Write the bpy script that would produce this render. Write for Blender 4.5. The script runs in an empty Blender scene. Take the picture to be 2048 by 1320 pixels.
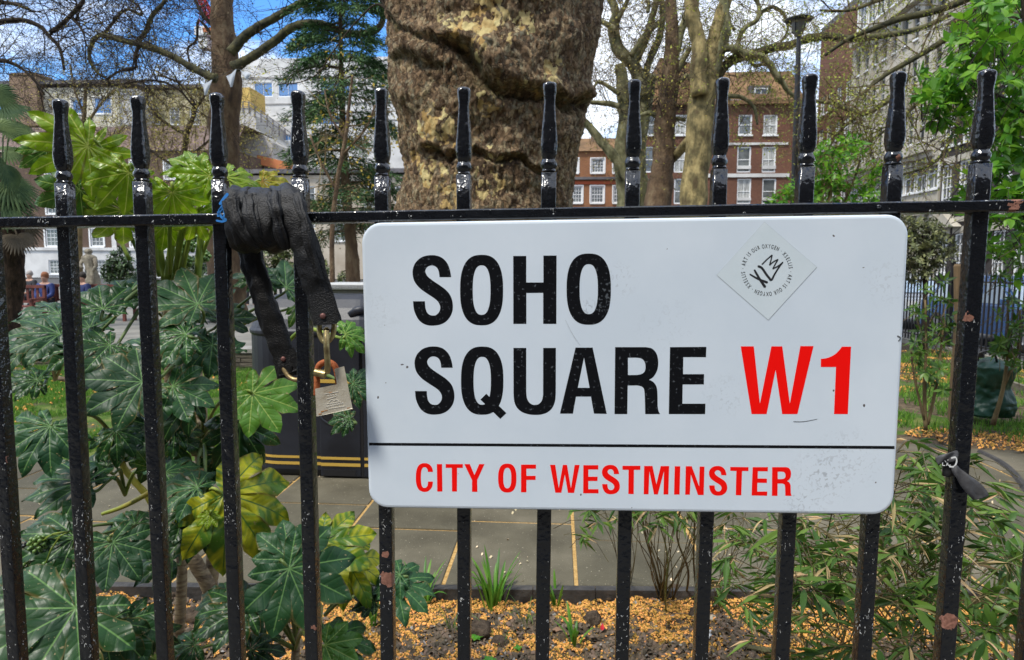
import bpy, math, random
import numpy as np
from mathutils import Vector, Matrix, noise
from mathutils.geometry import tessellate_polygon
random.seed(7); rng = np.random.default_rng(7)
S = bpy.context.scene
C = S.collection
PI = math.pi
# ------------------------------------------------------------------ camera
F = 1310.0; CY = -0.9547; CH = 1.55
YAW, PIT, ROL = -0.068883, -0.097779, 0.004455
fw = Vector((math.sin(YAW)*math.cos(PIT), math.cos(YAW)*math.cos(PIT), math.sin(PIT)))
_r = Vector((math.cos(YAW), -math.sin(YAW), 0)); _u = _r.cross(fw)
RT = _r*math.cos(ROL) + _u*math.sin(ROL); UP = -_r*math.sin(ROL) + _u*math.cos(ROL)
CAM = Vector((0, CY, CH))
cd = bpy.data.cameras.new('camera'); cam = bpy.data.objects.new('camera', cd); C.objects.link(cam)
cd.sensor_width = 36; cd.lens = F/2048*36; cd.clip_start = .05; cd.clip_end = 2000
cam.matrix_world = Matrix(((RT.x, UP.x, -fw.x, CAM.x), (RT.y, UP.y, -fw.y, CAM.y), (RT.z, UP.z, -fw.z, CAM.z), (0, 0, 0, 1)))
cd.dof.use_dof = True; cd.dof.focus_distance = 1.05; cd.dof.aperture_fstop = 14
S.camera = cam
S.render.resolution_x = 1024; S.render.resolution_y = 660
# ------------------------------------------------------------------ sky, sun, exposure
w = bpy.data.worlds.new("World"); S.world = w; w.use_nodes = True
nt = w.node_tree; N = nt.nodes; Lk = nt.links; N.clear()
SUN = Vector((-.42, -.46, 1.0)).normalized()
SE = math.asin(SUN.z); SA = math.atan2(SUN.x, SUN.y)
wo = N.new('ShaderNodeOutputWorld'); bg = N.new('ShaderNodeBackground'); Lk.new(bg.outputs[0], wo.inputs[0])
sky = N.new('ShaderNodeTexSky'); sky.sky_type = 'NISHITA'; sky.sun_disc = False
sky.sun_elevation = SE; sky.sun_rotation = SA; sky.ozone_density = 3.0; sky.air_density = 1.2; sky.dust_density = .3
tc = N.new('ShaderNodeTexCoord')
n1 = N.new('ShaderNodeTexNoise'); n1.inputs['Scale'].default_value = 2.6; n1.inputs['Detail'].default_value = 9; n1.inputs['Roughness'].default_value = .58
n1.inputs['Distortion'].default_value = .5
mp = N.new('ShaderNodeMapping'); mp.inputs['Scale'].default_value = (1, 1, 2.0); mp.inputs['Location'].default_value = (0.55, .2, .1)
Lk.new(tc.outputs['Generated'], mp.inputs[0]); Lk.new(mp.outputs[0], n1.inputs['Vector'])
BL = (fw*1310 + RT*(430-1024) + UP*(660+20)).normalized()      # the break in the clouds
dp = N.new('ShaderNodeVectorMath'); dp.operation = 'DOT_PRODUCT'; dp.inputs[1].default_value = BL
Lk.new(tc.outputs['Generated'], dp.inputs[0])
mr = N.new('ShaderNodeMapRange'); mr.inputs[1].default_value = .90; mr.inputs[2].default_value = .995; mr.inputs[3].default_value = .0; mr.inputs[4].default_value = -.135
Lk.new(dp.outputs['Value'], mr.inputs[0])
ad = N.new('ShaderNodeMath'); ad.operation = 'ADD'; Lk.new(n1.outputs[0], ad.inputs[0]); Lk.new(mr.outputs[0], ad.inputs[1])
cr = N.new('ShaderNodeMapRange'); cr.inputs[1].default_value = .385; cr.inputs[2].default_value = .53; cr.clamp = True
Lk.new(ad.outputs[0], cr.inputs[0])
mx = N.new('ShaderNodeMix'); mx.data_type = 'RGBA'; Lk.new(cr.outputs[0], mx.inputs[0])
hs = N.new('ShaderNodeMix'); hs.data_type = 'RGBA'; hs.blend_type = 'MULTIPLY'; hs.inputs[0].default_value = 1
hs.inputs[7].default_value = (.62, 1.1, 1.65, 1)
Lk.new(sky.outputs[0], hs.inputs[6]); Lk.new(hs.outputs[2], mx.inputs[6]); mx.inputs[7].default_value = (8.6, 9.2, 10.2, 1)
Lk.new(mx.outputs[2], bg.inputs[0]); bg.inputs[1].default_value = .105
sl = bpy.data.lights.new('sun', 'SUN'); sl.energy = 2.7; sl.angle = math.radians(11); sl.color = (1, .95, .86)
so = bpy.data.objects.new('sun', sl); C.objects.link(so); so.rotation_euler = (-SUN).to_track_quat('-Z', 'Y').to_euler()
S.view_settings.view_transform = 'Standard'; S.view_settings.look = 'None'; S.view_settings.gamma = 1
S.view_settings.use_curve_mapping = False; S.view_settings.exposure = .72
S.render.engine = 'CYCLES'
S.cycles.max_bounces = 6; S.cycles.transparent_max_bounces = 8

# ------------------------------------------------------------------ helpers
def ray(px, py): return fw*F + RT*(px-1024) - UP*(py-660)
def at(px, py, Y):
    v = ray(px, py); return CAM + v*((Y-CY)/v.y)
def gp(px, py, z=0.0):
    v = ray(px, py); return CAM + v*((z-CH)/v.z)
def onx(px, py, X):
    v = ray(px, py); return CAM + v*(X/v.x)
def psz(Y): return (Y-CY)/F
def tag(o, label=None, cat=None, group=None, kind=None):
    if label: o['label'] = label
    if cat: o['category'] = cat
    if group: o['group'] = group
    if kind: o['kind'] = kind
    return o
def empty(name, loc=(0, 0, 0), **k):
    o = bpy.data.objects.new(name, None); C.objects.link(o); o.location = loc; o.empty_display_size = .1
    return tag(o, **k)
def link(name, me, parent=None, mw=None, **k):
    o = bpy.data.objects.new(name, me); C.objects.link(o)
    if parent: o.parent = parent
    if mw is not None: o.matrix_basis = mw
    return tag(o, **k)
class MB:
    def __init__(s): s.v = []; s.f = []; s.m = []; s.uv = None
    def add(s, vs, fs, m=0):
        b = len(s.v); s.v.extend([tuple(p) for p in vs]); s.f.extend([tuple(b+i for i in f) for f in fs]); s.m.extend([m]*len(fs))
    def quad(s, a, b, c, d, m=0): s.add((a, b, c, d), ((0, 1, 2, 3),), m)
    def box(s, x0, x1, y0, y1, z0, z1, m=0):
        s.add([(x0,y0,z0),(x1,y0,z0),(x1,y1,z0),(x0,y1,z0),(x0,y0,z1),(x1,y0,z1),(x1,y1,z1),(x0,y1,z1)],
              [(0,3,2,1),(4,5,6,7),(0,1,5,4),(1,2,6,5),(2,3,7,6),(3,0,4,7)], m)
    def obox(s, c, ax, ay, az, m=0):
        c = Vector(c); ax = Vector(ax); ay = Vector(ay); az = Vector(az)
        p = [c+ax*i+ay*j+az*k for k in (-1, 1) for (i, j) in ((-1,-1),(1,-1),(1,1),(-1,1))]
        s.add(p, [(0,3,2,1),(4,5,6,7),(0,1,5,4),(1,2,6,5),(2,3,7,6),(3,0,4,7)], m)
    def tube(s, pts, rad, n=6, m=0, cap=True, flat=None, waxis=None, nz=0):
        pts = [Vector(p) for p in pts]; k = len(pts); vs = []
        up = Vector((0, 0, 1)); prev = None
        for i, p in enumerate(pts):
            t = (pts[min(i+1, k-1)] - pts[max(i-1, 0)])
            t = t.normalized() if t.length > 1e-9 else Vector((0, 0, 1))
            if waxis is not None: a = Vector(waxis)
            elif prev is not None: a = prev
            else: a = Vector((1, 0, 0)) if abs(t.x) < .8 else Vector((0, 1, 0))
            a = a - t*a.dot(t)
            a = a.normalized() if a.length > 1e-6 else t.orthogonal().normalized()
            b = t.cross(a); prev = a
            r = rad[i] if hasattr(rad, '__len__') else rad
            fl = flat if flat is not None else 1
            for j in range(n):
                q = 2*PI*j/n
                rr = r
                d = a*(math.cos(q)*rr) + b*(math.sin(q)*rr*fl)
                if nz: d *= 1 + nz*noise.noise((p+d)*(.6/max(r, 1e-4)))
                vs.append(p+d)
        fs = [(i*n+j, i*n+(j+1) % n, (i+1)*n+(j+1) % n, (i+1)*n+j) for i in range(k-1) for j in range(n)]
        if cap: fs += [tuple(range(n))[::-1], tuple((k-1)*n+j for j in range(n))]
        s.add(vs, fs, m)
    def prism(s, poly, z0, z1, holes=(), m=0, fn=None):
        """polygon in the xy plane extruded; fn maps (x,y,z) to the final place"""
        fn = fn or (lambda x, y, z: (x, y, z))
        loops = [poly]+list(holes); flat = [p for l in loops for p in l]
        tris = tessellate_polygon([[Vector((p[0], p[1], 0)) for p in l] for l in loops])
        n = len(flat)
        vs = [fn(p[0], p[1], z1) for p in flat] + [fn(p[0], p[1], z0) for p in flat]
        fs = []
        for t in tris:
            a, b, c = [flat[i] for i in t]
            if (b[0]-a[0])*(c[1]-a[1])-(b[1]-a[1])*(c[0]-a[0]) < 0: t = (t[0], t[2], t[1])
            fs.append(tuple(t)); fs.append(tuple(n+i for i in reversed(t)))
        b = 0
        for l in loops:
            k = len(l)
            for i in range(k):
                j = (i+1) % k; fs.append((b+i, n+b+i, n+b+j, b+j))
            b += k
        s.add(vs, fs, m)
    def mesh(s, name, mats, smooth=False):
        me = bpy.data.meshes.new(name); me.from_pydata(s.v, [], s.f)
        for m in (mats if isinstance(mats, (list, tuple)) else [mats]): me.materials.append(m)
        if len(me.materials) > 1: me.polygons.foreach_set('material_index', s.m)
        if smooth: me.polygons.foreach_set('use_smooth', [True]*len(me.polygons))
        me.update(); return me
    def build(s, name, mats, parent=None, smooth=False, **k):
        return link(name, s.mesh(name, mats, smooth), parent, **k)
def bevel(o, w, seg=2):
    md = o.modifiers.new('bevel', 'BEVEL'); md.width = w; md.segments = seg; md.limit_method = 'ANGLE'; md.angle_limit = .6
    return o
def cr_path(pts, k=6):
    """Catmull-Rom through vectors"""
    P = [Vector(p) for p in pts]; out = []
    for i in range(len(P)-1):
        a = P[max(i-1, 0)]; b = P[i]; c = P[i+1]; d = P[min(i+2, len(P)-1)]
        for j in range(k):
            t = j/k
            out.append(.5*((2*b)+(c-a)*t+(2*a-5*b+4*c-d)*t*t+(-a+3*b-3*c+d)*t**3))
    out.append(P[-1]); return out
# ------------------------------------------------------------------ materials
def mat(name, col=(.5,.5,.5), rough=.6, spec=.5, metal=0, bump=0, bscale=30, bdetail=4, var=None, vscale=3, coat=0, coord='Object', trans=0, stretch=None, obj_rand=0, vdet=5, tint=False, vcon=(.35, .65), coatr=.08):
    m = bpy.data.materials.new(name); m.use_nodes = True; t = m.node_tree; n = t.nodes; l = t.links
    p = n['Principled BSDF']; out = n['Material Output']
    p.inputs['Base Color'].default_value = (*col, 1); p.inputs['Roughness'].default_value = rough
    p.inputs['Metallic'].default_value = metal; p.inputs['Specular IOR Level'].default_value = spec
    if coat: p.inputs['Coat Weight'].default_value = coat; p.inputs['Coat Roughness'].default_value = coatr
    c = n.new('ShaderNodeTexCoord'); vec = c.outputs[coord]
    if stretch:
        g = n.new('ShaderNodeMapping'); g.inputs['Scale'].default_value = stretch; l.new(vec, g.inputs[0]); vec = g.outputs[0]
    m['vec'] = 1
    colout = None
    if var:
        a = n.new('ShaderNodeTexNoise'); a.inputs['Scale'].default_value = vscale; a.inputs['Detail'].default_value = vdet; a.inputs['Roughness'].default_value = .6
        l.new(vec, a.inputs['Vector'])
        r = n.new('ShaderNodeValToRGB'); cs = var if isinstance(var[0], (tuple, list)) else [col, var]
        e = r.color_ramp.elements; e[0].position = vcon[0]; e[1].position = vcon[1]
        e[0].color = (*cs[0], 1); e[1].color = (*cs[-1], 1)
        for i in range(1, len(cs)-1):
            q = e.new(vcon[0]+(vcon[1]-vcon[0])*i/(len(cs)-1)); q.color = (*cs[i], 1)
        l.new(a.outputs[0], r.inputs[0]); colout = r.outputs[0]
    if obj_rand or tint:
        h = n.new('ShaderNodeHueSaturation'); h.inputs['Color'].default_value = (*col, 1)
        if colout: l.new(colout, h.inputs['Color'])
        if tint:
            o = n.new('ShaderNodeAttribute'); o.attribute_name = 'tint'; src = o.outputs['Fac']
        else:
            o = n.new('ShaderNodeObjectInfo'); src = o.outputs['Random']
        amt = obj_rand or .5
        v = n.new('ShaderNodeMapRange'); v.inputs[3].default_value = 1-amt; v.inputs[4].default_value = 1+amt
        l.new(src, v.inputs[0]); l.new(v.outputs[0], h.inputs['Value'])
        v2 = n.new('ShaderNodeMath'); v2.operation = 'MULTIPLY_ADD'; v2.inputs[1].default_value = -.05*min(1, amt*2); v2.inputs[2].default_value = .5+.025*min(1, amt*2)
        l.new(src, v2.inputs[0]); l.new(v2.outputs[0], h.inputs['Hue'])
        colout = h.outputs[0]
    if colout: l.new(colout, p.inputs['Base Color'])
    if bump:
        a = n.new('ShaderNodeTexNoise'); a.inputs['Scale'].default_value = bscale; a.inputs['Detail'].default_value = bdetail
        l.new(vec, a.inputs['Vector'])
        b = n.new('ShaderNodeBump'); b.inputs['Distance'].default_value = bump; l.new(a.outputs[0], b.inputs['Height']); l.new(b.outputs[0], p.inputs['Normal'])
        if coat: l.new(b.outputs[0], p.inputs['Coat Normal'])
    if trans:
        tr = n.new('ShaderNodeBsdfTranslucent'); s = n.new('ShaderNodeMixShader'); s.inputs[0].default_value = trans
        if colout: l.new(colout, tr.inputs[0])
        else: tr.inputs[0].default_value = (*col, 1)
        l.new(p.outputs[0], s.inputs[1]); l.new(tr.outputs[0], s.inputs[2]); l.new(s.outputs[0], out.inputs[0])
    return m
def nodes(m): return m.node_tree.nodes, m.node_tree.links, m.node_tree.nodes['Principled BSDF']
def math_n(n, l, op, a, b=None, c=None):
    q = n.new('ShaderNodeMath'); q.operation = op
    for i, x in enumerate((a, b, c)):
        if x is None: continue
        if isinstance(x, (int, float)): q.inputs[i].default_value = x
        else: l.new(x, q.inputs[i])
    return q.outputs[0]
def mixc(n, l, f, a, b):
    q = n.new('ShaderNodeMix'); q.data_type = 'RGBA'
    for i, x in ((0, f), (6, a), (7, b)):
        if isinstance(x, (int, float)): q.inputs[i].default_value = x
        elif isinstance(x, tuple): q.inputs[i].default_value = (*x, 1)
        else: l.new(x, q.inputs[i])
    return q.outputs[2]

def paint_black():
    """thick glossy black paint on iron: runs and lumps, pale chips, rust where it has come off"""
    m = mat('black_railing_paint', (.004, .005, .007), .30, .35, coat=.55, bump=.0011, bscale=170, bdetail=2, coord='Object', coatr=.10)
    n, l, p = nodes(m)
    g = n.new('ShaderNodeNewGeometry')
    big = n.new('ShaderNodeTexNoise'); big.inputs['Scale'].default_value = 9; big.inputs['Detail'].default_value = 3; l.new(g.outputs['Position'], big.inputs['Vector'])
    f1 = n.new('ShaderNodeTexNoise'); f1.inputs['Scale'].default_value = 230; f1.inputs['Detail'].default_value = 2.5; f1.inputs['Distortion'].default_value = 1.2
    mp = n.new('ShaderNodeMapping'); mp.inputs['Scale'].default_value = (1.2, 1.2, .6); l.new(g.outputs['Position'], mp.inputs[0]); l.new(mp.outputs[0], f1.inputs['Vector'])
    a = math_n(n, l, 'MULTIPLY_ADD', big.outputs[0], .5, f1.outputs[0])
    # more wear low on the bars
    sp = n.new('ShaderNodeSeparateXYZ'); l.new(g.outputs['Position'], sp.inputs[0])
    hgt = n.new('ShaderNodeMapRange'); hgt.inputs[1].default_value = 1.75; hgt.inputs[2].default_value = 1.2; hgt.inputs[3].default_value = -.045; hgt.inputs[4].default_value = .02
    l.new(sp.outputs['Z'], hgt.inputs[0]); a = math_n(n, l, 'ADD', a, hgt.outputs[0])
    fl = n.new('ShaderNodeMapRange'); fl.inputs[1].default_value = .966; fl.inputs[2].default_value = .99; l.new(a, fl.inputs[0])
    col = mixc(n, l, fl.outputs[0], (.004, .005, .007), (.45, .46, .45))
    # rust patches at their own places
    acc = None
    for (px, py, r) in RUST:
        q = at(px, py, -.012)
        d = n.new('ShaderNodeVectorMath'); d.operation = 'DISTANCE'; d.inputs[1].default_value = q
        l.new(g.outputs['Position'], d.inputs[0])
        nz = n.new('ShaderNodeTexNoise'); nz.inputs['Scale'].default_value = 120; l.new(g.outputs['Position'], nz.inputs['Vector'])
        dd = math_n(n, l, 'MULTIPLY_ADD', nz.outputs[0], .014, d.outputs['Value'])
        s = math_n(n, l, 'LESS_THAN', dd, r*psz(0)+.007)
        acc = s if acc is None else math_n(n, l, 'MAXIMUM', acc, s)
    rn = n.new('ShaderNodeTexNoise'); rn.inputs['Scale'].default_value = 300; l.new(g.outputs['Position'], rn.inputs['Vector'])
    rust = mixc(n, l, rn.outputs[0], (.12, .045, .03), (.34, .17, .12))
    col = mixc(n, l, acc, col, rust); l.new(col, p.inputs['Base Color'])
    rg = math_n(n, l, 'MAXIMUM', math_n(n, l, 'MULTIPLY', acc, .8), math_n(n, l, 'MULTIPLY_ADD', fl.outputs[0], .3, .22)); l.new(rg, p.inputs['Roughness'])
    l.new(math_n(n, l, 'MULTIPLY_ADD', acc, -.7, .7), p.inputs['Coat Weight'])
    # broad lumps under the fine orange peel
    b0 = [x for x in n if x.type == 'BUMP'][0]
    ln = n.new('ShaderNodeTexNoise'); ln.inputs['Scale'].default_value = 55; ln.inputs['Detail'].default_value = 2; l.new(g.outputs['Position'], ln.inputs['Vector'])
    b1 = n.new('ShaderNodeBump'); b1.inputs['Distance'].default_value = .0030; l.new(ln.outputs[0], b1.inputs['Height']); l.new(b1.outputs[0], b0.inputs['Normal'])
    return m
RUST = [(770, 1110, 7), (777, 1160, 17), (1938, 635, 9), (2022, 410, 16), (1898, 1245, 16), (1799, 316, 5), (14, 920, 8), (628, 1255, 6)]

# ------------------------------------------------------------------ tree building
def rv(s=1.0): return Vector((random.gauss(0, s), random.gauss(0, s), random.gauss(0, s)))
def grow(mb, p, d, L, r, lvl, tips, droop=0, n=3, kids=3, curl=.35, minr=.002):
    k = 5; pts = [p.copy()]; rr = [r]; d = d.normalized(); sp = []
    for i in range(k):
        d = (d + rv(curl*.5) + Vector((0, 0, -droop*.15))).normalized()
        p = p + d*(L/k); pts.append(p.copy()); rr.append(max(minr, r*(1-.65*(i+1)/k)))
        sp.append((p.copy(), d.copy(), rr[-1]))
    mb.tube(pts, rr, n, cap=False)
    if lvl <= 0: tips.append((p, d)); return
    for j in range(kids):
        q, dd, r2 = sp[min(k-1, int(random.uniform(.6, k)))]
        nd = (dd*.75 + rv(.62)).normalized()
        grow(mb, q, nd, L*random.uniform(.5, .78), r2*.68, lvl-1, tips, droop, n, kids, curl, minr)
def limb(mb, pts, Y, n=8, wob=.4, k=5, dY=0):
    """pts = (px, py, radius px [, dY]) laid out at depth Y, with real thickness"""
    P = []; R_ = []
    for i, t in enumerate(pts):
        y = Y + (t[3] if len(t) > 3 else dY*i/len(pts)); P.append(at(t[0], t[1], y)); R_.append(t[2]*psz(y))
    Q = cr_path(P, k); RR = []
    for i in range(len(P)-1): RR += [R_[i]+(R_[i+1]-R_[i])*j/k for j in range(k)]
    RR.append(R_[-1])
    Q = [q + Vector((noise.noise(q*1.3), noise.noise(q*1.3+Vector((9, 0, 0))), noise.noise(q*1.3+Vector((0, 9, 0)))))*RR[i]*wob for i, q in enumerate(Q)]
    mb.tube(Q, RR, n, nz=.16)
    return list(zip(Q, RR))
def sprout(mb, path, count, L, r, lvl, tips, droop=0, upb=.3, t0=0.0, kids=3, curl=.35, spread=.9, n=3, minr=.002):
    k = len(path)
    for i in range(count):
        j = int(random.uniform(t0, 1)*(k-2)); q, pr = path[j]; t = (path[j+1][0]-q).normalized()
        d = (t*.35 + rv(spread)*.75 + Vector((0, 0, upb))).normalized()
        grow(mb, q, d, L*random.uniform(.6, 1.2), min(r, pr*.6), lvl, tips, droop, n, kids, curl, minr)
def leaf_mass(name, P, D, size, m, parent=None, width=.45, nrm=None, shape=0, jit=.35, **k):
    """many small folded leaves in one mesh; P positions, D directions (n,3)"""
    P = np.asarray(P, float); D = np.asarray(D, float); n = len(P)
    D /= np.linalg.norm(D, axis=1)[:, None]+1e-9
    up = rng.normal(size=(n, 3))*.8 + np.array([0, -.25, .8]) if nrm is None else np.asarray(nrm, float)+rng.normal(size=(n, 3))*.25
    Wd = np.cross(D, up); Wd /= np.linalg.norm(Wd, axis=1)[:, None]+1e-9
    Nn = np.cross(Wd, D)
    s = (size*(1+rng.uniform(-jit, jit, n)))[:, None]
    a = P; b = P+D*s*.45+Wd*s*width*.5-Nn*s*.0; c = P+D*s-Nn*s*.18; d = P+D*s*.45-Wd*s*width*.5; e = P+D*s*.5-Nn*s*.1
    V = np.stack([a, b, c, d, e], 1).reshape(-1, 3)
    base = (np.arange(n)*5)[:, None]
    T = np.concatenate([base+np.array([[0, 1, 4]]), base+np.array([[1, 2, 4]]), base+np.array([[2, 3, 4]]), base+np.array([[3, 0, 4]])])
    me = bpy.data.meshes.new(name); me.vertices.add(len(V)); me.vertices.foreach_set('co', V.ravel())
    me.loops.add(T.size); me.loops.foreach_set('vertex_index', T.ravel().astype(np.int32))
    me.polygons.add(len(T)); me.polygons.foreach_set('loop_start', np.arange(0, T.size, 3, dtype=np.int32))
    me.polygons.foreach_set('loop_total', np.full(len(T), 3, np.int32))
    at_ = me.attributes.new('tint', 'FLOAT', 'POINT'); at_.data.foreach_set('value', np.repeat(rng.uniform(0, 1, n), 5).astype(np.float32))
    me.materials.append(m); me.update(calc_edges=True); me.validate()
    return link(name, me, parent, **k)
def around(tips, per, spread, D=None):
    P = []; Q = []
    for (p, d) in tips:
        for i in range(per): P.append(p+rv(spread)); Q.append(d*.6+rv(.8))
    return np.array([tuple(v) for v in P]), np.array([tuple(v) for v in Q])
# ------------------------------------------------------------------ the ground
M = {}
M['soil'] = mat('soil', (.06, .045, .03), .95, .2, var=[(.045, .034, .022), (.15, .11, .068)], vscale=14, bump=.02, bscale=60)
M['grass_base'] = mat('lawn_base', (.05, .09, .02), .95, .1, var=[(.12, .11, .06), (.055, .11, .018), (.15, .17, .05)], vscale=2.2, bump=.03, bscale=50, vcon=(.38, .62))
M['paving_far'] = mat('paving', (.18, .17, .15), .85, .3, var=[(.12, .115, .10), (.22, .21, .18)], vscale=1.2)
M['asphalt'] = mat('asphalt', (.055, .055, .058), .9, .3, var=[(.04, .04, .042), (.075, .075, .075)], vscale=3)
M['straw'] = mat('straw_debris', (.50, .27, .07), .9, .2, var=[(.34, .20, .06), (.55, .36, .14)], vscale=60, bump=.006, bscale=220)
M['straw_chip'] = mat('straw_chip', (.48, .26, .06), .85, .2, tint=True, obj_rand=.75)
M['slab'] = mat('york_stone', (.14, .135, .115), .8, .35, var=[(.046, .040, .024), (.088, .078, .050), (.140, .124, .084)], vscale=1.6, bump=.0035, bscale=150, obj_rand=.14, vcon=(.3, .7), vdet=9)
_n, _l, _p = nodes(M['slab'])
g_ = _n.new('ShaderNodeNewGeometry'); q_ = _n.new('ShaderNodeTexNoise'); q_.inputs['Scale'].default_value = 95; q_.inputs['Detail'].default_value = 2; _l.new(g_.outputs['Position'], q_.inputs['Vector'])
r_ = _n.new('ShaderNodeMapRange'); r_.inputs[1].default_value = .70; r_.inputs[2].default_value = .76; _l.new(q_.outputs[0], r_.inputs[0])
src_ = _p.inputs['Base Color'].links[0].from_socket
_l.new(mixc(_n, _l, r_.outputs[0], src_, (.42, .38, .28)), _p.inputs['Base Color'])

gb = MB(); gb.quad((-900, -40, -.09), (900, -40, -.09), (900, 1500, -.09), (-900, 1500, -.09)); gb.build('ground', M['asphalt'], kind='structure')
# square: paving behind, lawn, path, bed
KY0, KY1 = 1.98, 2.16
def kerb_y(x): return 2.052 + .062*x
def path_far(x): return 3.86 if x < -1 else 3.86 + (x+1)*.30
sq = MB(); sq.box(-60, 7.2, 8.3, 48, -.28, -.02); sq.build('square_paving', M['paving_far'], kind='structure')
# lawn with soft humps
lw = MB(); nx, ny = 90, 40
for j in range(ny+1):
    for i in range(nx+1):
        x = -16+i*(21.5)/nx; y0 = path_far(x)+.0; y = y0+(8.5-y0)*(j/ny)
        lw.v.append((x, y, (.0 if j == 0 else .02) + .02*noise.noise(Vector((x*1.7, y*1.7, 0)))))
for j in range(ny):
    for i in range(nx):
        a = j*(nx+1)+i; lw.f.append((a, a+1, a+nx+2, a+nx+1)); lw.m.append(0)
lw.build('lawn', M['grass_base'], smooth=True, kind='structure')
# bed: sheet under everything near
bd = MB(); nx, ny = 240, 90
for j in range(ny+1):
    for i in range(nx+1):
        x = -4.2+i*8.8/nx; y = -.35 + (kerb_y(x)-.02+.35)*j/ny
        h = -.05 + .035*noise.fractal(Vector((x*2.2, y*2.2, 3)), 1, 2, 5) + .022*noise.noise(Vector((x*17, y*17, 0))) + .012*noise.noise(Vector((x*45, y*45, 5)))
        h += .06*math.exp(-((x-.62)**2+(y-1.62)**2)/.08)
        bd.v.append((x, y, h))
for j in range(ny):
    for i in range(nx):
        a = j*(nx+1)+i; bd.f.append((a, a+1, a+nx+2, a+nx+1)); bd.m.append(0)
bd.build('flower_bed', M['soil'], smooth=True, kind='structure')
nb = MB(); nb.box(-30, 30, -3.2, -.36, -.28, -.02); nb.build('pavement', mat('dark_pavement', (.10, .095, .085), .85, .3, var=[(.07, .067, .06), (.13, .125, .11)], vscale=2), kind='structure')
# second bed beyond the path on the right
b2 = MB(); nx, ny = 60, 60
for j in range(ny+1):
    for i in range(nx+1):
        x = 2.6+i*4.7/nx; y = 3.4 + 10.5*j/ny
        lim = 4.95 - .9*max(0, x-3.2)*.5
        h = .02+.02*noise.noise(Vector((x*2, y*2, 3)))+.012*noise.noise(Vector((x*9, y*9, 3)))
        if y < lim+.0: h = -.08
        b2.v.append((x, y, h))
for j in range(ny):
    for i in range(nx):
        a = j*(nx+1)+i; b2.f.append((a, a+1, a+nx+2, a+nx+1)); b2.m.append(0)
b2.build('shrub_bed', M['soil'], smooth=True, kind='structure')
# path with slabs laid one by one
pb = MB(); pb.prism([(-9, kerb_y(-9)+.03), (6.9, kerb_y(6.9)+.03), (6.9, 5.9), (-9, 5.9)], -.2, -.004); path = pb.build('path', M['straw'], kind='structure')
def slab(x0, x1, y0, y1, skew=None):
    o = MB(); g = .010
    z = random.uniform(-.002, .003)
    a = [(x0+g, max(y0+g, 0)), (x1-g, y0+g), (x1-g, y1-g), (x0+g, y1-g)]
    if skew: a = [(x0+g, kerb_y(x0)+.052), (x1-g, kerb_y(x1)+.052), (x1-g, y1-g), (x0+g, y1-g)]
    if abs(a[0][1]-a[3][1]) < .03: return
    me = MB(); me.prism(a, -.05, z+.003); ob = link('slab', me.mesh('slab', M['slab']), path); bevel(ob, .004, 1)
cols = [-7.2, -6.55, -5.85, -5.2, -4.5, -3.86, -3.2, -2.55, -1.87, -1.203, -.541, .108, .78, 1.42, 2.1, 2.75, 3.4, 4.05, 4.7, 5.4]
firsty = {9: 2.725, 10: 2.88, 11: 2.655}
for c in range(len(cols)-1):
    x0, x1 = cols[c], cols[c+1]; y = firsty.get(c, random.uniform(2.5, 2.95)); slab(x0, x1, 2.2, y, True)
    yend = 3.92 if x1 < -1 else (5.6 if x0 < 4.2 else 4.9)
    while y < yend-.1:
        y2 = min(y+random.choice((.46, .6, .7, .9)), yend)
        if yend-y2 < .25: y2 = yend
        slab(x0, x1, y, y2); y = y2
M['edging'] = mat('dark_edging', (.035, .033, .034), .7, .4, var=[(.02, .02, .02), (.06, .055, .05)], vscale=9, bump=.004, bscale=60)
ke = MB()
for i in range(44):
    xa = -7+i*.3; xb = xa+.297
    ke.add([(xa, kerb_y(xa)-.0, -.12), (xb, kerb_y(xb), -.12), (xb, kerb_y(xb)+.045, -.12), (xa, kerb_y(xa)+.045, -.12), (xa, kerb_y(xa), .006), (xb, kerb_y(xb), .006), (xb, kerb_y(xb)+.045, .006), (xa, kerb_y(xa)+.045, .006)],
           [(0,3,2,1),(4,5,6,7),(0,1,5,4),(1,2,6,5),(2,3,7,6),(3,0,4,7)])
ke.build('bed_edging', M['edging'], kind='structure')
# curved dark edging of the right bed
pe = [gp(1960, 905), gp(2000, 925), gp(2030, 950), gp(2056, 985)]
pe = cr_path([p+Vector((0, 0, .0)) for p in pe], 5); q = MB(); q.tube(pe, .03, 6, flat=.8); q.build('kerb', M['edging'], kind='structure')
# far kerb under the garden railing
kb = MB(); kb.box(7.0, 7.22, 2.5, 48, -.25, .12); kb.build('railing_kerb', mat('stone_kerb', (.22, .21, .19), .85, .3, var=[(.15, .14, .12), (.27, .26, .22)], vscale=4), kind='structure')

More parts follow.
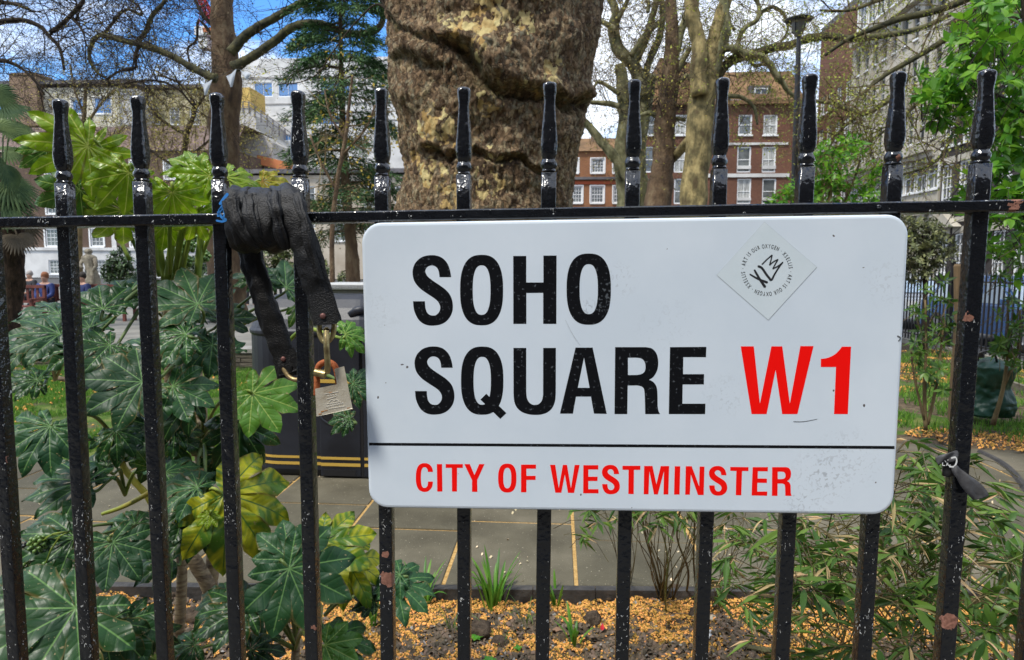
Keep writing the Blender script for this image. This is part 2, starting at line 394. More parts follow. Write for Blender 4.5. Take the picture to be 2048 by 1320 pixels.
# straw coloured fluff on the bed, in drifts
def chips(name, xr, yr, n, zf, keep, m, s0=.006, parent=None, sy=1):
    P = []
    while len(P) < n:
        k = 4000; xs = rng.uniform(*xr, k); ys = rng.uniform(*yr, k)
        for x, y in zip(xs, ys):
            if keep(x, y): P.append((x, y, zf(x, y)))
            if len(P) >= n: break
    P = np.array(P); n = len(P)
    a = rng.uniform(0, 2*PI, n); s = s0*rng.uniform(.5, 1.7, n); el = rng.uniform(.45, 1, n); t = rng.normal(size=n)*.5
    dx = np.stack([np.cos(a)*s, np.sin(a)*s, t*s], 1); dy = np.stack([-np.sin(a)*s*el, np.cos(a)*s*el, rng.normal(size=n)*.4*s], 1)
    V = np.stack([P-dx-dy*.6, P+dx*.8-dy, P+dx+dy*.7, P-dx*.7+dy, P+np.array([0, 0, 1])*s[:, None]*.8], 1).reshape(-1, 3)
    b = (np.arange(n)*5)[:, None]; T = np.concatenate([b+np.array([[0, 1, 4]]), b+np.array([[1, 2, 4]]), b+np.array([[2, 3, 4]]), b+np.array([[3, 0, 4]])])
    me = bpy.data.meshes.new(name); me.vertices.add(len(V)); me.vertices.foreach_set('co', V.ravel())
    me.loops.add(T.size); me.loops.foreach_set('vertex_index', T.ravel().astype(np.int32)); me.polygons.add(len(T))
    me.polygons.foreach_set('loop_start', np.arange(0, T.size, 3, dtype=np.int32)); me.polygons.foreach_set('loop_total', np.full(len(T), 3, np.int32))
    at_ = me.attributes.new('tint', 'FLOAT', 'POINT'); at_.data.foreach_set('value', np.repeat(rng.uniform(0, 1, n), 5).astype(np.float32))
    me.materials.append(m); me.update(calc_edges=True)
    return link(name, me, parent, kind='stuff')
def bed_z(x, y):
    h = -.05 + .035*noise.fractal(Vector((x*2.2, y*2.2, 3)), 1, 2, 5) + .022*noise.noise(Vector((x*17, y*17, 0))) + .012*noise.noise(Vector((x*45, y*45, 5)))
    return h + .06*math.exp(-((x-.62)**2+(y-1.62)**2)/.08)
def drift(x, y):
    v = noise.noise(Vector((x*3.1, y*4.0, 7))) + .6*noise.noise(Vector((x*11, y*12, 2))) + .35*noise.noise(Vector((x*30, y*30, 2)))
    v += .55*math.exp(-((kerb_y(x)-y-.08)/.13)**2) - .5*math.exp(-((x-.35)**2/.12+(y-1.55)**2/.06))
    return v > .0 or random.random() < .06
chips('straw_litter', (-3.6, 3.4), (.9, 2.2), 165000, lambda x, y: bed_z(x, y)+.004, lambda x, y: y < kerb_y(x)-.005 and drift(x, y), M['straw_chip'], .0038)
chips('path_litter', (-4, 4), (2.1, 3.9), 500, lambda x, y: .008, lambda x, y: (noise.noise(Vector((x*2, y*2, 1))) > .15) , mat('pale_petals', (.55, .45, .28), .8, tint=True, obj_rand=.4), .005)
chips('bed_litter', (3.0, 7.0), (4.2, 12), 15000, lambda x, y: .035+.02*noise.noise(Vector((x*2, y*2, 3))), lambda x, y: noise.noise(Vector((x*1.1, y*1.1, 5)))+.5*noise.noise(Vector((x*4, y*4, 5))) > .12 and y > 4.95-.45*max(0, x-3.2), M['straw_chip'], .0075)
chips('lawn_litter', (-8, -1), (3.9, 8), 1300, lambda x, y: .03, lambda x, y: noise.noise(Vector((x*.8, y*.8, 5))) > -.1 or y < 4.05, M['straw_chip'], .012)
# clods and stones of dark soil
clod = mat('soil_clod', (.035, .028, .02), .95, .2, var=[(.03, .022, .015), (.09, .066, .045)], vscale=30, bump=.01, bscale=90)
stn = mat('grit', (.2, .19, .17), .8, .3, tint=True, obj_rand=.5)
chips('soil_crumbs', (-3.4, 3.2), (.8, 2.1), 22000, lambda x, y: bed_z(x, y)+.004, lambda x, y: y < kerb_y(x)-.01 and not drift(x, y), mat('crumbs', (.095, .07, .045), .9, tint=True, obj_rand=.6), .008)
chips('grit', (-3.4, 3.2), (.8, 2.1), 2600, lambda x, y: bed_z(x, y)+.005, lambda x, y: y < kerb_y(x)-.01, stn, .0055)
def lump(name, c, r, m, n=2, sq=.7, nz=.35, parent=None, **k):
    import bmesh
    bm = bmesh.new(); bmesh.ops.create_icosphere(bm, subdivisions=n, radius=r)
    off = rv(5)
    for v in bm.verts:
        q = v.co/r; f = 1+nz*noise.noise(q*1.4+off)+nz*.4*noise.noise(q*3.3+off); v.co = Vector((v.co.x*f, v.co.y*f, v.co.z*f*sq))
    me = bpy.data.meshes.new(name); bm.to_mesh(me); bm.free(); me.materials.append(m)
    for p in me.polygons: p.use_smooth = True
    o = link(name, me, parent, **k); o.location = c; return o
cl = [(1040, 1185, .05), (1140, 1180, .055), (870, 1175, .03), (960, 1255, .055), (1185, 1240, .04), (1210, 1190, .05), (790, 1225, .05), (1350, 1190, .05), (340, 1190, .04), (385, 1230, .05), (1395, 1240, .045), (1000, 1275, .04)]
CLL = ['dark soil clod by the path edging right of the largest daffodil clump', 'brown soil clod beside the short daffodil clump under the middle of the sign', 'small dark clod by the second daffodil clump near the edging', 'large dark clod beside the small bright green seedling', 'smooth dark clod just left of the red petal', 'dark clod by the edging behind the red petal', 'dark clod behind the first bar below the sign', 'dark clod at the foot of the thin bamboo canes', 'dark clod behind the fatsia trunk on its left side', 'dark clod low beside the fatsia trunk foot', 'dark clod in front of the bare bamboo stems, by the pale pebble', 'dark clod near the bottom edge left of the third bar']
for (px, py, r), lab in zip(cl, CLL):
    c = gp(px, py, -.04); lump('soil_lump', (c.x, c.y, bed_z(c.x, c.y)+r*.2), r, clod, 3, label=lab, cat='clod', group='soil clods in the flower bed')
for (px, py, r) in [(1425, 1236, .02)]:
    c = gp(px, py, -.03); lump('stone', (c.x, c.y, c.z), r, mat('pebble', (.35, .33, .27), .6), 2, label='pale upright pebble in the soil beside the thin bamboo stems', cat='stone')

dl = []
for i in range(420):
    x = random.uniform(-2.6, 2.6); y = random.uniform(1.0, kerb_y(x)-.03)
    if noise.noise(Vector((x*2, y*3, 11))) > -.1: dl.append((x, y, bed_z(x, y)+.012))
leaf_mass('fallen_leaves', dl, [(math.cos(i*2.4), math.sin(i*2.4), random.uniform(-.2, .3)) for i in range(len(dl))], .034, mat('dry_leaf', (.14, .085, .045), .8, tint=True, obj_rand=.7), None, .55, kind='stuff')
tw_ = MB()
for i in range(120):
    x = random.uniform(-2.6, 2.6); y = random.uniform(1.0, kerb_y(x)-.05); a = random.uniform(0, PI); L_ = random.uniform(.02, .09); c = Vector((x, y, bed_z(x, y)+.014)); d = Vector((math.cos(a), math.sin(a), random.uniform(-.15, .15)))*L_
    tw_.tube([c-d, c+Vector((0, 0, .004)), c+d*.8], [.0022, .002, .001], 4)
tw_.build('fallen_twigs', mat('dead_twig', (.09, .06, .04), .9, var=[(.05, .035, .025), (.16, .12, .08)], vscale=20), kind='stuff')
# grass blades of the lawn
M['blade'] = mat('grass_blade', (.11, .25, .03), .6, .3, tint=True, obj_rand=.5, trans=.4)
def blades(name, n, xr, yf, zf, h, wd, keep, m, parent=None):
    P = []
    while len(P) < n:
        xs = rng.uniform(*xr, 4000); us = rng.uniform(0, 1, 4000)
        for x, u in zip(xs, us):
            y = yf(x, u)
            if keep(x, y): P.append((x, y, zf(x, y)))
            if len(P) >= n: break
    P = np.array(P); a = rng.uniform(0, 2*PI, n); hh = h*rng.uniform(.5, 1.4, n); ln = rng.uniform(0, .6, n)*hh
    W = np.stack([np.cos(a), np.sin(a), a*0], 1)*wd; b = rng.uniform(0, 2*PI, n); Ld = np.stack([np.cos(b)*ln, np.sin(b)*ln, hh], 1)
    V = np.stack([P-W, P+W, P+Ld*.55+W*.7, P+Ld*.55-W*.7, P+Ld*np.array([1.5, 1.5, 1])], 1).reshape(-1, 3)
    k = (np.arange(n)*5)[:, None]; T = np.concatenate([k+np.array([[0, 1, 2]]), k+np.array([[0, 2, 3]]), k+np.array([[3, 2, 4]])])
    me = bpy.data.meshes.new(name); me.vertices.add(len(V)); me.vertices.foreach_set('co', V.ravel())
    me.loops.add(T.size); me.loops.foreach_set('vertex_index', T.ravel().astype(np.int32)); me.polygons.add(len(T))
    me.polygons.foreach_set('loop_start', np.arange(0, T.size, 3, dtype=np.int32)); me.polygons.foreach_set('loop_total', np.full(len(T), 3, np.int32))
    at_ = me.attributes.new('tint', 'FLOAT', 'POINT'); at_.data.foreach_set('value', np.repeat(rng.uniform(0, 1, n), 5).astype(np.float32))
    me.materials.append(m); me.update(calc_edges=True); return link(name, me, parent, kind='stuff')
blades('grass', 60000, (-9, -1.0), lambda x, u: path_far(x)+.03+u**1.2*4.4, lambda x, y: .02, .045, .0035,
       lambda x, y: noise.noise(Vector((x*1.3, y*1.3, 5))) + .6*noise.noise(Vector((x*5, y*5, 5))) > .02, M['blade'])
blades('bed_grass', 9000, (3.1, 7), lambda x, u: 4.9+u*6, lambda x, y: .03, .09, .005, lambda x, y: noise.noise(Vector((x*2.3, y*2.3, 9))) > .0, M['blade'])

# low stone wall beyond the lawn, left: course by course
M['wallstone'] = mat('wall_stone', (.12, .10, .08), .9, .3, var=[(.07, .06, .045), (.18, .155, .12)], vscale=7, bump=.01, bscale=40, obj_rand=.25)
wl = empty('low_stone_wall', (0, 0, 0), label='low dark coursed stone wall running along the far side of the lawn', cat='wall')
sm = MB(); sm.box(-.5, .5, -.5, .5, -.5, .5); sme = sm.mesh('stone', M['wallstone'])
a0 = gp(-40, 733); a1 = gp(560, 733); zc = at(300, 703, a0.y).z
y_ = a0.y
for c_ in range(4):
    x = a0.x; hh = zc/4.0
    while x < a1.x+.3:
        L = random.uniform(.35, .8); 
        link('stone', sme, wl, Matrix.Translation((x+L/2, y_+.15+random.uniform(-.01, .01), hh*(c_+.5)-.01)) @ Matrix.Diagonal((L-.012, .32, hh-.012, 1))); x += L
cp = MB(); cp.box(a0.x, a1.x+.4, y_-.03, y_+.35, zc, zc+.06); cp.build('coping', mat('coping', (.24, .23, .21), .8, var=[(.17, .16, .14), (.3, .29, .26)], vscale=5), wl)

# ------------------------------------------------------------------ buildings
def brickmat(name, c1, c2, mort, sc=1.0):
    m = mat(name, c1, .9, .2); n, l, p = nodes(m); t = n.new('ShaderNodeTexCoord')
    b = n.new('ShaderNodeTexBrick'); b.inputs['Scale'].default_value = 4.4*sc; b.inputs['Color1'].default_value = (*c1, 1); b.inputs['Color2'].default_value = (*c2, 1); b.inputs['Mortar'].default_value = (*mort, 1)
    b.inputs['Mortar Size'].default_value = .012; l.new(t.outputs['UV'], b.inputs['Vector'])
    z = n.new('ShaderNodeTexNoise'); z.inputs['Scale'].default_value = .25; z.inputs['Detail'].default_value = 5; l.new(t.outputs['UV'], z.inputs['Vector'])
    r = n.new('ShaderNodeMapRange'); r.inputs[3].default_value = .6; r.inputs[4].default_value = 1.4; l.new(z.outputs[0], r.inputs[0])
    h = n.new('ShaderNodeHueSaturation'); l.new(b.outputs[0], h.inputs['Color']); l.new(r.outputs[0], h.inputs['Value']); l.new(h.outputs[0], p.inputs['Base Color'])
    return m
M['brick_red'] = brickmat('red_brick', (.17, .075, .045), (.11, .05, .033), (.14, .10, .08))
M['brick_orange'] = brickmat('orange_brick', (.30, .135, .06), (.23, .10, .05), (.22, .15, .10))
M['brick_brown'] = brickmat('brown_brick', (.13, .085, .06), (.09, .06, .045), (.11, .09, .07))
M['brick_dark'] = brickmat('dark_brick', (.05, .042, .038), (.035, .03, .03), (.06, .055, .05))
M['tile'] = mat('roof_tile', (.19, .115, .06), .9, .2, var=[(.12, .075, .04), (.24, .14, .07)], vscale=.7, bump=.05, bscale=3)
M['slate'] = mat('slate', (.10, .095, .10), .6, .4, var=[(.07, .065, .07), (.14, .13, .13)], vscale=.8)
M['white'] = mat('white_render', (.6, .59, .56), .8, .3, var=[(.42, .41, .39), (.62, .61, .58)], vscale=.5)
M['frame'] = mat('white_joinery', (.72, .72, .70), .5, .4)
M['pale'] = mat('portland_stone', (.44, .40, .33), .85, .3, var=[(.30, .27, .21), (.5, .46, .38)], vscale=.35, vdet=8)
M['glass'] = mat('window_glass', (.05, .06, .065), .08, .8, var=[(.03, .035, .04), (.16, .17, .16)], vscale=.6, bump=.01, bscale=2)
M['blueglass'] = mat('blue_glass', (.08, .2, .42), .1, .7)
M['curtain'] = mat('net_curtain', (.42, .43, .40), .8, .3, var=[(.2, .2, .19), (.5, .5, .47)], vscale=3, stretch=(6, 1, .5))
M['grey'] = mat('concrete', (.30, .29, .27), .85, .3, var=[(.22, .21, .2), (.30, .29, .27)], vscale=.6)
class Face:
    """a facade: o + u*U + z up, outward normal Nn; conv(px,py) -> (u, z)"""
    def __init__(s, U, Nn, o, conv): s.U = Vector(U); s.N = Vector(Nn); s.o = Vector(o); s.conv = conv
    def P(s, u, z, d=0): return s.o+s.U*u+Vector((0, 0, z))+s.N*d
def faceY(Y): return Face((1, 0, 0), (0, -1, 0), (0, Y, 0), lambda px, py: (at(px, py, Y).x, at(px, py, Y).z))
def faceX(X): return Face((0, 1, 0), (-1, 0, 0), (X, 0, 0), lambda px, py: (onx(px, py, X).y, onx(px, py, X).z))
def rect(fc, x0, x1, y0, y1):
    a = fc.conv(x0, y1); b = fc.conv(x1, y0); return (min(a[0], b[0]), max(a[0], b[0]), min(a[1], b[1]), max(a[1], b[1]))
def wall(fc, name, m, u0, u1, v0, v1, holes, parent, depth=.35, back=9):
    mb = MB(); uv = []
    us = sorted({u0, u1, *[h[0] for h in holes], *[h[1] for h in holes]}); vs = sorted({v0, v1, *[h[2] for h in holes], *[h[3] for h in holes]})
    us = [u for u in us if u0 <= u <= u1]; vs = [v for v in vs if v0 <= v <= v1]
    def q(a, b, c, d, ks):
        mb.quad(a, b, c, d); uv.extend(ks)
    for i in range(len(us)-1):
        for j in range(len(vs)-1):
            cu = (us[i]+us[i+1])/2; cv = (vs[j]+vs[j+1])/2
            if any(h[0] < cu < h[1] and h[2] < cv < h[3] for h in holes): continue
            a, b, c, d = us[i], us[i+1], vs[j], vs[j+1]
            q(fc.P(a, c), fc.P(b, c), fc.P(b, d), fc.P(a, d), [(a, c), (b, c), (b, d), (a, d)])
    for (a, b, c, d) in holes:
        q(fc.P(a, c), fc.P(b, c), fc.P(b, c, -depth), fc.P(a, c, -depth), [(a, c), (b, c), (b, c+depth), (a, c+depth)])
        q(fc.P(a, d, -depth), fc.P(b, d, -depth), fc.P(b, d), fc.P(a, d), [(a, d-depth), (b, d-depth), (b, d), (a, d)])
        q(fc.P(a, c, -depth), fc.P(a, d, -depth), fc.P(a, d), fc.P(a, c), [(a, c), (a, d), (a+depth, d), (a+depth, c)])
        q(fc.P(b, c), fc.P(b, d), fc.P(b, d, -depth), fc.P(b, c, -depth), [(b, c), (b, d), (b-depth, d), (b-depth, c)])
    for (a, b) in ((u0, u0), (u1, u1)):
        q(fc.P(a, v0), fc.P(a, v1), fc.P(a, v1, -back), fc.P(a, v0, -back), [(0, v0), (0, v1), (back, v1), (back, v0)])
    q(fc.P(u0, v1), fc.P(u1, v1), fc.P(u1, v1, -back), fc.P(u0, v1, -back), [(u0, 0), (u1, 0), (u1, back), (u0, back)])
    me = mb.mesh(name, m); L_ = me.uv_layers.new(name='UVMap')
    for i, k in enumerate(uv): L_.data[i].uv = (k[0], k[1])
    return link(name, me, parent)
def window(fc, h, parent, nx=2, ny=2, fw_=.09, glass='glass', sill=True, frame='frame', bar=.035, dpt=.16, surround=0):
    a, b, c, d = h; mb = MB(); 
    def bx(mb, u0, u1, v0, v1, d0, d1):
        p = [fc.P(u, v, dd) for dd in (d1, d0) for (u, v) in ((u0, v0), (u1, v0), (u1, v1), (u0, v1))]
        mb.add(p, [(0,3,2,1),(4,5,6,7),(0,1,5,4),(1,2,6,5),(2,3,7,6),(3,0,4,7)])
    for (u0, u1, v0, v1) in ((a, a+fw_, c, d), (b-fw_, b, c, d), (a+fw_, b-fw_, c, c+fw_), (a+fw_, b-fw_, d-fw_, d)): bx(mb, u0, u1, v0, v1, -dpt, -dpt+.09)
    iu0, iu1, iv0, iv1 = a+fw_, b-fw_, c+fw_, d-fw_
    for i in range(1, nx): u = iu0+(iu1-iu0)*i/nx; bx(mb, u-bar/2, u+bar/2, iv0, iv1, -dpt+.005, -dpt+.06)
    for j in range(1, ny): v = iv0+(iv1-iv0)*j/ny; bw = bar*1.8 if j*2 == ny else bar; bx(mb, iu0, iu1, v-bw/2, v+bw/2, -dpt+.008, -dpt+.065)
    if sill: bx(mb, a-.08, b+.08, c-.12, c-.003, -.1, .12)
    if surround:
        for (u0, u1, v0, v1) in ((a-surround, a-.003, c, d+surround), (b+.003, b+surround, c, d+surround), (a-.003, b+.003, d+.003, d+surround)): bx(mb, u0, u1, v0, v1, -.05, .05)
    o = mb.build('window', M[frame], parent)
    p = MB(); p.quad(fc.P(a, c, -dpt+.02), fc.P(b, c, -dpt+.02), fc.P(b, d, -dpt+.02), fc.P(a, d, -dpt+.02)); p.build('pane', M[glass], o)
    return o
def fbox(fc, mb, px0, px1, py0, py1, d0, d1, m=0):
    a, b, c, d = rect(fc, px0, px1, py0, py1)
    p = [fc.P(u, v, dd) for dd in (d1, d0) for (u, v) in ((a, c), (b, c), (b, d), (a, d))]
    mb.add(p, [(0,3,2,1),(4,5,6,7),(0,1,5,4),(1,2,6,5),(2,3,7,6),(3,0,4,7)], m)

# --- brick apartment block, right of centre
f = faceY(59); A = empty('apartment_block', (18, 59, 0), label='four storey red brick apartment block with white bands and tiled mansard behind the planes', cat='building')
base = A.location.copy(); A.location = (0, 0, 0)
W_ = []
for (x0, x1) in ((1288, 1312), (1349, 1374), (1476, 1505), (1526, 1556)): W_.append((x0, x1, 229, 270))
for (x0, x1) in ((1288, 1312), (1347, 1372), (1473, 1503), (1523, 1553)): W_.append((x0, x1, 293, 345)); W_.append((x0, x1, 357, 408)); W_.append((x0, x1, 423, 480))
u0, u1, v0, v1 = rect(f, 1284, 1606, 200, 560); v0 = 0
H_ = [rect(f, *t) for t in W_]
wall(f, 'wall', M['brick_red'], u0, u1, v0, v1, H_, A, back=12)
for i, h in enumerate(H_): window(f, h, A, 2 if i % 2 else 1, 2, .12, 'curtain' if i % 2 else 'glass', sill=i < 4)
for (x0, x1, y0, y1) in ((1410, 1576, 285, 291), (1405, 1578, 347, 355)):
    b_ = MB(); fbox(f, b_, x0, x1, y0, y1, -.05, .12); b_.build('band', M['white'], A)
for i, (x0, x1) in enumerate(((1474, 1502), (1524, 1552))):
    for (y0, y1) in ((331, 338), (395, 401)):
        b_ = MB(); fbox(f, b_, x0, x1, y0, y1, -.1, .03); b_.build('spandrel', M['white'], A)
b_ = MB(); a = [f.P(u0-.3, v1, .4), f.P(u1, v1, .4), f.P(u1, at(0, 147, 59).z, -3.2), f.P(u0-.3, at(0, 147, 59).z, -3.2)]
b_.quad(*a); b_.quad(a[3], a[2], f.P(u1, a[2].z, -12), f.P(u0-.3, a[2].z, -12)); b_.quad(a[1], f.P(u1, v1, -12), f.P(u1, a[2].z, -12), a[2])
b_.box(u0-.3, u1, 58.6, 59.5, v1-.35, v1-.01); b_.build('roof', M['tile'], A)
d_ = MB(); fbox(f, d_, 1500, 1546, 168, 197, -3, -.4); dm = d_.build('dormer', M['slate'], A)
h = rect(f, 1510, 1538, 174, 194); f2 = faceY(59.4); window(f2, (h[0], h[1], h[2], h[3]), A, 2, 1, .1, dpt=-.08, sill=False)
for (x0, x1, y0) in ((1486, 1508, 128), (1330, 1352, 112)):
    d_ = MB(); fbox(f, d_, x0, x1, y0, 150, -5, -3.4); fbox(f, d_, x0-2, x1+2, y0-2, y0+3, -5.1, -3.3); c_ = d_.build('chimney', M['brick_orange'], A)
# gabled brick part to its left
d_ = MB(); g0 = f.conv(1318, 200); g1 = f.conv(1400, 200); gt = f.conv(1340, 118)
d_.prism([(g0[0], v1), (g1[0], v1), (f.conv(1378, 150)[0], f.conv(0, 150)[1]), gt, (f.conv(1318, 140)[0], f.conv(0, 140)[1])], 0, 6, fn=lambda x, y, z: (x, 58.7+z, y)); d_.build('gable', M['tile'], A)

# --- low orange brick house with white sashes
f = faceY(72); A = empty('brick_house', label='orange brick house with white sash windows seen between the big trunk and the next tree', cat='building')
W_ = [(x0, x1, 317, 346) for (x0, x1) in ((1140, 1157), (1182, 1209), (1226, 1247))]+[(x0, x1, 372, 406) for (x0, x1) in ((1139, 1165), (1181, 1208), (1226, 1247))]+[(x0, x1, 432, 470) for (x0, x1) in ((1139, 1165), (1181, 1208), (1226, 1247))]
H_ = [rect(f, *t) for t in W_]; u0, u1, v0, v1 = rect(f, 1085, 1292, 302, 500)
wall(f, 'wall', M['brick_orange'], u0, u1, 0, v1, H_, A, back=10)
for h in H_: window(f, h, A, 4, 4, .14, surround=.12)
d_ = MB(); fbox(f, d_, 1085, 1292, 354, 360, -.05, .35); d_.build('cornice', M['slate'], A)
d_ = MB(); fbox(f, d_, 1085, 1292, 362, 369, -.05, .1); d_.build('brick_band', mat('red_brick_band', (.38, .08, .03), .85), A)
d_ = MB(); z2 = at(0, 277, 72).z; d_.quad(f.P(u0, v1, .3), f.P(u1, v1, .3), f.P(u1, z2, -3), f.P(u0, z2, -3)); d_.quad(f.P(u0, z2, -3), f.P(u1, z2, -3), f.P(u1, v1, -10), f.P(u0, v1, -10)); d_.build('roof', M['tile'], A)
d_ = MB(); fbox(f, d_, 1184, 1204, 262, 300, -3.5, -2); d_.build('chimney', M['brick_orange'], A)

# --- buildings along the street on the right (facades run away from us)
XR = 24.0; f = faceX(XR)
def uX(px): return onx(px, 500, XR).y
A = empty('corner_brick_building', label='tall red brick building with slanting white bands at the far end of the right street', cat='building')
ua, ub = uX(1690), uX(1622)
def zrow(px, py): return onx(px, py, XR).z
rows = [zrow(1645, y) for y in (300, 250, 205, 160, 118, 70)]
H_ = []
for i in range(1, 6):
    for k in range(4):
        c_ = ua+(ub-ua)*(.14+.24*k); H_.append((c_-.55, c_+.55, 2.9*i+.9, 2.9*i+2.5))
top = zrow(1650, 62)
wall(f, 'wall', M['brick_red'], ua, ub, 0, top, H_, A)
for h in H_: window(f, h, A, 2, 2, .1)
for i in (2, 4):
    b_ = MB(); z = 2.9*i+.35; p = [f.P(u, v, dd) for dd in (.15, -.05) for (u, v) in ((ua, z), (ub, z), (ub, z+.45), (ua, z+.45))]
    b_.add(p, [(0,3,2,1),(4,5,6,7),(0,1,5,4),(1,2,6,5),(2,3,7,6),(3,0,4,7)]); b_.build('band', M['white'], A)
b_ = MB(); b_.box(XR, XR+9, ua, ub, top, top+.5); z = top+.5; b_.add([(XR+.2, ua, z), (XR+.2, ub, z), (XR+9, ub, z), (XR+9, ua, z), (XR+4, ua+2, z+4), (XR+4, ub-2, z+4)], [(0, 1, 5, 4), (1, 2, 5), (2, 3, 4, 5), (3, 0, 4)]); b_.build('roof', M['slate'], A)

A = empty('stone_office_building', label='tall pale stone building with deep cornice and rows of windows on the right street', cat='building')
ua, ub = uX(1868), uX(1692)
H_ = []; n_ = 9; st = (ub-ua)/n_
for i in range(7):
    for k in range(n_):
        c_ = ua+st*(k+.5)
        if i == 0: H_.append((c_-st*.30, c_+st*.30, 1.0, 4.6))
        else: H_.append((c_-.62, c_+.62, 5.4+3.5*(i-1)+(1.2 if i == 1 else 1.0), 5.4+3.5*(i-1)+3.1+(.1 if i == 1 else 0)))
wall(f, 'wall', M['pale'], ua, ub, 0, 27, H_, A)
for i, h in enumerate(H_): window(f, h, A, 2, 2 if i >= n_ else 3, .09, frame='frame' if i >= n_ else 'slate', surround=0 if i < n_ else .16)
def xbox(nm, m, z0, z1, d0, d1, y0=None, y1=None, parent=None):
    b_ = MB(); b_.box(XR-d1, XR-d0, ua if y0 is None else y0, ub if y1 is None else y1, z0, z1); return b_.build(nm, m, parent or A)
zc_ = onx(1780, 316, XR).z
for (z0, z1, d1) in ((zc_-.5, zc_, .75), (zc_-.85, zc_-.502, .45), (zc_-1.4, zc_-1.2, .12), (5.0, 5.25, .3), (19.2, 19.6, .6), (23.2, 23.6, .5)): xbox('cornice', M['pale'], z0, z1, -.01, d1)
for k in range(int((ub-ua)/.7)): xbox('dentil', M['pale'], zc_-1.15, zc_-.86, -.01, .3, ua+.7*k, ua+.7*k+.35)
for k in range(n_+1):
    c_ = ua+st*k; xbox('pilaster', M['pale'], 0, 5.0, -.01, .22, c_-.42, c_+.42)
    xbox('pilaster', M['pale'], zc_+.002, 19.1, -.01, .16, c_-.3, c_+.3)

A = empty('dark_brick_house', label='soot dark brick house with white sash windows at the right edge behind the leafy shrub', cat='building')
ua, ub = uX(2260), uX(1873)
H_ = []
n_ = 8; st = (ub-ua)/n_
for i in range(4):
    for k in range(n_):
        c_ = ub-st*(k+.35); H_.append((c_-.6, c_+.6, [1.2, 5.1, 9.0, 12.6][i], [3.6, 7.9, 11.4, 14.6][i]))
wall(f, 'wall', M['brick_dark'], ua, ub, 0, 16.4, H_, A)
for h in H_: window(f, h, A, 3, 4, .1)
for k, h in enumerate(H_): xbox('lintel', M['pale'], h[3]+.01, h[3]+.42, -.02, .05, h[0]-.15, h[1]+.15)
xbox('cornice', M['pale'], 16.4, 17.0, -.3, .5); xbox('stringcourse', M['pale'], 4.3, 4.6, -.02, .12)
b_ = MB(); hh = onx(1903, 400, XR); b_.prism([(hh.y-1.3, 4.0), (hh.y+1.3, 4.0), (hh.y, 4.9)], 0, .5, fn=lambda x, y, z: (XR-.03-z, x, y)); b_.build('pediment', M['pale'], A)
# attic behind, stone, over the dark brick
b_ = MB(); b_.box(XR+2, XR+9, ua, ub, 17.0, 22); b_.build('attic', M['brick_brown'], A)

# --- left: terrace of townhouses and roofs
Y0 = 69; f = faceY(Y0)
A = empty('townhouse_terrace', label='brown brick and white stucco terrace with sash windows and mansard roof at the far left', cat='building')
W_ = []
for x0 in (-70, -20, 92, 182, 262, 330, 395): W_ += [(x0, x0+24, 457, 493), (x0+8, x0+30, 520, 548), (x0+2, x0+26, 388, 428), (x0, x0+24, 322, 358)]
H_ = [rect(f, *t) for t in W_]; u0, u1, v0, v1 = rect(f, -160, 470, 300, 500); zs = at(200, 497, Y0).z
wall(f, 'wall', M['brick_brown'], u0, u1, zs, v1, [h for h in H_ if h[2] > zs], A)
wall(faceY(Y0-.15), 'ground_floor', M['white'], u0, u1, 0, zs, [h for h in H_ if h[2] < zs], A)
for h in H_:
    if h[2] < zs: window(faceY(Y0-.15), h, A, 3, 4, .12, dpt=.2, surround=0)
    else: window(f, h, A, 3, 4, .14, surround=.16)
for (y0, y1) in ((434, 440), (496, 500)):
    d_ = MB(); fbox(f, d_, -160, 470, y0, y1, -.02, .3); d_.build('string_course', M['white'], A)
for x0 in (-10, 122, 225): 
    d_ = MB(); fbox(f, d_, x0, x0+6, 440, 495, -.02, .1); d_.build('drain_pipe', M['white'], A)
d_ = MB(); z2 = at(0, 246, Y0).z; d_.quad(f.P(u0, v1, .3), f.P(u1, v1, .3), f.P(u1, z2, -2.5), f.P(u0, z2, -2.5)); d_.quad(f.P(u0, z2, -2.5), f.P(u1, z2, -2.5), f.P(u1, z2, -10), f.P(u0, z2, -10)); d_.build('roof', mat('brown_mansard', (.13, .085, .07), .8, var=[(.09, .06, .05), (.17, .11, .09)], vscale=.5), A)

f = faceY(92); A = empty('white_attic_building', label='pale rendered building with wide blue windows and flat roof beyond the terrace roofs', cat='building')
W_ = [(144, 166, 196, 228), (188, 222, 194, 228), (60, 82, 196, 228), (-20, 8, 196, 228)]
H_ = [rect(f, *t) for t in W_]; u0, u1, v0, v1 = rect(f, -140, 235, 174, 300); wall(f, 'wall', mat('cream_render', (.55, .50, .38), .8, var=[(.46, .42, .31), (.6, .56, .44)], vscale=.3), u0, u1, 0, v1, H_, A)
for h in H_: window(f, h, A, 2, 1, .15, 'blueglass', surround=.1)
d_ = MB(); fbox(f, d_, -145, 272, 160, 173.5, -6, .6); d_.build('roof', M['slate'], A)
d_ = MB(); fbox(f, d_, 236, 270, 176, 300, -6, -.3); d_.build('stair_tower', M['white'], A)
d_ = MB(); fbox(f, d_, 38, 84, 153, 255, -2, 1.2); fbox(f, d_, 36, 86, 150, 155, -2.1, 1.3); d_.build('chimney', M['brick_orange'], A)

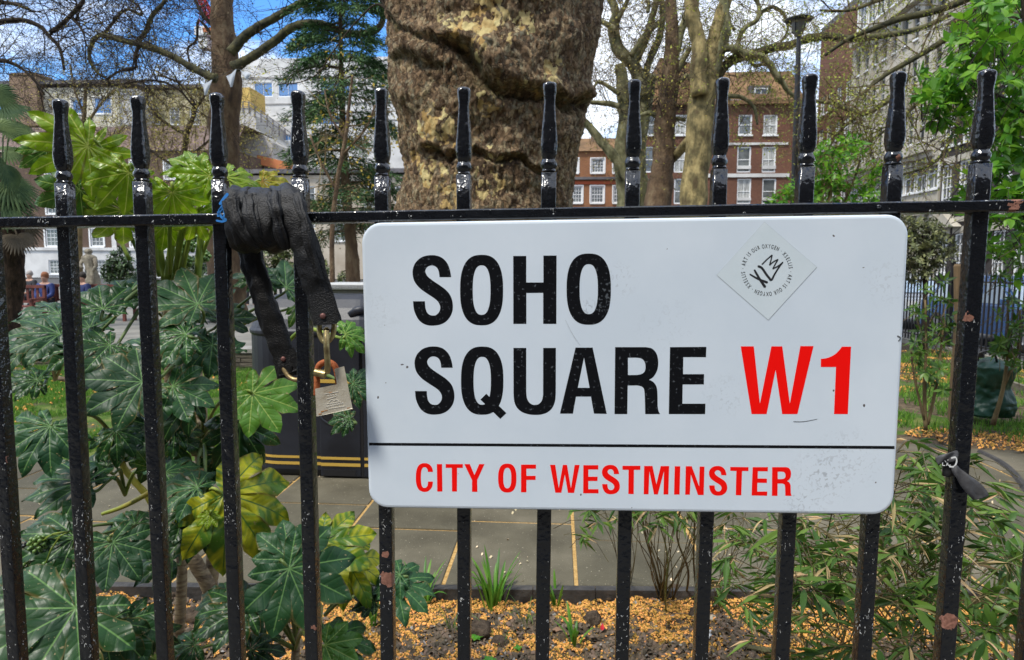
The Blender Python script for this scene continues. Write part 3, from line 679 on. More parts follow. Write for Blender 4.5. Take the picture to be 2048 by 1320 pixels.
f = faceY(96); A = empty('cream_brick_building', label='sandy brick building with tall windows half hidden by bare twigs left of the plane trunk', cat='building')
W_ = [(x0, x0+18, y0, y0+34) for x0 in (300, 340, 380, 500) for y0 in (215, 272, 330, 388)]
H_ = [rect(f, *t) for t in W_]; u0, u1, v0, v1 = rect(f, 278, 520, 178, 300); wall(f, 'wall', mat('sandy_brick', (.38, .33, .19), .85, var=[(.28, .25, .13), (.44, .38, .24)], vscale=.5), u0, u1, 0, v1, H_, A)
for h in H_: window(f, h, A, 2, 3, .12)
d_ = MB(); fbox(f, d_, 274, 520, 168, 178, -8, .5); d_.build('roof', M['slate'], A)

f = faceY(84); A = empty('white_office_block', label='bright white modern block with blue strip windows between the plane trunk and the conifer', cat='building')
W_ = [(508, 545, 164, 194), (556, 596, 164, 194), (552, 600, 268, 282), (640, 700, 164, 194), (640, 700, 230, 250)]
H_ = [rect(f, *t) for t in W_]; u0, u1, v0, v1 = rect(f, 484, 830, 112, 300); wall(f, 'wall', M['white'], u0, u1, 0, v1, H_, A)
for h in H_: window(f, h, A, 2, 1, .12, 'blueglass', sill=False)
for y0 in (153, 206, 240): d_ = MB(); fbox(f, d_, 484, 830, y0, y0+2, -.02, .08); d_.build('panel_joint', M['grey'], A)
f = faceY(76); A = empty('concrete_terrace_building', label='grey concrete stepped terrace building with railings right of the plane trunk', cat='building')
d_ = MB(); g = [f.conv(x, y) for (x, y) in ((468, 215), (500, 215), (512, 232), (512, 258), (545, 285), (545, 315), (600, 340))]
g = [(g[0][0], 0)]+g+[(g[-1][0], 0)]; d_.prism(g[::-1], 0, 8, fn=lambda x, y, z: (x, 76+z, y)); d_.build('wall', mat('pale_concrete', (.42, .40, .36), .8, var=[(.33, .31, .28), (.46, .44, .4)], vscale=.5), A)
d_ = MB(); fbox(f, d_, 470, 492, 170, 214, -5, -1); d_.build('penthouse', mat('yellow_panel', (.50, .33, .08), .7), A)
for i in range(9):
    x = 486+i*12; y = 205+max(0, i-1)*9; d_ = MB(); fbox(f, d_, x, x+1.6, y-2, y+22, .05, .15); d_.build('rail_post', M['slate'], A)
for k in (0, 9):
    d_ = MB(); d_.tube([tuple(at(486, 203+k, 75.9)), tuple(at(500, 205+k, 75.9)), tuple(at(600, 280+k, 75.9))], .05, 5); d_.build('handrail', M['slate'], A)
d_ = MB(); d_.prism([f.conv(520, 330), f.conv(596, 348), f.conv(596, 330), f.conv(520, 312)], -.8, -.2, fn=lambda x, y, z: (x, 76+z, y)); d_.build('canopy_roof', mat('orange_tile', (.5, .17, .06), .8), A)
f = faceY(70); A = empty('long_white_building', label='pale low building closing the square behind the conifer and big trunk', cat='building')
W_ = [(x0, x0+26, y0, y0+42) for x0 in range(480, 1080, 62) for y0 in (372, 440)]
H_ = [rect(f, *t) for t in W_]; u0, u1, v0, v1 = rect(f, 472, 1083, 348, 500); wall(f, 'wall', mat('warm_render', (.42, .36, .28), .85, var=[(.33, .27, .2), (.48, .42, .33)], vscale=.4), u0, u1, 0, v1, H_, A)
for h in H_: window(f, h, A, 2, 3, .12)
d_ = MB(); fbox(f, d_, 472, 1083, 336, 348, -8, .5); d_.build('roof', M['slate'], A)

# --- the street the photographer stands in: unseen terrace across the road, added to darken gloss reflections
f = Face((1, 0, 0), (0, 1, 0), (0, -13.5, 0), None)
A = empty('reflection_terrace', label='brown brick terrace across the road, facing the railing from behind the photographer', cat='building')
H_ = [(x, x+1.2, z, z+2.1) for x in np.arange(-33, 33, 3.1) for z in (1.0, 4.6, 8.2, 11.6)]
wall(f, 'wall', M['brick_brown'], -35, 35, 0, 15.5, H_, A)
for h in H_[::2]: window(f, h, A, 2, 2, .1)
for h in H_[1::2]: window(f, h, A, 2, 2, .1)
d_ = MB(); d_.box(-35, 35, -13.6, -13.1, 15.51, 15.9); d_.build('cornice', M['pale'], A)
# ------------------------------------------------------------------ trees
M['bark_brown'] = mat('brown_bark', (.12, .085, .055), .9, .2, var=[(.06, .042, .03), (.13, .085, .05), (.20, .15, .09)], vscale=4, stretch=(1.5, 1.5, .7), bump=.03, bscale=22, vcon=(.3, .7))
M['bark_plane'] = mat('plane_bark', (.2, .17, .08), .85, .3, var=[(.09, .065, .03), (.14, .115, .05), (.27, .21, .09), (.38, .30, .13)], vscale=3.4, stretch=(1.5, 1.5, .8), bump=.02, bscale=16, vcon=(.36, .64), vdet=8)
M['bark_green'] = mat('green_grey_bark', (.16, .15, .08), .85, .3, var=[(.075, .07, .035), (.15, .145, .07), (.27, .25, .14)], vscale=4, stretch=(1.5, 1.5, .8), bump=.02, bscale=16, vcon=(.36, .64))
M['bark_olive'] = mat('olive_limb_bark', (.07, .065, .035), .9, .2, var=[(.028, .03, .022), (.12, .11, .05)], vscale=6, bump=.01, bscale=30)
M['twig_dark'] = mat('dark_twig', (.035, .028, .022), .9, .2, var=[(.022, .018, .016), (.06, .045, .03)], vscale=5)
M['twig_tan'] = mat('tan_twig', (.16, .11, .055), .9, .2, var=[(.07, .05, .03), (.2, .15, .07)], vscale=3)
M['bud'] = mat('bud_leaf', (.38, .34, .08), .7, .3, tint=True, obj_rand=.5, trans=.35)
M['bud_brown'] = mat('brown_bud', (.10, .07, .035), .8, .2, tint=True, obj_rand=.5)
M['bud_green'] = mat('young_leaf', (.30, .34, .06), .6, .3, tint=True, obj_rand=.5, trans=.4)

# left plane tree with brown trunk
Y = 16.5
T = empty('plane_tree', label='straight brown plane trunk left of the conifer with two olive limbs arching right', cat='tree')
b = MB(); p = limb(b, [(456, 640, 44), (452, 560, 37), (450, 480, 33), (447, 400, 31), (447, 300, 29), (450, 220, 28), (452, 160, 29), (448, 100, 24), (446, 40, 22), (446, -80, 19), (440, -240, 14)], Y, 20, .12, 6)
b.build('trunk', M['bark_brown'], T, smooth=True)
tw = MB(); tips = []
Ls = [([(432, 158, 10), (405, 145, 8), (370, 128, 7), (330, 105, 6.5), (290, 92, 6.5), (258, 84, 6), (222, 75, 5.5), (198, 72, 4.5), (183, 95, 4), (180, 120, 3.6), (195, 145, 3), (215, 158, 2)], -1.5),
      ([(272, 88, 5), (292, 62, 5), (305, 30, 4.5), (330, 0, 4), (340, -30, 3)], -1), ([(276, 92, 3.5), (270, 115, 3.2), (270, 135, 3), (240, 142, 2.6), (215, 158, 2.2)], -1.2),
      ([(198, 72, 3.4), (215, 60, 3), (250, 20, 2.8), (284, 30, 2.8), (275, 10, 2.4), (258, 0, 2)], -1.2), ([(215, 158, 2.4), (230, 170, 2), (300, 160, 2), (350, 175, 2), (390, 215, 1.6)], -1.2),
      ([(436, 60, 4), (410, 35, 3.6), (395, 10, 3.2), (380, -20, 3)], .5), ([(425, 70, 3), (398, 40, 2.8), (393, 80, 2.6), (375, 98, 2.2), (380, 130, 1.6)], .5)]
for (q, dy) in Ls:
    m_ = MB(); path_ = limb(m_, q, Y+dy, 7, .5, 4); m_.build('limb', M['twig_dark'] if q[0][2] < 5 else M['bark_olive'], T, smooth=True)
    sprout(tw, path_, 13, 1.5, .014, 3, tips, kids=3, spread=1, minr=.004, droop=.1)
for q in ([(462, 105, 11), (485, 75, 9), (510, 58, 8.5), (545, 38, 8), (580, 20, 7.5), (610, 3, 7), (650, -25, 6), (700, -60, 5)],
          [(468, 135, 12), (490, 122, 9), (520, 102, 8.5), (548, 82, 8.5), (572, 62, 8.5), (600, 50, 8), (632, 47, 7.5), (665, 55, 7), (690, 64, 7), (722, 66, 7), (748, 62, 6.5), (764, 45, 5.5), (768, 10, 5), (774, -40, 5)]):
    m_ = MB(); path_ = limb(m_, q, Y-.5, 10, .4, 5); m_.build('limb', M['bark_olive'], T, smooth=True)
    sprout(tw, path_, 10, 1.3, .016, 3, tips, kids=3, spread=1, minr=.004)
tw.build('twigs', M['twig_dark'], T, kind='stuff'); 
P_, D_ = around(tips, 1, .03); leaf_mass('buds', P_, D_, .06, M['bud_brown'], T, .5, kind='stuff')

# bare crown of a tree standing just out of the frame on the left
def bare_tree(label, Y, trunk, limbs, tm, wm, per, L, bm, bsz, seed, gcount=20, lvl=3, group=None, nbud=1, kids=3, droop=.2, minr=.004, spread_=.04):
    random.seed(seed)
    T = empty('bare_tree', label=label, cat='tree', group=group)
    b = MB(); limb(b, trunk, Y, 12, .3, 5); b.build('trunk', tm, T, smooth=True)
    tw = MB(); tips = []
    for q in limbs:
        m_ = MB(); path_ = limb(m_, q, Y, 7, .6, 4); m_.build('limb', tm, T, smooth=True)
        sprout(tw, path_, gcount, L, .016, lvl, tips, kids=kids, spread=1, droop=droop, minr=minr)
    tw.build('twigs', wm, T, kind='stuff')
    if nbud:
        P_, D_ = around(tips, nbud, spread_); leaf_mass('buds', P_, D_, bsz, bm, T, .55, kind='stuff')
    return T
bare_tree('crown of a bare tree hanging in from beyond the left edge of the picture', 13, [(-160, 640, 40), (-150, 400, 32), (-120, 200, 26), (-90, 0, 20), (-60, -200, 14)],
          [[(-110, 120, 9), (-40, 60, 7), (30, 40, 5), (75, 52, 4.5), (95, 70, 4), (120, 98, 3.4), (128, 140, 2)], [(-90, 20, 8), (0, -30, 6), (70, -20, 5), (165, -5, 4.5), (138, 35, 4.5), (100, 66, 4.5)],
           [(-120, 200, 9), (-60, 150, 6), (0, 120, 5), (50, 140, 3), (90, 190, 2)], [(-100, 60, 7), (-30, 10, 5), (20, 5, 4), (60, 20, 3)], [(140, 33, 3), (160, 55, 2.5), (168, 70, 2)]],
          M['twig_dark'], M['twig_dark'], 1, 1.2, M['bud'], .035, 11, 20, 3, nbud=1, minr=.0028)
bare_tree('slim bare tree with tiny yellow buds before the terrace at far left', 24, [(160, 600, 7), (158, 420, 6), (162, 300, 5), (168, 230, 4), (172, 170, 3)],
          [[(160, 300, 3), (130, 250, 2.6), (100, 210, 2)], [(165, 260, 3), (200, 210, 2.5), (230, 180, 2)], [(168, 230, 3), (150, 180, 2), (140, 130, 1.6)], [(162, 330, 3), (215, 290, 2), (250, 250, 1.6)], [(160, 340, 3), (90, 310, 2), (50, 270, 1.6)]],
          M['twig_tan'], M['twig_dark'], 1, 1.8, M['bud'], .07, 12, 11, 3, nbud=1, minr=.005, spread_=.12)
bare_tree('slim many branched bare tree in yellow bud just left of the brown plane trunk', 21, [(362, 600, 7), (360, 420, 6), (366, 320, 5.5), (374, 270, 5), (390, 220, 4), (380, 190, 3)],
          [[(374, 270, 3.4), (330, 245, 3), (300, 215, 2.2), (290, 190, 2)], [(390, 220, 3), (410, 190, 2.5), (420, 150, 2)], [(366, 320, 3), (420, 280, 2.5), (440, 240, 2)], [(380, 190, 2.6), (355, 165, 2), (320, 150, 2)], [(362, 340, 3), (300, 300, 2.4), (270, 270, 2)]],
          M['twig_dark'], M['twig_tan'], 1, 1.7, M['bud'], .07, 13, 15, 3, nbud=3, minr=.004, spread_=.12)

# right group of planes
Y = 17
T = empty('plane_tree', label='slender grey green plane with forked limbs just right of the massive trunk', cat='tree')
b = MB(); limb(b, [(1262, 680, 24), (1258, 560, 22), (1254, 440, 20), (1250, 380, 19), (1246, 300, 16), (1252, 230, 15), (1247, 180, 13), (1240, 130, 10)], Y, 14, .3, 6); b.build('trunk', M['bark_green'], T, smooth=True)
tw = MB(); tips = []
for q in ([(1262, 360, 11), (1236, 325, 10), (1208, 290, 9), (1185, 262, 8), (1166, 240, 6), (1150, 225, 5)], [(1240, 215, 6), (1215, 208, 5.5), (1185, 204, 4), (1170, 200, 2.4)], [(1240, 190, 5), (1215, 172, 4), (1195, 165, 3), (1180, 190, 2)],
          [(1290, 190, 13), (1275, 145, 13), (1255, 115, 12), (1235, 90, 12), (1226, 55, 11), (1230, 20, 8), (1215, -20, 7)], [(1232, 60, 6), (1210, 45, 5), (1190, 38, 4), (1180, 30, 3)],
          [(1270, 130, 7), (1290, 80, 7), (1302, 40, 6.5), (1310, 0, 6), (1315, -40, 5)], [(1262, 110, 6), (1290, 70, 6), (1330, 35, 5), (1345, 0, 5)], [(1284, 170, 8), (1300, 120, 7), (1320, 70, 7), (1325, 30, 6), (1320, -10, 5)],
          [(1234, 40, 5), (1250, 10, 4), (1262, -20, 4)], [(1295, 25, 4), (1298, 5, 4), (1290, -15, 3)]):
    m_ = MB(); path_ = limb(m_, q, Y+random.uniform(-.4, .4), 9, .5, 5); m_.build('limb', M['bark_green'], T, smooth=True)
    sprout(tw, path_, 9, 1.3, .015, 3, tips, kids=3, spread=1, minr=.004)
m_ = MB(); limb(m_, [(1282, 420, 18), (1276, 330, 16), (1280, 260, 16), (1288, 200, 15), (1300, 150, 12)], Y+.3, 12, .3, 6); m_.build('trunk', M['bark_green'], T, smooth=True)
tw.build('twigs', M['twig_tan'], T, kind='stuff'); P_, D_ = around(tips, 1, .05); leaf_mass('buds', P_, D_, .06, M['bud'], T, .5, kind='stuff')

T = empty('plane_tree', label='leaning reddish brown plane trunk in the middle of the right hand group', cat='tree')
b = MB(); limb(b, [(1300, 640, 38), (1308, 500, 32), (1314, 410, 27), (1322, 350, 22), (1328, 290, 21), (1334, 220, 19), (1340, 150, 16), (1344, 90, 13), (1344, 30, 11), (1340, -30, 10), (1335, -120, 8)], Y-1, 18, .2, 6); b.build('trunk', M['bark_brown'], T, smooth=True)
tw = MB(); tips = []
for q in ([(1350, 110, 9), (1362, 70, 8), (1372, 40, 7), (1380, -10, 6)], [(1336, 180, 6), (1352, 145, 6), (1372, 110, 5), (1380, 95, 5)], [(1328, 240, 6), (1300, 225, 5), (1280, 230, 3)], [(1325, 260, 5), (1345, 238, 4), (1372, 240, 3.6)], [(1340, 160, 5), (1356, 165, 4), (1374, 150, 4), (1380, 160, 3)]):
    m_ = MB(); path_ = limb(m_, q, Y-1, 9, .5, 5); m_.build('limb', M['bark_green'], T, smooth=True)
    sprout(tw, path_, 7, 1.1, .014, 3, tips, kids=3, spread=1, minr=.004)
tw.build('twigs', M['twig_dark'], T, kind='stuff'); P_, D_ = around(tips, 1, .05); leaf_mass('buds', P_, D_, .06, M['bud'], T, .5, kind='stuff')

Y = 15
T = empty('plane_tree', label='stout yellow mottled plane forking in two, right of the reddish trunk', cat='tree')
b = MB(); limb(b, [(1376, 680, 40), (1380, 560, 32), (1384, 460, 28), (1388, 400, 26), (1392, 330, 25), (1397, 270, 25), (1404, 210, 25), (1410, 165, 24), (1414, 135, 20), (1424, 95, 15), (1432, 60, 13), (1444, 25, 12), (1456, -10, 11), (1465, -80, 9)], Y, 20, .22, 6); b.build('trunk', M['bark_plane'], T, smooth=True)
tw = MB(); tips = []; P3 = []
for (q, mm) in (([(1402, 190, 17), (1396, 130, 16), (1394, 90, 15), (1388, 45, 14), (1382, 0, 13), (1376, -60, 11)], 'bark_plane'), ([(1420, 150, 14), (1440, 90, 12), (1452, 50, 10), (1450, 10, 9), (1460, -40, 8)], 'bark_green'),
          ([(1436, 155, 8), (1455, 128, 9), (1478, 116, 9), (1505, 108, 8.5), (1528, 100, 8), (1552, 92, 8), (1580, 88, 8), (1605, 80, 8), (1632, 73, 8), (1665, 72, 7.5), (1700, 76, 7), (1760, 72, 6), (1830, 60, 5), (1900, 30, 4)], 'bark_olive'),
          ([(1444, 100, 7), (1465, 98, 7), (1490, 106, 7), (1520, 112, 7), (1540, 128, 6.5), (1552, 148, 6), (1566, 165, 5), (1576, 182, 4), (1600, 200, 3)], 'bark_green'),
          ([(1502, 108, 3.4), (1508, 130, 3.2), (1535, 130, 3), (1555, 160, 3), (1572, 170, 2)], 'bark_green'),
          ([(1468, 120, 5), (1478, 80, 4.5), (1490, 55, 4.5), (1515, 38, 4.5), (1518, 10, 4), (1500, -20, 4)], 'bark_green'), ([(1516, 30, 3.8), (1545, 14, 3.6), (1568, 30, 3), (1575, 60, 2.4), (1560, 85, 2)], 'bark_olive'),
          ([(1454, 192, 5), (1485, 195, 4), (1508, 215, 3), (1515, 250, 2)], 'bark_green'), ([(1392, 262, 10), (1376, 282, 9, .4), (1356, 304, 9, .9), (1338, 322, 9, 1.3), (1320, 345, 8, 1.7)], 'bark_plane'), ([(1470, 60, 3), (1450, 30, 3), (1452, 0, 3)], 'bark_green')):
    m_ = MB(); path_ = limb(m_, q, Y+random.uniform(-.3, .3), 10, .45, 5); m_.build('limb', M[mm], T, smooth=True); P3.append(path_)
for i, path_ in enumerate(P3): sprout(tw, path_, 14 if i in (2, 3, 5, 6) else 6, 1.1, .013, 3, tips, kids=3, spread=1, droop=.3, minr=.0035)
tw.build('twigs', M['twig_tan'], T, kind='stuff'); P_, D_ = around(tips, 2, .06); leaf_mass('buds', P_, D_, .055, M['bud_green'], T, .6, kind='stuff')

Y = 11
bare_tree('plane in fresh yellow green leaf with long drooping twigs over the right street', Y, [(2330, 700, 60), (2320, 400, 52), (2290, 100, 45), (2240, -100, 36)],
          [[(2240, -60, 20), (2100, -60, 12), (1980, -20, 9), (1880, 20, 7), (1800, 40, 6), (1740, 60, 5), (1700, 75, 4), (1650, 110, 3)], [(2200, -40, 14), (2040, 30, 8), (1930, 60, 6), (1840, 110, 5), (1770, 150, 4), (1720, 190, 3)],
           [(1820, 150, 5), (1790, 190, 4.5), (1765, 208, 4.5), (1740, 222, 4.5), (1718, 226, 5), (1690, 216, 4.5), (1660, 204, 4), (1630, 202, 3.4)], [(2000, -40, 6), (1860, -30, 5), (1760, 0, 4), (1700, 20, 3), (1640, 20, 2)],
           [(1940, 100, 4), (1860, 180, 3.5), (1800, 240, 3), (1740, 280, 2)], [(1718, 226, 3), (1680, 260, 2.6), (1655, 300, 2)], [(1990, 60, 4), (1900, 280, 3), (1860, 330, 2.4), (1800, 350, 2)]],
          M['bark_olive'], M['twig_tan'], 1, .8, M['bud_green'], .045, 14, 17, 3, nbud=3, droop=.6, minr=.0025, spread_=.07)

# ------------------------------------------------------------------ the massive trunk
def big_trunk():
    Yb = 6.0
    T = empty('massive_plane_tree', label='enormous gnarled plane tree trunk with flaking cream patches, centre of the square', cat='tree')
    ys = [-420, -300, -120, 0, 50, 100, 150, 200, 250, 280, 330, 400, 460, 560, 700, 830]
    lf = [700, 735, 768, 775, 778, 785, 781, 787, 799, 809, 814, 800, 792, 778, 750, 715]
    rt = [1330, 1290, 1235, 1207, 1202, 1193, 1190, 1188, 1176, 1166, 1152, 1140, 1143, 1152, 1185, 1230]
    z = [at(1000, y, Yb).z for y in ys][::-1]; xl = [at(x, y, Yb).x for x, y in zip(lf, ys)][::-1]; xr = [at(x, y, Yb).x for x, y in zip(rt, ys)][::-1]
    nz_, na = 420, 560
    zz = np.linspace(z[0]-.1, z[-1], nz_); L_ = np.interp(zz, z, xl); R_ = np.interp(zz, z, xr)
    V = np.zeros((nz_, na, 3)); tint = np.zeros((nz_, na)); moss = np.zeros((nz_, na)); mud = np.zeros((nz_, na))
    ridges = [([(905, 85), (950, 120), (1000, 178), (1060, 195), (1130, 198), (1180, 215)], 26, .16), ([(868, 300), (900, 318), (915, 300)], 13, .09), ([(955, 292), (1000, 322), (1050, 325), (1085, 345)], 12, .08),
              ([(785, 40), (850, 75), (905, 85)], 18, .06), ([(800, 110), (840, 140), (880, 130)], 16, .05)]
    burrs = [((880, 255), 42, .11), ((1020, 290), 46, .09), ((1015, 120), 60, .10), ((830, 90), 40, .08), ((1150, 60), 40, .06), ((1130, 260), 30, .05), ((960, 60), 50, .05), ((820, 185), 35, .07)]
    pt = [((880, 255), 34, 1), ((975, 30), 60, .95), ((925, 50), 38, .9), ((1085, 150), 45, .6), ((960, 95), 24, .8), ((900, 400), 60, .6), ((985, 330), 60, .45), ((1070, 60), 50, .5), ((850, 340), 34, .6), ((985, 200), 30, .5)]
    def to_px(p):
        v = p-CAM; zc = v.dot(fw); return 1024+F*v.dot(RT)/zc, 660-F*v.dot(UP)/zc
    for i in range(nz_):
        cx = (L_[i]+R_[i])/2; r = (R_[i]-L_[i])/2
        for j in range(na):
            a = 2*PI*j/na; front = math.sin(a) < .25
            d = Vector((math.cos(a), math.sin(a), 0)); p = Vector((cx, Yb, zz[i])) + Vector((d.x*r, d.y*r*.92, 0))
            q = Vector((p.x, p.y, p.z))
            h = .045*noise.noise(q*1.7) 
            if front:
                wv = noise.noise(q*2.2)*.25
                s = Vector((q.x*10+wv, q.y*10+wv, q.z*4.5))
                vd = noise.voronoi(s)[0]; crack = min(1, (vd[1]-vd[0])*3.2)
                s2 = Vector((q.x*24, q.y*24, q.z*11)); vd2 = noise.voronoi(s2)[0]; cr2 = min(1, (vd2[1]-vd2[0])*3)
                rough = .55+.45*noise.noise(q*1.1+Vector((5, 0, 0)))
                h += .030*(crack-.8)*rough + .013*(cr2-.8)*(1.3-rough*.5) + .015*noise.fractal(q*11, 1, 2, 5) + .032*noise.noise(q*3.1)
                px, py = to_px(p); cd_ = 0
                px += 22*noise.noise(q*3)+8*noise.noise(q*9); py += 22*noise.noise(q*3+Vector((3, 3, 3)))+8*noise.noise(q*9+Vector((3, 3, 3)))
                if py < 520 and p.y < Yb:
                    for (pl, wdt, dep) in ridges:
                        best = 1e9
                        for k in range(len(pl)-1):
                            ax, ay = pl[k]; bx_, by = pl[k+1]; dx, dy = bx_-ax, by-ay; t = max(0, min(1, ((px-ax)*dx+(py-ay)*dy)/(dx*dx+dy*dy)))
                            e = (px-ax-dx*t)**2+(py-ay-dy*t)**2
                            if e < best: best = e; sgn = (px-ax)*dy-(py-ay)*dx
                        e = math.sqrt(best); h -= dep*.8*math.exp(-(e/(wdt*.5))**2)
                        if sgn > 0: h += dep*.42*math.exp(-((e-wdt*.9)/(wdt*.8))**2)
                        cd_ = max(cd_, math.exp(-(e/(wdt*.8))**2))
                    for ((bx_, by), br, dep) in burrs:
                        e2 = ((px-bx_)**2+(py-by)**2)/br**2; h += dep*math.exp(-e2)
                    m_ = 0
                    for ((bx_, by), br, am) in pt: m_ = max(m_, am*math.exp(-((px-bx_)**2+((py-by)*.8)**2)/br**2))
                    tint[i, j] = m_
                    moss[i, j] = cd_
                # flaking plates: the pale areas sit a little deeper than the brown bark
            p = p + d*h; V[i, j] = p
    me = bpy.data.meshes.new('trunk'); me.vertices.add(nz_*na); me.vertices.foreach_set('co', V.ravel())
    ii, jj = np.meshgrid(np.arange(nz_-1), np.arange(na), indexing='ij'); j2 = (jj+1) % na
    Q = np.stack([ii*na+jj, ii*na+j2, (ii+1)*na+j2, (ii+1)*na+jj], -1).reshape(-1, 4).astype(np.int32)
    me.loops.add(Q.size); me.loops.foreach_set('vertex_index', Q.ravel()); me.polygons.add(len(Q))
    me.polygons.foreach_set('loop_start', np.arange(0, Q.size, 4, dtype=np.int32)); me.polygons.foreach_set('loop_total', np.full(len(Q), 4, np.int32))
    me.polygons.foreach_set('use_smooth', [True]*len(Q))
    for nm, arr in (('patch', tint), ('moss', moss)):
        a_ = me.attributes.new(nm, 'FLOAT', 'POINT'); a_.data.foreach_set('value', arr.ravel().astype(np.float32))
    m = mat('old_plane_bark', (.13, .09, .055), .88, .25); n, l, pn = nodes(m)
    g = n.new('ShaderNodeNewGeometry'); mp = n.new('ShaderNodeMapping'); mp.inputs['Scale'].default_value = (1, 1, .6); l.new(g.outputs['Position'], mp.inputs[0])
    def noi(sc, det=5, vec=mp.outputs[0], dist=0, rough=.6):
        t = n.new('ShaderNodeTexNoise'); t.inputs['Scale'].default_value = sc; t.inputs['Detail'].default_value = det; t.inputs['Distortion'].default_value = dist; t.inputs['Roughness'].default_value = rough; l.new(vec, t.inputs['Vector']); return t.outputs[0]
    pa = n.new('ShaderNodeAttribute'); pa.attribute_name = 'patch'; ma = n.new('ShaderNodeAttribute'); ma.attribute_name = 'moss'
    def vor(sc, feat, warp, wsc):
        tn_ = n.new('ShaderNodeTexNoise'); tn_.inputs['Scale'].default_value = wsc; tn_.inputs['Detail'].default_value = 4; l.new(g.outputs['Position'], tn_.inputs['Vector'])
        dm_ = n.new('ShaderNodeMixRGB'); dm_.blend_type = 'ADD'; dm_.inputs[0].default_value = warp; l.new(mp.outputs[0], dm_.inputs[1]); l.new(tn_.outputs['Color'], dm_.inputs[2])
        v = n.new('ShaderNodeTexVoronoi'); v.feature = feat; v.inputs['Scale'].default_value = sc; l.new(dm_.outputs[0], v.inputs['Vector']); return v
    v1 = vor(9, 'F1', .30, 6); e1 = vor(9, 'DISTANCE_TO_EDGE', .30, 6); v2 = vor(26, 'F1', .13, 14); e2 = vor(26, 'DISTANCE_TO_EDGE', .13, 14)
    s1 = n.new('ShaderNodeSeparateColor'); l.new(v1.outputs['Color'], s1.inputs[0]); s2 = n.new('ShaderNodeSeparateColor'); l.new(v2.outputs['Color'], s2.inputs[0])
    key = math_n(n, l, 'ADD', math_n(n, l, 'MULTIPLY', s1.outputs[0], .35), math_n(n, l, 'MULTIPLY', s2.outputs[0], .65))
    r = n.new('ShaderNodeValToRGB'); r.color_ramp.interpolation = 'LINEAR'; e = r.color_ramp.elements; e[0].position = .0; e[0].color = (.07, .045, .028, 1); e[1].position = 1; e[1].color = (.46, .36, .20, 1)
    for (ps, cl_) in ((.28, (.14, .09, .05)), (.45, (.23, .15, .082)), (.58, (.28, .195, .11)), (.68, (.21, .185, .12)), (.78, (.38, .265, .145)), (.9, (.33, .28, .17))):
        q_ = e.new(ps); q_.color = (*cl_, 1)
    l.new(key, r.inputs[0]); c = r.outputs[0]
    fn_ = n.new('ShaderNodeMapRange'); fn_.inputs[1].default_value = .3; fn_.inputs[2].default_value = .7; fn_.inputs[3].default_value = .45; fn_.inputs[4].default_value = 1.5; l.new(noi(34, 8, rough=.75), fn_.inputs[0])
    hv = n.new('ShaderNodeHueSaturation'); l.new(c, hv.inputs['Color']); l.new(fn_.outputs[0], hv.inputs['Value']); c = hv.outputs[0]
    v3 = vor(15, 'F1', .22, 8); s3 = n.new('ShaderNodeSeparateColor'); l.new(v3.outputs['Color'], s3.inputs[0])
    pv = math_n(n, l, 'ADD', math_n(n, l, 'MULTIPLY', pa.outputs['Fac'], .60), math_n(n, l, 'MULTIPLY', s3.outputs[0], .55))
    pk = n.new('ShaderNodeMapRange'); pk.inputs[1].default_value = .66; pk.inputs[2].default_value = .68; l.new(math_n(n, l, 'MULTIPLY_ADD', noi(22, 3), .12, math_n(n, l, 'SUBTRACT', pv, .06)), pk.inputs[0])
    pc = mixc(n, l, s3.outputs[1], (.60, .51, .24), (.44, .28, .10)); c = mixc(n, l, pk.outputs[0], c, pc)
    ck = n.new('ShaderNodeMapRange'); ck.inputs[1].default_value = .045; ck.inputs[2].default_value = .0; l.new(math_n(n, l, 'MULTIPLY_ADD', noi(30, 3), -.03, math_n(n, l, 'ADD', e2.outputs['Distance'], .015)), ck.inputs[0])
    ck1 = n.new('ShaderNodeMapRange'); ck1.inputs[1].default_value = .05; ck1.inputs[2].default_value = .0; l.new(e1.outputs['Distance'], ck1.inputs[0])
    crk = math_n(n, l, 'MULTIPLY', math_n(n, l, 'MAXIMUM', math_n(n, l, 'MULTIPLY', ck.outputs[0], .65), ck1.outputs[0]), math_n(n, l, 'SUBTRACT', 1, pk.outputs[0])); c = mixc(n, l, math_n(n, l, 'MULTIPLY', crk, .55), c, (.05, .034, .022))
    ms = n.new('ShaderNodeMapRange'); ms.inputs[1].default_value = .60; ms.inputs[2].default_value = .85; l.new(math_n(n, l, 'MULTIPLY_ADD', ma.outputs['Fac'], .22, noi(6, 6, rough=.75)), ms.inputs[0])
    c = mixc(n, l, math_n(n, l, 'MULTIPLY', ms.outputs[0], .7), c, (.075, .08, .025)); l.new(c, pn.inputs['Base Color'])
    hgt = math_n(n, l, 'ADD', math_n(n, l, 'MULTIPLY', noi(38, 6, rough=.75), .8), math_n(n, l, 'ADD', math_n(n, l, 'MULTIPLY', crk, -.7), math_n(n, l, 'MULTIPLY', s2.outputs[1], .5)))
    hgt = math_n(n, l, 'ADD', hgt, math_n(n, l, 'MULTIPLY', pk.outputs[0], -.3))
    bp = n.new('ShaderNodeBump'); bp.inputs['Distance'].default_value = .026; l.new(hgt, bp.inputs['Height']); l.new(bp.outputs[0], pn.inputs['Normal'])
    me.materials.append(m); me.update(calc_edges=True); link('trunk', me, T)
    tw = MB(); tips = []
    for q in ([(1240, -330, 90), (1330, -520, 70), (1450, -700, 50)], [(800, -330, 90), (700, -520, 70), (560, -700, 50)]):
        m_ = MB(); path_ = limb(m_, q, Yb, 14, .2, 6); m_.build('limb', M['bark_plane'], T, smooth=True)
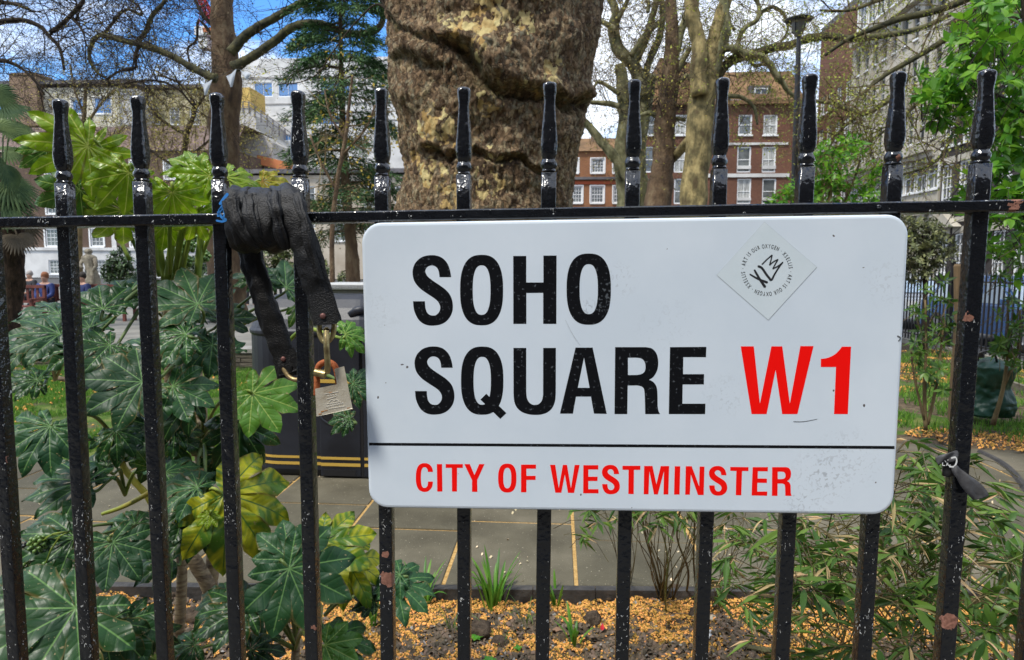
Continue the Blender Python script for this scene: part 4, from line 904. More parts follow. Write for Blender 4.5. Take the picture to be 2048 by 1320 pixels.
    for q in ([(792, 30, 16), (778, 18, 9), (768, 5, 5), (750, -25, 4), (730, -80, 3)], [(776, 20, 4), (752, 8, 2), (720, 35, 1.5), (690, 70, 1.5), (655, 120, 1.4), (640, 145, 1.3), (600, 165, 1), (560, 168, .8)]):
        m_ = MB(); path_ = limb(m_, q, Yb-.3, 8, .5, 5); m_.build('limb', M['twig_dark'], T, smooth=True); sprout(tw, path_, 5, .5, .006, 2, tips, droop=.4)
    tw.build('twigs', M['twig_dark'], T, kind='stuff')
    leaf_mass('buds', *around(tips, 2, .03), .03, M['bud_green'], T, .5, kind='stuff')
big_trunk()

# ------------------------------------------------------------------ conifer
def conifer():
    Yc = 14.5
    T = empty('conifer', label='tall dark green conifer with drooping layered boughs left of the massive trunk', cat='tree')
    b = MB(); limb(b, [(706, 620, 17), (704, 520, 14), (700, 470, 12), (692, 380, 9), (686, 280, 7), (683, 160, 5), (681, 60, 4), (680, -60, 3.4), (680, -220, 2.4), (680, -330, 1)], Yc, 10, .15, 5); b.build('trunk', M['bark_brown'], T, smooth=True)
    br = MB(); P = []; D = []
    s = psz(Yc)
    for k in range(125):
        t = k/125; py = 455 - t*760 + random.uniform(-12, 12); c = at(694-12*t, py, Yc)
        a = random.uniform(0, 2*PI); reach = (128-58*t if t > .1 else 105)*s*random.uniform(.7, 1.12)
        if random.random() < .12: reach *= 1.15
        d = Vector((math.cos(a), math.sin(a)*.95, 0)); pts = []
        for i in range(9):
            u = i/8; pts.append(c + d*reach*u + Vector((0, 0, .10*reach*math.sin(u*2.2)-.30*reach*u*u)))
        br.tube(pts, [.022*(1-.8*i/8) for i in range(9)], 4, cap=False)
        side = Vector((-d.y, d.x, 0))
        for i in range(2, 9):
            u = i/8
            for sg in (-1, 1):
                L = reach*.34*(1.15-u)*random.uniform(.6, 1.2)+.12
                for q in range(4):
                    v = q/3; w_ = pts[i]+side*sg*L*v+d*L*v*.45+Vector((0, 0, -.12*L*v*v-.04*v))
                    for z in range(7):
                        P.append(w_+rv(.045)); D.append(side*sg*.7+d*.7+Vector((0, 0, random.uniform(-.6, .25)))+rv(.35))
    br.build('branches', M['bark_brown'], T)
    m = mat('needles', (.06, .135, .04), .6, .3, tint=True, obj_rand=.7)
    leaf_mass('needles', [tuple(p) for p in P], [tuple(p) for p in D], .13, m, T, .16, kind='stuff')
    rnd = [i for i in range(len(P)) if random.random() < .5]
    leaf_mass('cones_and_tips', [tuple(P[i]+rv(.1)) for i in rnd[:2600]], [tuple(D[i]) for i in rnd[:2600]], .07, mat('tip_brown', (.16, .13, .05), .7, tint=True, obj_rand=.5), T, .5, kind='stuff')
conifer()
bare_tree('thin young tree with sparse yellow leaves standing in front of the conifer', 12.5, [(668, 640, 6), (664, 480, 5), (672, 380, 4.4), (690, 280, 4), (700, 200, 3), (705, 150, 2)],
          [[(672, 380, 3), (640, 320, 2.4), (620, 270, 2)], [(685, 310, 3), (730, 260, 2.2), (750, 210, 1.6)], [(690, 280, 2.6), (660, 230, 2), (650, 180, 1.5)]],
          M['bark_brown'], M['twig_tan'], 1, .9, mat('yellow_leaf', (.36, .28, .03), .6, tint=True, obj_rand=.4, trans=.4), .075, 15, 9, 2, nbud=3, kids=2, minr=.004, spread_=.08)

# ------------------------------------------------------------------ leafy masses
M['leaf_bright'] = mat('bright_leaf', (.115, .29, .018), .42, .35, obj_rand=.35, trans=.45)
M['leaf_bright_t'] = mat('bright_leaf_mass', (.11, .28, .018), .42, .35, tint=True, obj_rand=.45, trans=.45)
def leaf_proto(name, L, W, m, fold=.18, droop=.2, nseg=5):
    v = []; f = []
    for i in range(nseg+1):
        u = i/nseg; w_ = W*math.sin(PI*min(1, u**.85))*(1 if 0 < i < nseg else 0); z = -droop*L*u*u
        v += [(L*u, -w_, z+fold*w_), (L*u, 0, z), (L*u, w_, z+fold*w_)]
    for i in range(nseg):
        a = i*3; f += [(a, a+3, a+4, a+1), (a+1, a+4, a+5, a+2)]
    me = bpy.data.meshes.new(name); me.from_pydata(v, [], f); me.materials.append(m)
    for p in me.polygons: p.use_smooth = True
    me.update(); return me
def orient(p, d, up, s=1.0):
    d = Vector(d).normalized(); up = Vector(up); y = up.cross(d)
    y = y.normalized() if y.length > 1e-5 else d.orthogonal().normalized()
    z = d.cross(y); R_ = Matrix((d, y, z)).transposed().to_4x4()
    return Matrix.Translation(p) @ R_ @ Matrix.Diagonal((s, s, s, 1))
def leafy_tree(name, label, Y, blobs, n_single, n_mass, L, W, twigm, m_single, m_mass, stems, cat='shrub', seed=3, clus=5, depth=.5, coll=.02):
    random.seed(seed); T = empty(name, label=label, cat=cat)
    sb = MB()
    for q in stems: limb(sb, q, Y, 7, .4, 4)
    sb.build('stems', twigm, T, smooth=True)
    protos = [leaf_proto('leaf', L*k, W*k, m_single, random.uniform(.1, .4), random.uniform(.05, .4)) for k in (1.0, .85, 1.1)]
    P = []; D = []; tot = n_single+n_mass; wts = [b[2]**2 for b in blobs]; cnt = 0; tw = MB(); items = []
    while len(items) < tot:
        bx_, by, br = random.choices(blobs, wts)[0]; a = random.uniform(0, 2*PI); rr = br*math.sqrt(random.random())
        Yd = Y+random.gauss(0, depth)*br/100; c = at(bx_+rr*math.cos(a), by+rr*math.sin(a), Yd)
        out = Vector((random.gauss(0, .6), random.gauss(-.3, .5), random.uniform(-.1, .9))).normalized()
        tw.tube([c-out*L*2.2+Vector((0, 0, -L*.6)), c-out*L*.8, c], [.0035, .0025, .0015], 3, cap=False)
        for k in range(clus):
            ph = 2*PI*k/clus+random.uniform(-.4, .4); s1 = out.orthogonal().normalized(); s2 = out.cross(s1)
            d = (s1*math.cos(ph)+s2*math.sin(ph)+out*random.uniform(.2, .8)+Vector((0, 0, -.15))).normalized()
            items.append((c+d*L*.08, d, out, Yd))
    items = items[:tot]; items.sort(key=lambda t: t[3])
    for (p, d, o_, yy) in items[:n_single]:
        link('leaf', random.choice(protos), T, orient(p, d, o_+Vector((0, 0, .4))+rv(.3), random.uniform(.7, 1.15)))
    r = items[n_single:]
    if r: leaf_mass('leaves', [tuple(t[0]) for t in r], [tuple(t[1]) for t in r], L, m_mass, T, W/L*2, nrm=[tuple((t[2]+Vector((0, 0, .5))).normalized()) for t in r], kind='stuff')
    tw.build('twigs', twigm, T, kind='stuff'); return T
leafy_tree('leafy_shrub', 'tall shrub in bright fresh green leaf filling the top right corner', 4.2,
    [(1960, 60, 55), (2020, 110, 60), (1920, 120, 50), (1880, 175, 42), (1850, 210, 32), (1930, 200, 40), (2010, 200, 50), (1990, 20, 45), (1845, 150, 24), (1905, 250, 26), (2010, 300, 45), (2040, 370, 45), (1985, 340, 30), (1945, 360, 24), (1930, 385, 20), (2035, 240, 40), (1965, 430, 26), (2000, 420, 40), (2030, 480, 35), (1990, 500, 26), (2035, 540, 22), (1890, 190, 40), (2060, 440, 50)],
    290, 1900, .088, .024, M['twig_dark'], M['leaf_bright'], M['leaf_bright_t'],
    [[(2120, 900, 14), (2100, 600, 12), (2080, 300, 10), (2060, 100, 8), (2040, -80, 6)], [(2090, 480, 7), (2040, 420, 5), (1990, 380, 3)], [(2070, 230, 7), (1990, 190, 5), (1920, 160, 3.5), (1860, 180, 2)], [(2060, 120, 6), (1990, 60, 4), (1920, 90, 2.5)]], seed=5, clus=6)
leafy_tree('leafy_shrub', 'loose bright green bush behind the fence beneath the lamp post, right of the brick block', 9.5,
    [(1660, 340, 40), (1640, 380, 36), (1700, 300, 28), (1620, 400, 30), (1740, 350, 26), (1690, 390, 40), (1600, 370, 20), (1570, 395, 22), (1545, 402, 10), (1730, 400, 30), (1650, 300, 20)],
    0, 1300, .10, .025, M['twig_tan'], M['leaf_bright'], M['leaf_bright_t'], [[(1660, 700, 6), (1662, 500, 5), (1660, 400, 4), (1665, 330, 3)], [(1660, 450, 3), (1700, 380, 2.4), (1720, 320, 2)]], seed=6, clus=4)
leafy_tree('leafy_bush', 'dense variegated evergreen bush right of the sign in front of the far railing', 11.0,
    [(1845, 470, 34), (1880, 500, 34), (1850, 520, 34), (1820, 500, 36), (1870, 460, 26), (1800, 460, 40), (1836, 545, 26), (1760, 500, 40)],
    0, 3600, .075, .018, M['twig_dark'], M['leaf_bright'], mat('variegated_leaf', (.15, .17, .07), .5, .4, tint=True, obj_rand=.8, trans=.2), [[(1850, 700, 5), (1850, 560, 4), (1848, 470, 3)]], seed=8, clus=5)
M['leaf_mid'] = mat('mid_leaf', (.075, .16, .02), .42, .4, obj_rand=.4, trans=.35); M['leaf_mid_t'] = mat('mid_leaf_mass', (.075, .16, .02), .42, .4, tint=True, obj_rand=.5, trans=.35)
leafy_tree('young_shrub', 'upright young shrub with yellow green shoots beside the right edge of the sign', 4.6,
    [(1850, 620, 26), (1880, 600, 22), (1845, 680, 30), (1885, 680, 26), (1860, 730, 26), (1830, 720, 20), (1900, 640, 18), (1850, 580, 12), (1880, 560, 10), (1870, 770, 20)],
    120, 260, .075, .013, M['twig_tan'], M['leaf_mid'], M['leaf_mid_t'], [[(1852, 860, 4), (1850, 780, 3.4), (1852, 700, 2.4), (1850, 600, 1.6)], [(1856, 850, 3), (1875, 760, 2.6), (1885, 660, 1.6)], [(1850, 840, 3), (1830, 760, 2), (1822, 700, 1.6)]], seed=9, clus=7)
leafy_tree('young_shrub', 'spindly young shrub at the right edge in front of the slatted railing', 5.2,
    [(2005, 560, 18), (2030, 600, 22), (2000, 620, 20), (2040, 650, 22), (2010, 690, 20), (2035, 720, 18), (1990, 700, 12), (2020, 520, 12)],
    110, 160, .08, .014, M['twig_tan'], M['leaf_mid'], M['leaf_mid_t'], [[(1985, 850, 5), (2005, 780, 3.4), (2015, 700, 2.4), (2015, 600, 1.6)], [(2008, 770, 3), (2035, 700, 2.4), (2040, 620, 1.6)]], seed=10, clus=7)

# hedge-like dark masses left, behind the railings
leafy_tree('evergreen_bush', 'dark evergreen bush by the white ground floor behind the statue', 30, [(240, 520, 24), (225, 545, 22), (252, 545, 20), (340, 540, 22), (395, 535, 22), (150, 545, 12)], 0, 2600, .18, .05, M['twig_dark'], M['leaf_mid'], mat('dark_leaf', (.035, .07, .02), .5, tint=True, obj_rand=.5), [[(240, 590, 3), (240, 540, 2)]], seed=21)
leafy_tree('evergreen_bush', 'mid green bush in front of the pale houses between strap and sign', 26, [(535, 520, 26), (560, 530, 22), (590, 545, 20), (520, 545, 18), (640, 540, 20), (690, 560, 16), (575, 500, 18)], 0, 2400, .14, .04, M['twig_dark'], M['leaf_mid'], mat('olive_leaf', (.09, .12, .03), .5, tint=True, obj_rand=.6), [[(550, 590, 3), (550, 530, 2)]], seed=22)

# ------------------------------------------------------------------ palm at the left edge
def palm():
    T = empty('fan_palm', label='fan palm with shaggy dark trunk and spiky fronds at the left edge', cat='palm')
    Yp = 9.0; s = psz(Yp)
    b = MB(); limb(b, [(24, 660, 19), (26, 600, 18), (30, 540, 19), (30, 480, 22), (14, 420, 20), (0, 340, 15)], Yp, 14, .6, 6); b.build('trunk', mat('palm_fibre', (.03, .022, .016), .95, .1, var=[(.015, .012, .01), (.06, .04, .028)], vscale=22, bump=.03, bscale=50, stretch=(1, 1, .3)), T, smooth=True)
    gm = mat('palm_green', (.05, .09, .035), .8, .2, var=[(.025, .055, .022), (.08, .12, .04)], vscale=3, obj_rand=.35); dm = mat('palm_dead', (.09, .075, .05), .8, .2, obj_rand=.4)
    spec = [(8, 215, 62, 20, gm), (14, 330, 66, 5, gm), (10, 300, 62, 60, gm), (18, 365, 64, -35, gm), (-6, 260, 62, 95, gm), (4, 400, 62, -60, gm), (30, 410, 58, -20, dm), (12, 450, 55, -80, dm), (-25, 330, 60, 150, gm), (-20, 420, 60, 200, dm), (44, 440, 50, -55, dm), (20, 250, 50, 30, gm), (-10, 185, 50, 50, gm), (34, 470, 44, -70, dm)]
    for (px, py, r, a, mm) in spec:
        hub = at(px, py, Yp+random.uniform(-.5, .6)); mb = MB(); n_ = 26
        nrm = (CAM-hub).normalized()*random.uniform(.5, 1)+Vector((0, 0, .6))+rv(.25); ax = (RT*math.cos(math.radians(a))+UP*math.sin(math.radians(a))); ax = (ax-nrm.normalized()*ax.dot(nrm.normalized())).normalized(); sd = nrm.normalized().cross(ax)
        for i in range(n_):
            th = math.radians(-118+236*i/(n_-1)); L = r*s*(1-.25*abs(th)/2.1)*random.uniform(.9, 1.05); d = ax*math.cos(th)+sd*math.sin(th); pr = (-ax*math.sin(th)+sd*math.cos(th)); nn = nrm.normalized()
            w0 = L*.062; pts = []
            for k in range(5):
                u = [0, .3, .6, .85, 1][k]; ww = w0*[.15, .9, 1, .5, .04][k]; c = hub+d*L*u+Vector((0, 0, -.32*L*u*u)); pts.append((c-pr*ww, c+nn*ww*.5, c+pr*ww))
            for k in range(4):
                a_, b_ = pts[k], pts[k+1]; mb.add([a_[0], a_[1], a_[2], b_[0], b_[1], b_[2]], [(0, 3, 4, 1), (1, 4, 5, 2)])
        mb.tube([at(4, 400, Yp), (at(4, 400, Yp)+hub)/2+Vector((0, 0, .05)), hub], .012, 5)
        mb.build('frond', mm, T)
palm()
# ------------------------------------------------------------------ square furniture
M['iron'] = mat('black_iron', (.012, .012, .014), .4, .5, bump=.002, bscale=60)
def lamp():
    Yl = 11.5; s = psz(Yl); T = empty('lamp_post', label='tall black lamp post with glass lantern rising right of the brick block', cat='lamp post')
    b0 = at(1580, 690, Yl); tp = at(1598, 70, Yl); b = MB()
    b.tube([(b0.x, Yl, -.1), (b0.x, Yl, .2), (b0.x, Yl, .22), (b0.x, Yl, 1.0), (b0.x, Yl, 1.05), tuple(at(1588, 400, Yl)), tuple(at(1594, 200, Yl)), tuple(tp)], [.16, .16, .10, .09, .07, .062, .05, .038], 14); b.build('post', M['iron'], T, smooth=False)
    c = at(1598, 38, Yl); r = 25*s; b = MB()
    prof = [(0, .17), (.05, .16), (.06, .10), (.35, .08), (.75, .03), (1.0, -.01), (1.02, -.04), (.98, -.05), (.8, -.03)]
    n_ = 24; v = []; f = []
    for (a, z) in prof:
        for j in range(n_): v.append((c.x+math.cos(2*PI*j/n_)*a*r, c.y+math.sin(2*PI*j/n_)*a*r, c.z+z*r*2))
    for i in range(len(prof)-1):
        for j in range(n_): f.append((i*n_+j, i*n_+(j+1) % n_, (i+1)*n_+(j+1) % n_, (i+1)*n_+j))
    b.add(v, f); b.build('lantern_hood', M['iron'], T, smooth=True)
    b = MB(); v = []; f = []; prof = [(.50, -.05), (.50, -.25), (.42, -.42), (.25, -.62), (.12, -.66)]
    for (a, z) in prof:
        for j in range(16): v.append((c.x+math.cos(2*PI*j/16)*a*r, c.y+math.sin(2*PI*j/16)*a*r, c.z+z*r*2))
    for i in range(len(prof)-1):
        for j in range(16): f.append((i*16+j, i*16+(j+1) % 16, (i+1)*16+(j+1) % 16, (i+1)*16+j))
    b.add(v, f); b.build('lantern_glass', mat('lantern_glass', (.28, .27, .24), .15, .5, trans=.5), T, smooth=True)
    b = MB()
    for k in range(4):
        a = PI/4+k*PI/2; b.tube([(c.x+math.cos(a)*r*.53, c.y+math.sin(a)*r*.53, c.z-.1*r), (c.x+math.cos(a)*r*.46, c.y+math.sin(a)*r*.46, c.z-.84*r), (c.x, c.y, c.z-1.4*r)], .012, 5)
    b.build('lantern_bracket', M['iron'], T)
lamp()

# garden railing receding on the right
def far_railing():
    T = empty('garden_railing', label='long black iron railing beyond the right bed, in front of the blue car', cat='railing'); X = 7.1
    pm = MB(); pm.box(-.011, .011, -.011, .011, .1, 1.42); pm.tube([(0, 0, 1.42), (0, 0, 1.46), (0, 0, 1.52)], [.016, .014, .002], 4); me = pm.mesh('bar', M['iron'])
    y = 4.6
    while y < 33: link('bar', me, T, Matrix.Translation((X, y, 0))); y += .115
    b = MB(); b.box(X-.02, X+.02, 4.5, 33, 1.30, 1.325); b.build('top_rail', M['iron'], T)
    b = MB(); b.box(X-.02, X+.02, 4.5, 33, .22, .245); b.build('bottom_rail', M['iron'], T)
    y = 6.2
    while y < 33:
        b = MB(); b.box(X-.03, X+.03, y-.03, y+.03, .1, 1.6); b.tube([(X, y, 1.6), (X, y, 1.66), (X, y, 1.72)], [.035, .045, .005], 8); b.build('post', M['iron'], T); y += 2.6
far_railing()

def wheel(T, x, y, r=.31, side=-1):
    t = MB(); n_ = 24; prof = [(-.1, .72), (-.1, .95), (-.07, 1), (.07, 1), (.1, .95), (.1, .72)]
    v = []; f = []
    for (d, a) in prof:
        for j in range(n_): v.append((x+d, y+math.cos(2*PI*j/n_)*a*r, r-.09+math.sin(2*PI*j/n_)*a*r))
    for i in range(5):
        for j in range(n_): f.append((i*n_+j, (i+1)*n_+j, (i+1)*n_+(j+1) % n_, i*n_+(j+1) % n_))
    t.add(v, f); w_ = t.build('wheel', mat('tyre', (.02, .02, .02), .8), T, smooth=True)
    h = MB(); h.tube([(x+side*.05, y, r-.09), (x+side*.09, y, r-.09)], [r*.7, r*.66], 20)
    for k in range(5):
        a = 2*PI*k/5; h.obox((x+side*.1, y+math.cos(a)*r*.35, r-.09+math.sin(a)*r*.35), (.01, 0, 0), Vector((0, math.cos(a), math.sin(a)))*r*.3, Vector((0, -math.sin(a), math.cos(a)))*r*.07)
    h.build('rim', mat('alloy', (.45, .46, .48), .35, metal=.8), w_)
def car(label, X0, Yc, col, L=4.2, W=1.75, H=1.46, g=-.09, group=None):
    T = empty('parked_car', label=label, cat='car', group=group)
    paint = mat('car_paint', col, .25, .5, coat=1); gl = mat('car_glass', (.34, .42, .48), .12, 1)
    prof = [(-.5, .30), (-.5, .55), (-.485, .72), (-.40, .80), (-.27, .90), (-.13, 1.32), (0, H-.02), (.18, H), (.36, H-.08), (.455, .98), (.495, .88), (.5, .5), (.49, .30)]
    arc = lambda cx: [(cx+.085*math.cos(t), .30+.28*math.sin(t)*1.15) for t in np.linspace(0, PI, 9)]
    low = [(p[0], p[1]) for p in arc(.33)]+[(p[0], p[1]) for p in arc(-.31)]
    lowp = [(-.5, .30), (-.5, .55), (-.485, .72), (-.40, .80), (-.27, .88), (0, .90), (.3, .90), (.495, .88), (.5, .5), (.49, .30)]
    poly = [(x*L, z) for (x, z) in lowp]+[(x*L, z) for (x, z) in low]
    b = MB(); b.prism(poly[::-1], 0, W, fn=lambda x, y, z: (X0+z, Yc+x, y+g)); bevel(b.build('body', paint, T), .05, 3)
    cabp = [(-.29, .86), (-.13, 1.30), (0, H-.02), (.18, H), (.34, H-.06), (.45, 1.0), (.47, .86)]
    b = MB(); b.prism([(x*L, z) for (x, z) in cabp][::-1], 0, 1, fn=lambda x, y, z: (X0+.02+.16*(y-.85)/.6 + z*(W-.04-2*.16*(y-.85)/.6), Yc+x, y+g)); bevel(b.build('cabin', paint, T), .03, 2)
    for (a, c_, b_) in ((-.235, -.02, .04), (.0, .21, .03), (.23, .40, .03)):
        w_ = MB(); zt = H-.14; zb = .93
        y0 = Yc+a*L; y1 = Yc+c_*L; y0t = Yc+(a+.13 if a < -.2 else a+.005)*L; y1t = Yc+(c_-.0 if c_ < .39 else c_-.07)*L
        for (xx, s) in ((X0, -1), (X0+W, 1)):
            w_ = MB(); xa = xx-s*.02-s*.16*(zb-.85)/.6+s*.012; xb = xx-s*.02-s*.16*(zt-.85)/.6+s*.012; xi = -s*.02
            w_.add([(xa, y0, zb+g), (xa, y1, zb+g), (xb, y1t, zt+g), (xb, y0t, zt+g), (xa+xi, y0, zb+g), (xa+xi, y1, zb+g), (xb+xi, y1t, zt+g), (xb+xi, y0t, zt+g)], [(0, 1, 2, 3), (4, 7, 6, 5), (0, 4, 5, 1), (1, 5, 6, 2), (2, 6, 7, 3), (3, 7, 4, 0)])
            w_.build('side_window', gl, T)
    for (ya, za, yb, zb, nm) in ((-.262, .93, -.14, 1.27, 'windscreen'), (.452, 1.0, .375, 1.32, 'rear_window')):
        s = -1 if ya < 0 else 1; w_ = MB(); off = Vector((0, s*.03, .03))
        a = [Vector((X0+.12, Yc+ya*L, za+g))+off, Vector((X0+W-.12, Yc+ya*L, za+g))+off, Vector((X0+W-.22, Yc+yb*L, zb+g))+off, Vector((X0+.22, Yc+yb*L, zb+g))+off]
        w_.add(a+[p-Vector((0, s*.02, .01)) for p in a], [(0, 1, 2, 3), (7, 6, 5, 4), (0, 4, 5, 1), (1, 5, 6, 2), (2, 6, 7, 3), (3, 7, 4, 0)]); w_.build(nm, gl, T)
    for yy in (.33, -.31): wheel(T, X0+.08, Yc+yy*L); wheel(T, X0+W-.08, Yc+yy*L, side=1)
    for yy, cc, nm in ((-.497, (.7, .7, .65), 'headlight'), (.497, (.4, .02, .02), 'tail_light')):
        for xx in (X0+.18, X0+W-.42):
            w_ = MB(); w_.box(xx, xx+.24, Yc+yy*L-.02, Yc+yy*L+.02, .62+g, .76+g); w_.build(nm, mat(nm, cc, .2), T)
    for xx in (X0-.1, X0+W-.06):
        w_ = MB(); w_.box(xx, xx+.16, Yc-.22*L, Yc-.22*L+.12, .92+g, 1.04+g); bevel(w_.build('wing_mirror', paint, T), .02)
car('bright blue parked car behind the garden railing right of the sign', 8.7, 13.3, (.05, .12, .28), H=1.5)
car('silver grey parked car further along the right street behind the railing', 9.0, 19.0, (.3, .32, .34), H=1.5)
car('dark parked car farthest along the right street behind the railing', 9.0, 24.5, (.03, .035, .05), H=1.5)

# stake and watering bag
T = empty('wooden_stake', label='square brown wooden stake standing behind the black bar right of the sign', cat='stake')
p0 = at(1914, 700, 5.6); p1 = at(1916, 528, 5.6); b = MB(); b.tube([(p0.x, p0.y, .0), (p0.x, p0.y, 1.0), (p1.x, p1.y, p1.z-.02), (p1.x, p1.y, p1.z)], [.042, .04, .038, .028], 8)
b.build('post', mat('raw_wood', (.22, .14, .07), .85, var=[(.09, .06, .03), (.19, .125, .065)], vscale=8, stretch=(6, 6, .5), bump=.004, bscale=30), T)
T = empty('watering_bag', label='crumpled dark green tree watering bag with black top strap on the right bed', cat='bag')
Yb = 5.75; c = at(1972, 828, Yb); ct = at(1974, 714, Yb); n_ = 64; mz = 60; v = []; f = []
for i in range(mz+1):
    t = i/mz; z = c.z*(1-t)+ct.z*t; r = (.205+.02*math.sin(t*9)-.02*t)*(1 if t < .86 else 1-.9*((t-.86)/.14)**1.2)*(1 if t > .03 else .93)
    for j in range(n_):
        a = 2*PI*j/n_; q = Vector((math.cos(a)*1.3, math.sin(a)*1.3, z*4.2)); k = 1+.22*noise.noise(q*1.3)+.16*abs(noise.noise(q*3.1+Vector((0, 0, 4))))*(1.1-.4*t)
        v.append((c.x+r*k*math.cos(a)+.02*noise.noise(Vector((0, 0, z*5))), c.y+r*k*math.sin(a), max(.0, z)))
for i in range(mz):
    for j in range(n_): f.append((i*n_+j, i*n_+(j+1) % n_, (i+1)*n_+(j+1) % n_, (i+1)*n_+j))
f.append(tuple(mz*n_+j for j in range(n_)))
b = MB(); b.add(v, f); b.build('sack', mat('green_pvc', (.008, .045, .028), .42, .4, var=[(.005, .03, .018), (.012, .06, .036)], vscale=3, bump=.01, bscale=14), T, smooth=True)
b = MB(); b.tube([at(1955, 722, Yb-.1), at(1958, 706, Yb-.1), at(1972, 702, Yb-.1), at(1990, 708, Yb-.1), at(1994, 724, Yb-.1)], .012, 6); b.build('strap', M['iron'], T, smooth=True)
b = MB(); b.tube([at(1962, 715, Yb-.04), at(1962, 704, Yb-.04)], .03, 8); b.build('cap', M['iron'], T)

# timber raised edge on the right
T = empty('timber_border', label='low weathered timber edging board below the right railing', cat='edging'); b = MB(); p = [gp(1985, 768), gp(2075, 800)]
b.obox((p[0]+p[1])/2+Vector((0, 0, .06)), (p[1]-p[0])/2*1.0, (.03, .02, 0), (0, 0, .06)); b.build('board', mat('old_board', (.12, .10, .07), .9, var=[(.07, .06, .04), (.17, .15, .11)], vscale=6), T)

# ------------------------------------------------------------------ litter bin and cabinet
def binn():
    T = empty('litter_bin', label='large black domed litter bin with gold stripes standing on the path', cat='bin')
    pl = gp(516, 952); Yf = 3.60; xL = at(513, 850, Yf+.25).x; xR = xL+1.12; dp_ = .62; rc = .28
    def foot(e=0, n_=9):
        o = []
        for (cx, cy, a0) in ((xR-rc, Yf+dp_-rc, 0), (xL+rc, Yf+dp_-rc, 90), (xL+rc, Yf+rc, 180), (xR-rc, Yf+rc, 270)):
            for i in range(n_):
                a = math.radians(a0+90*i/(n_-1)); o.append((cx+math.cos(a)*(rc+e), cy+math.sin(a)*(rc+e)))
        return o
    zb = .0; zt = 1.04; prof = [(-.035, .0), (-.012, .03), (0, .06), (0, zt), (.012, zt+.01), (.014, zt+.035), (0, zt+.05), (-.03, zt+.12), (-.08, zt+.2), (-.14, zt+.26), (-.19, zt+.29)]
    v = []; k = len(foot())
    for (e, z) in prof: v += [(x, y, z) for (x, y) in foot(e if e > -.2 else -.2)]
    f = [(i*k+j, i*k+(j+1) % k, (i+1)*k+(j+1) % k, (i+1)*k+j) for i in range(len(prof)-1) for j in range(k)]+[tuple(range(k))[::-1], tuple((len(prof)-1)*k+j for j in range(k))]
    bm_ = mat('bin_plastic', (.014, .016, .022), .42, .4, var=[(.010, .011, .015), (.022, .025, .034)], vscale=3, bump=.001, bscale=200)
    b = MB(); b.add(v, f); bevel(b.build('body', bm_, T), .004, 1)
    gold = mat('gold_stripe', (.50, .32, .06), .5, .4)
    def ring(z0, z1, e):
        b = MB(); A_ = foot(e); v = [(x, y, z0) for x, y in A_]+[(x, y, z1) for x, y in A_]; kk = len(A_)
        b.add(v, [(j, (j+1) % kk, kk+(j+1) % kk, kk+j) for j in range(kk)]); return b
    def zof(py): return at(600, py, Yf).z
    for (y0, y1) in ((911, 916), (923, 929)): ring(zof(y1), zof(y0), .003).build('stripe', gold, T)
    # door panel in front: raised plate with stripes, keyhole logo and cup recess
    xa = at(641, 850, Yf).x; xb = at(722, 850, Yf).x
    d_ = MB(); d_.box(xa, xb, Yf-.016, Yf+.01, zof(950), zof(655)); pn = d_.build('door', bm_, T); bevel(pn, .006)
    for (y0, y1) in ((757, 764), (776, 783), (911, 916), (923, 929)):
        q = MB(); q.box(xa+.004, xb-.004, Yf-.019, Yf-.0165, zof(y1), zof(y0)); q.build('door_stripe', gold, pn)
    x2 = at(740, 850, Yf).x
    d_ = MB(); d_.box(xb+.022, x2+.4, Yf-.016, Yf+.01, zof(950), zof(655)); p2 = d_.build('door', bm_, T); bevel(p2, .006)
    for (y0, y1) in ((757, 764), (776, 783), (911, 916), (923, 929)):
        q = MB(); q.box(xb+.026, x2+.39, Yf-.019, Yf-.0165, zof(y1), zof(y0)); q.build('door_stripe', gold, p2)
    q = MB(); q.box(xb+.001, xb+.021, Yf-.012, Yf+.01, zof(950), zof(740)); q.build('hinge_strip', M['iron'], T)
    c = at(668, 815, Yf-.02); b = MB(); v = []
    for r_ in (.135, .122, .118):
        v.append([(c.x+r_*math.cos(2*PI*j/36), c.y-(0.006 if r_ == .122 else 0), c.z+r_*math.sin(2*PI*j/36)) for j in range(36)])
    b.add(v[0]+v[1]+v[2], [(i*36+j, i*36+(j+1) % 36, (i+1)*36+(j+1) % 36, (i+1)*36+j) for i in range(2) for j in range(36)]); b.build('recess_ring', bm_, pn, smooth=True)
    b = MB(); b.tube([(c.x, c.y+.001, c.z), (c.x, c.y+.006, c.z)], .118, 36); b.build('recess', M['iron'], pn)
    c = at(656, 646, Yf-.01); ww = mat('pale_roundel', (.5, .52, .52), .5)
    b = MB(); A_ = [(c.x+.085*math.cos(2*PI*j/36), c.y-.012, c.z+.085*math.sin(2*PI*j/36)) for j in range(36)]; B_ = [(c.x+.068*math.cos(2*PI*j/36), c.y-.012, c.z+.068*math.sin(2*PI*j/36)) for j in range(36)]
    b.add(A_+B_, [(j, (j+1) % 36, 36+(j+1) % 36, 36+j) for j in range(36)]); b.build('roundel', ww, T)
    b = MB(); b.box(xa+.02, xb-.04, Yf-.0195, Yf-.0165, zof(948), zof(936)); b.build('plate', M['iron'], pn)
    b = MB(); b.tube([at(700, 632, Yf+.05), at(712, 622, Yf+.05), at(735, 618, Yf+.05)], .03, 8, flat=.5); b.build('lid_catch', bm_, T, smooth=True)
binn()
T = empty('service_cabinet', label='light grey metal cabinet with perforated top standing behind the black bin', cat='cabinet'); Yq = 5.3
a = at(652, 640, Yq); b_ = at(760, 580, Yq); b = MB(); b.box(a.x, b_.x, Yq, Yq+.5, 0, b_.z-.005); body = b.build('body', mat('grey_metal', (.38, .39, .39), .5, .5, var=[(.30, .31, .31), (.44, .45, .45)], vscale=3), T); bevel(body, .01)
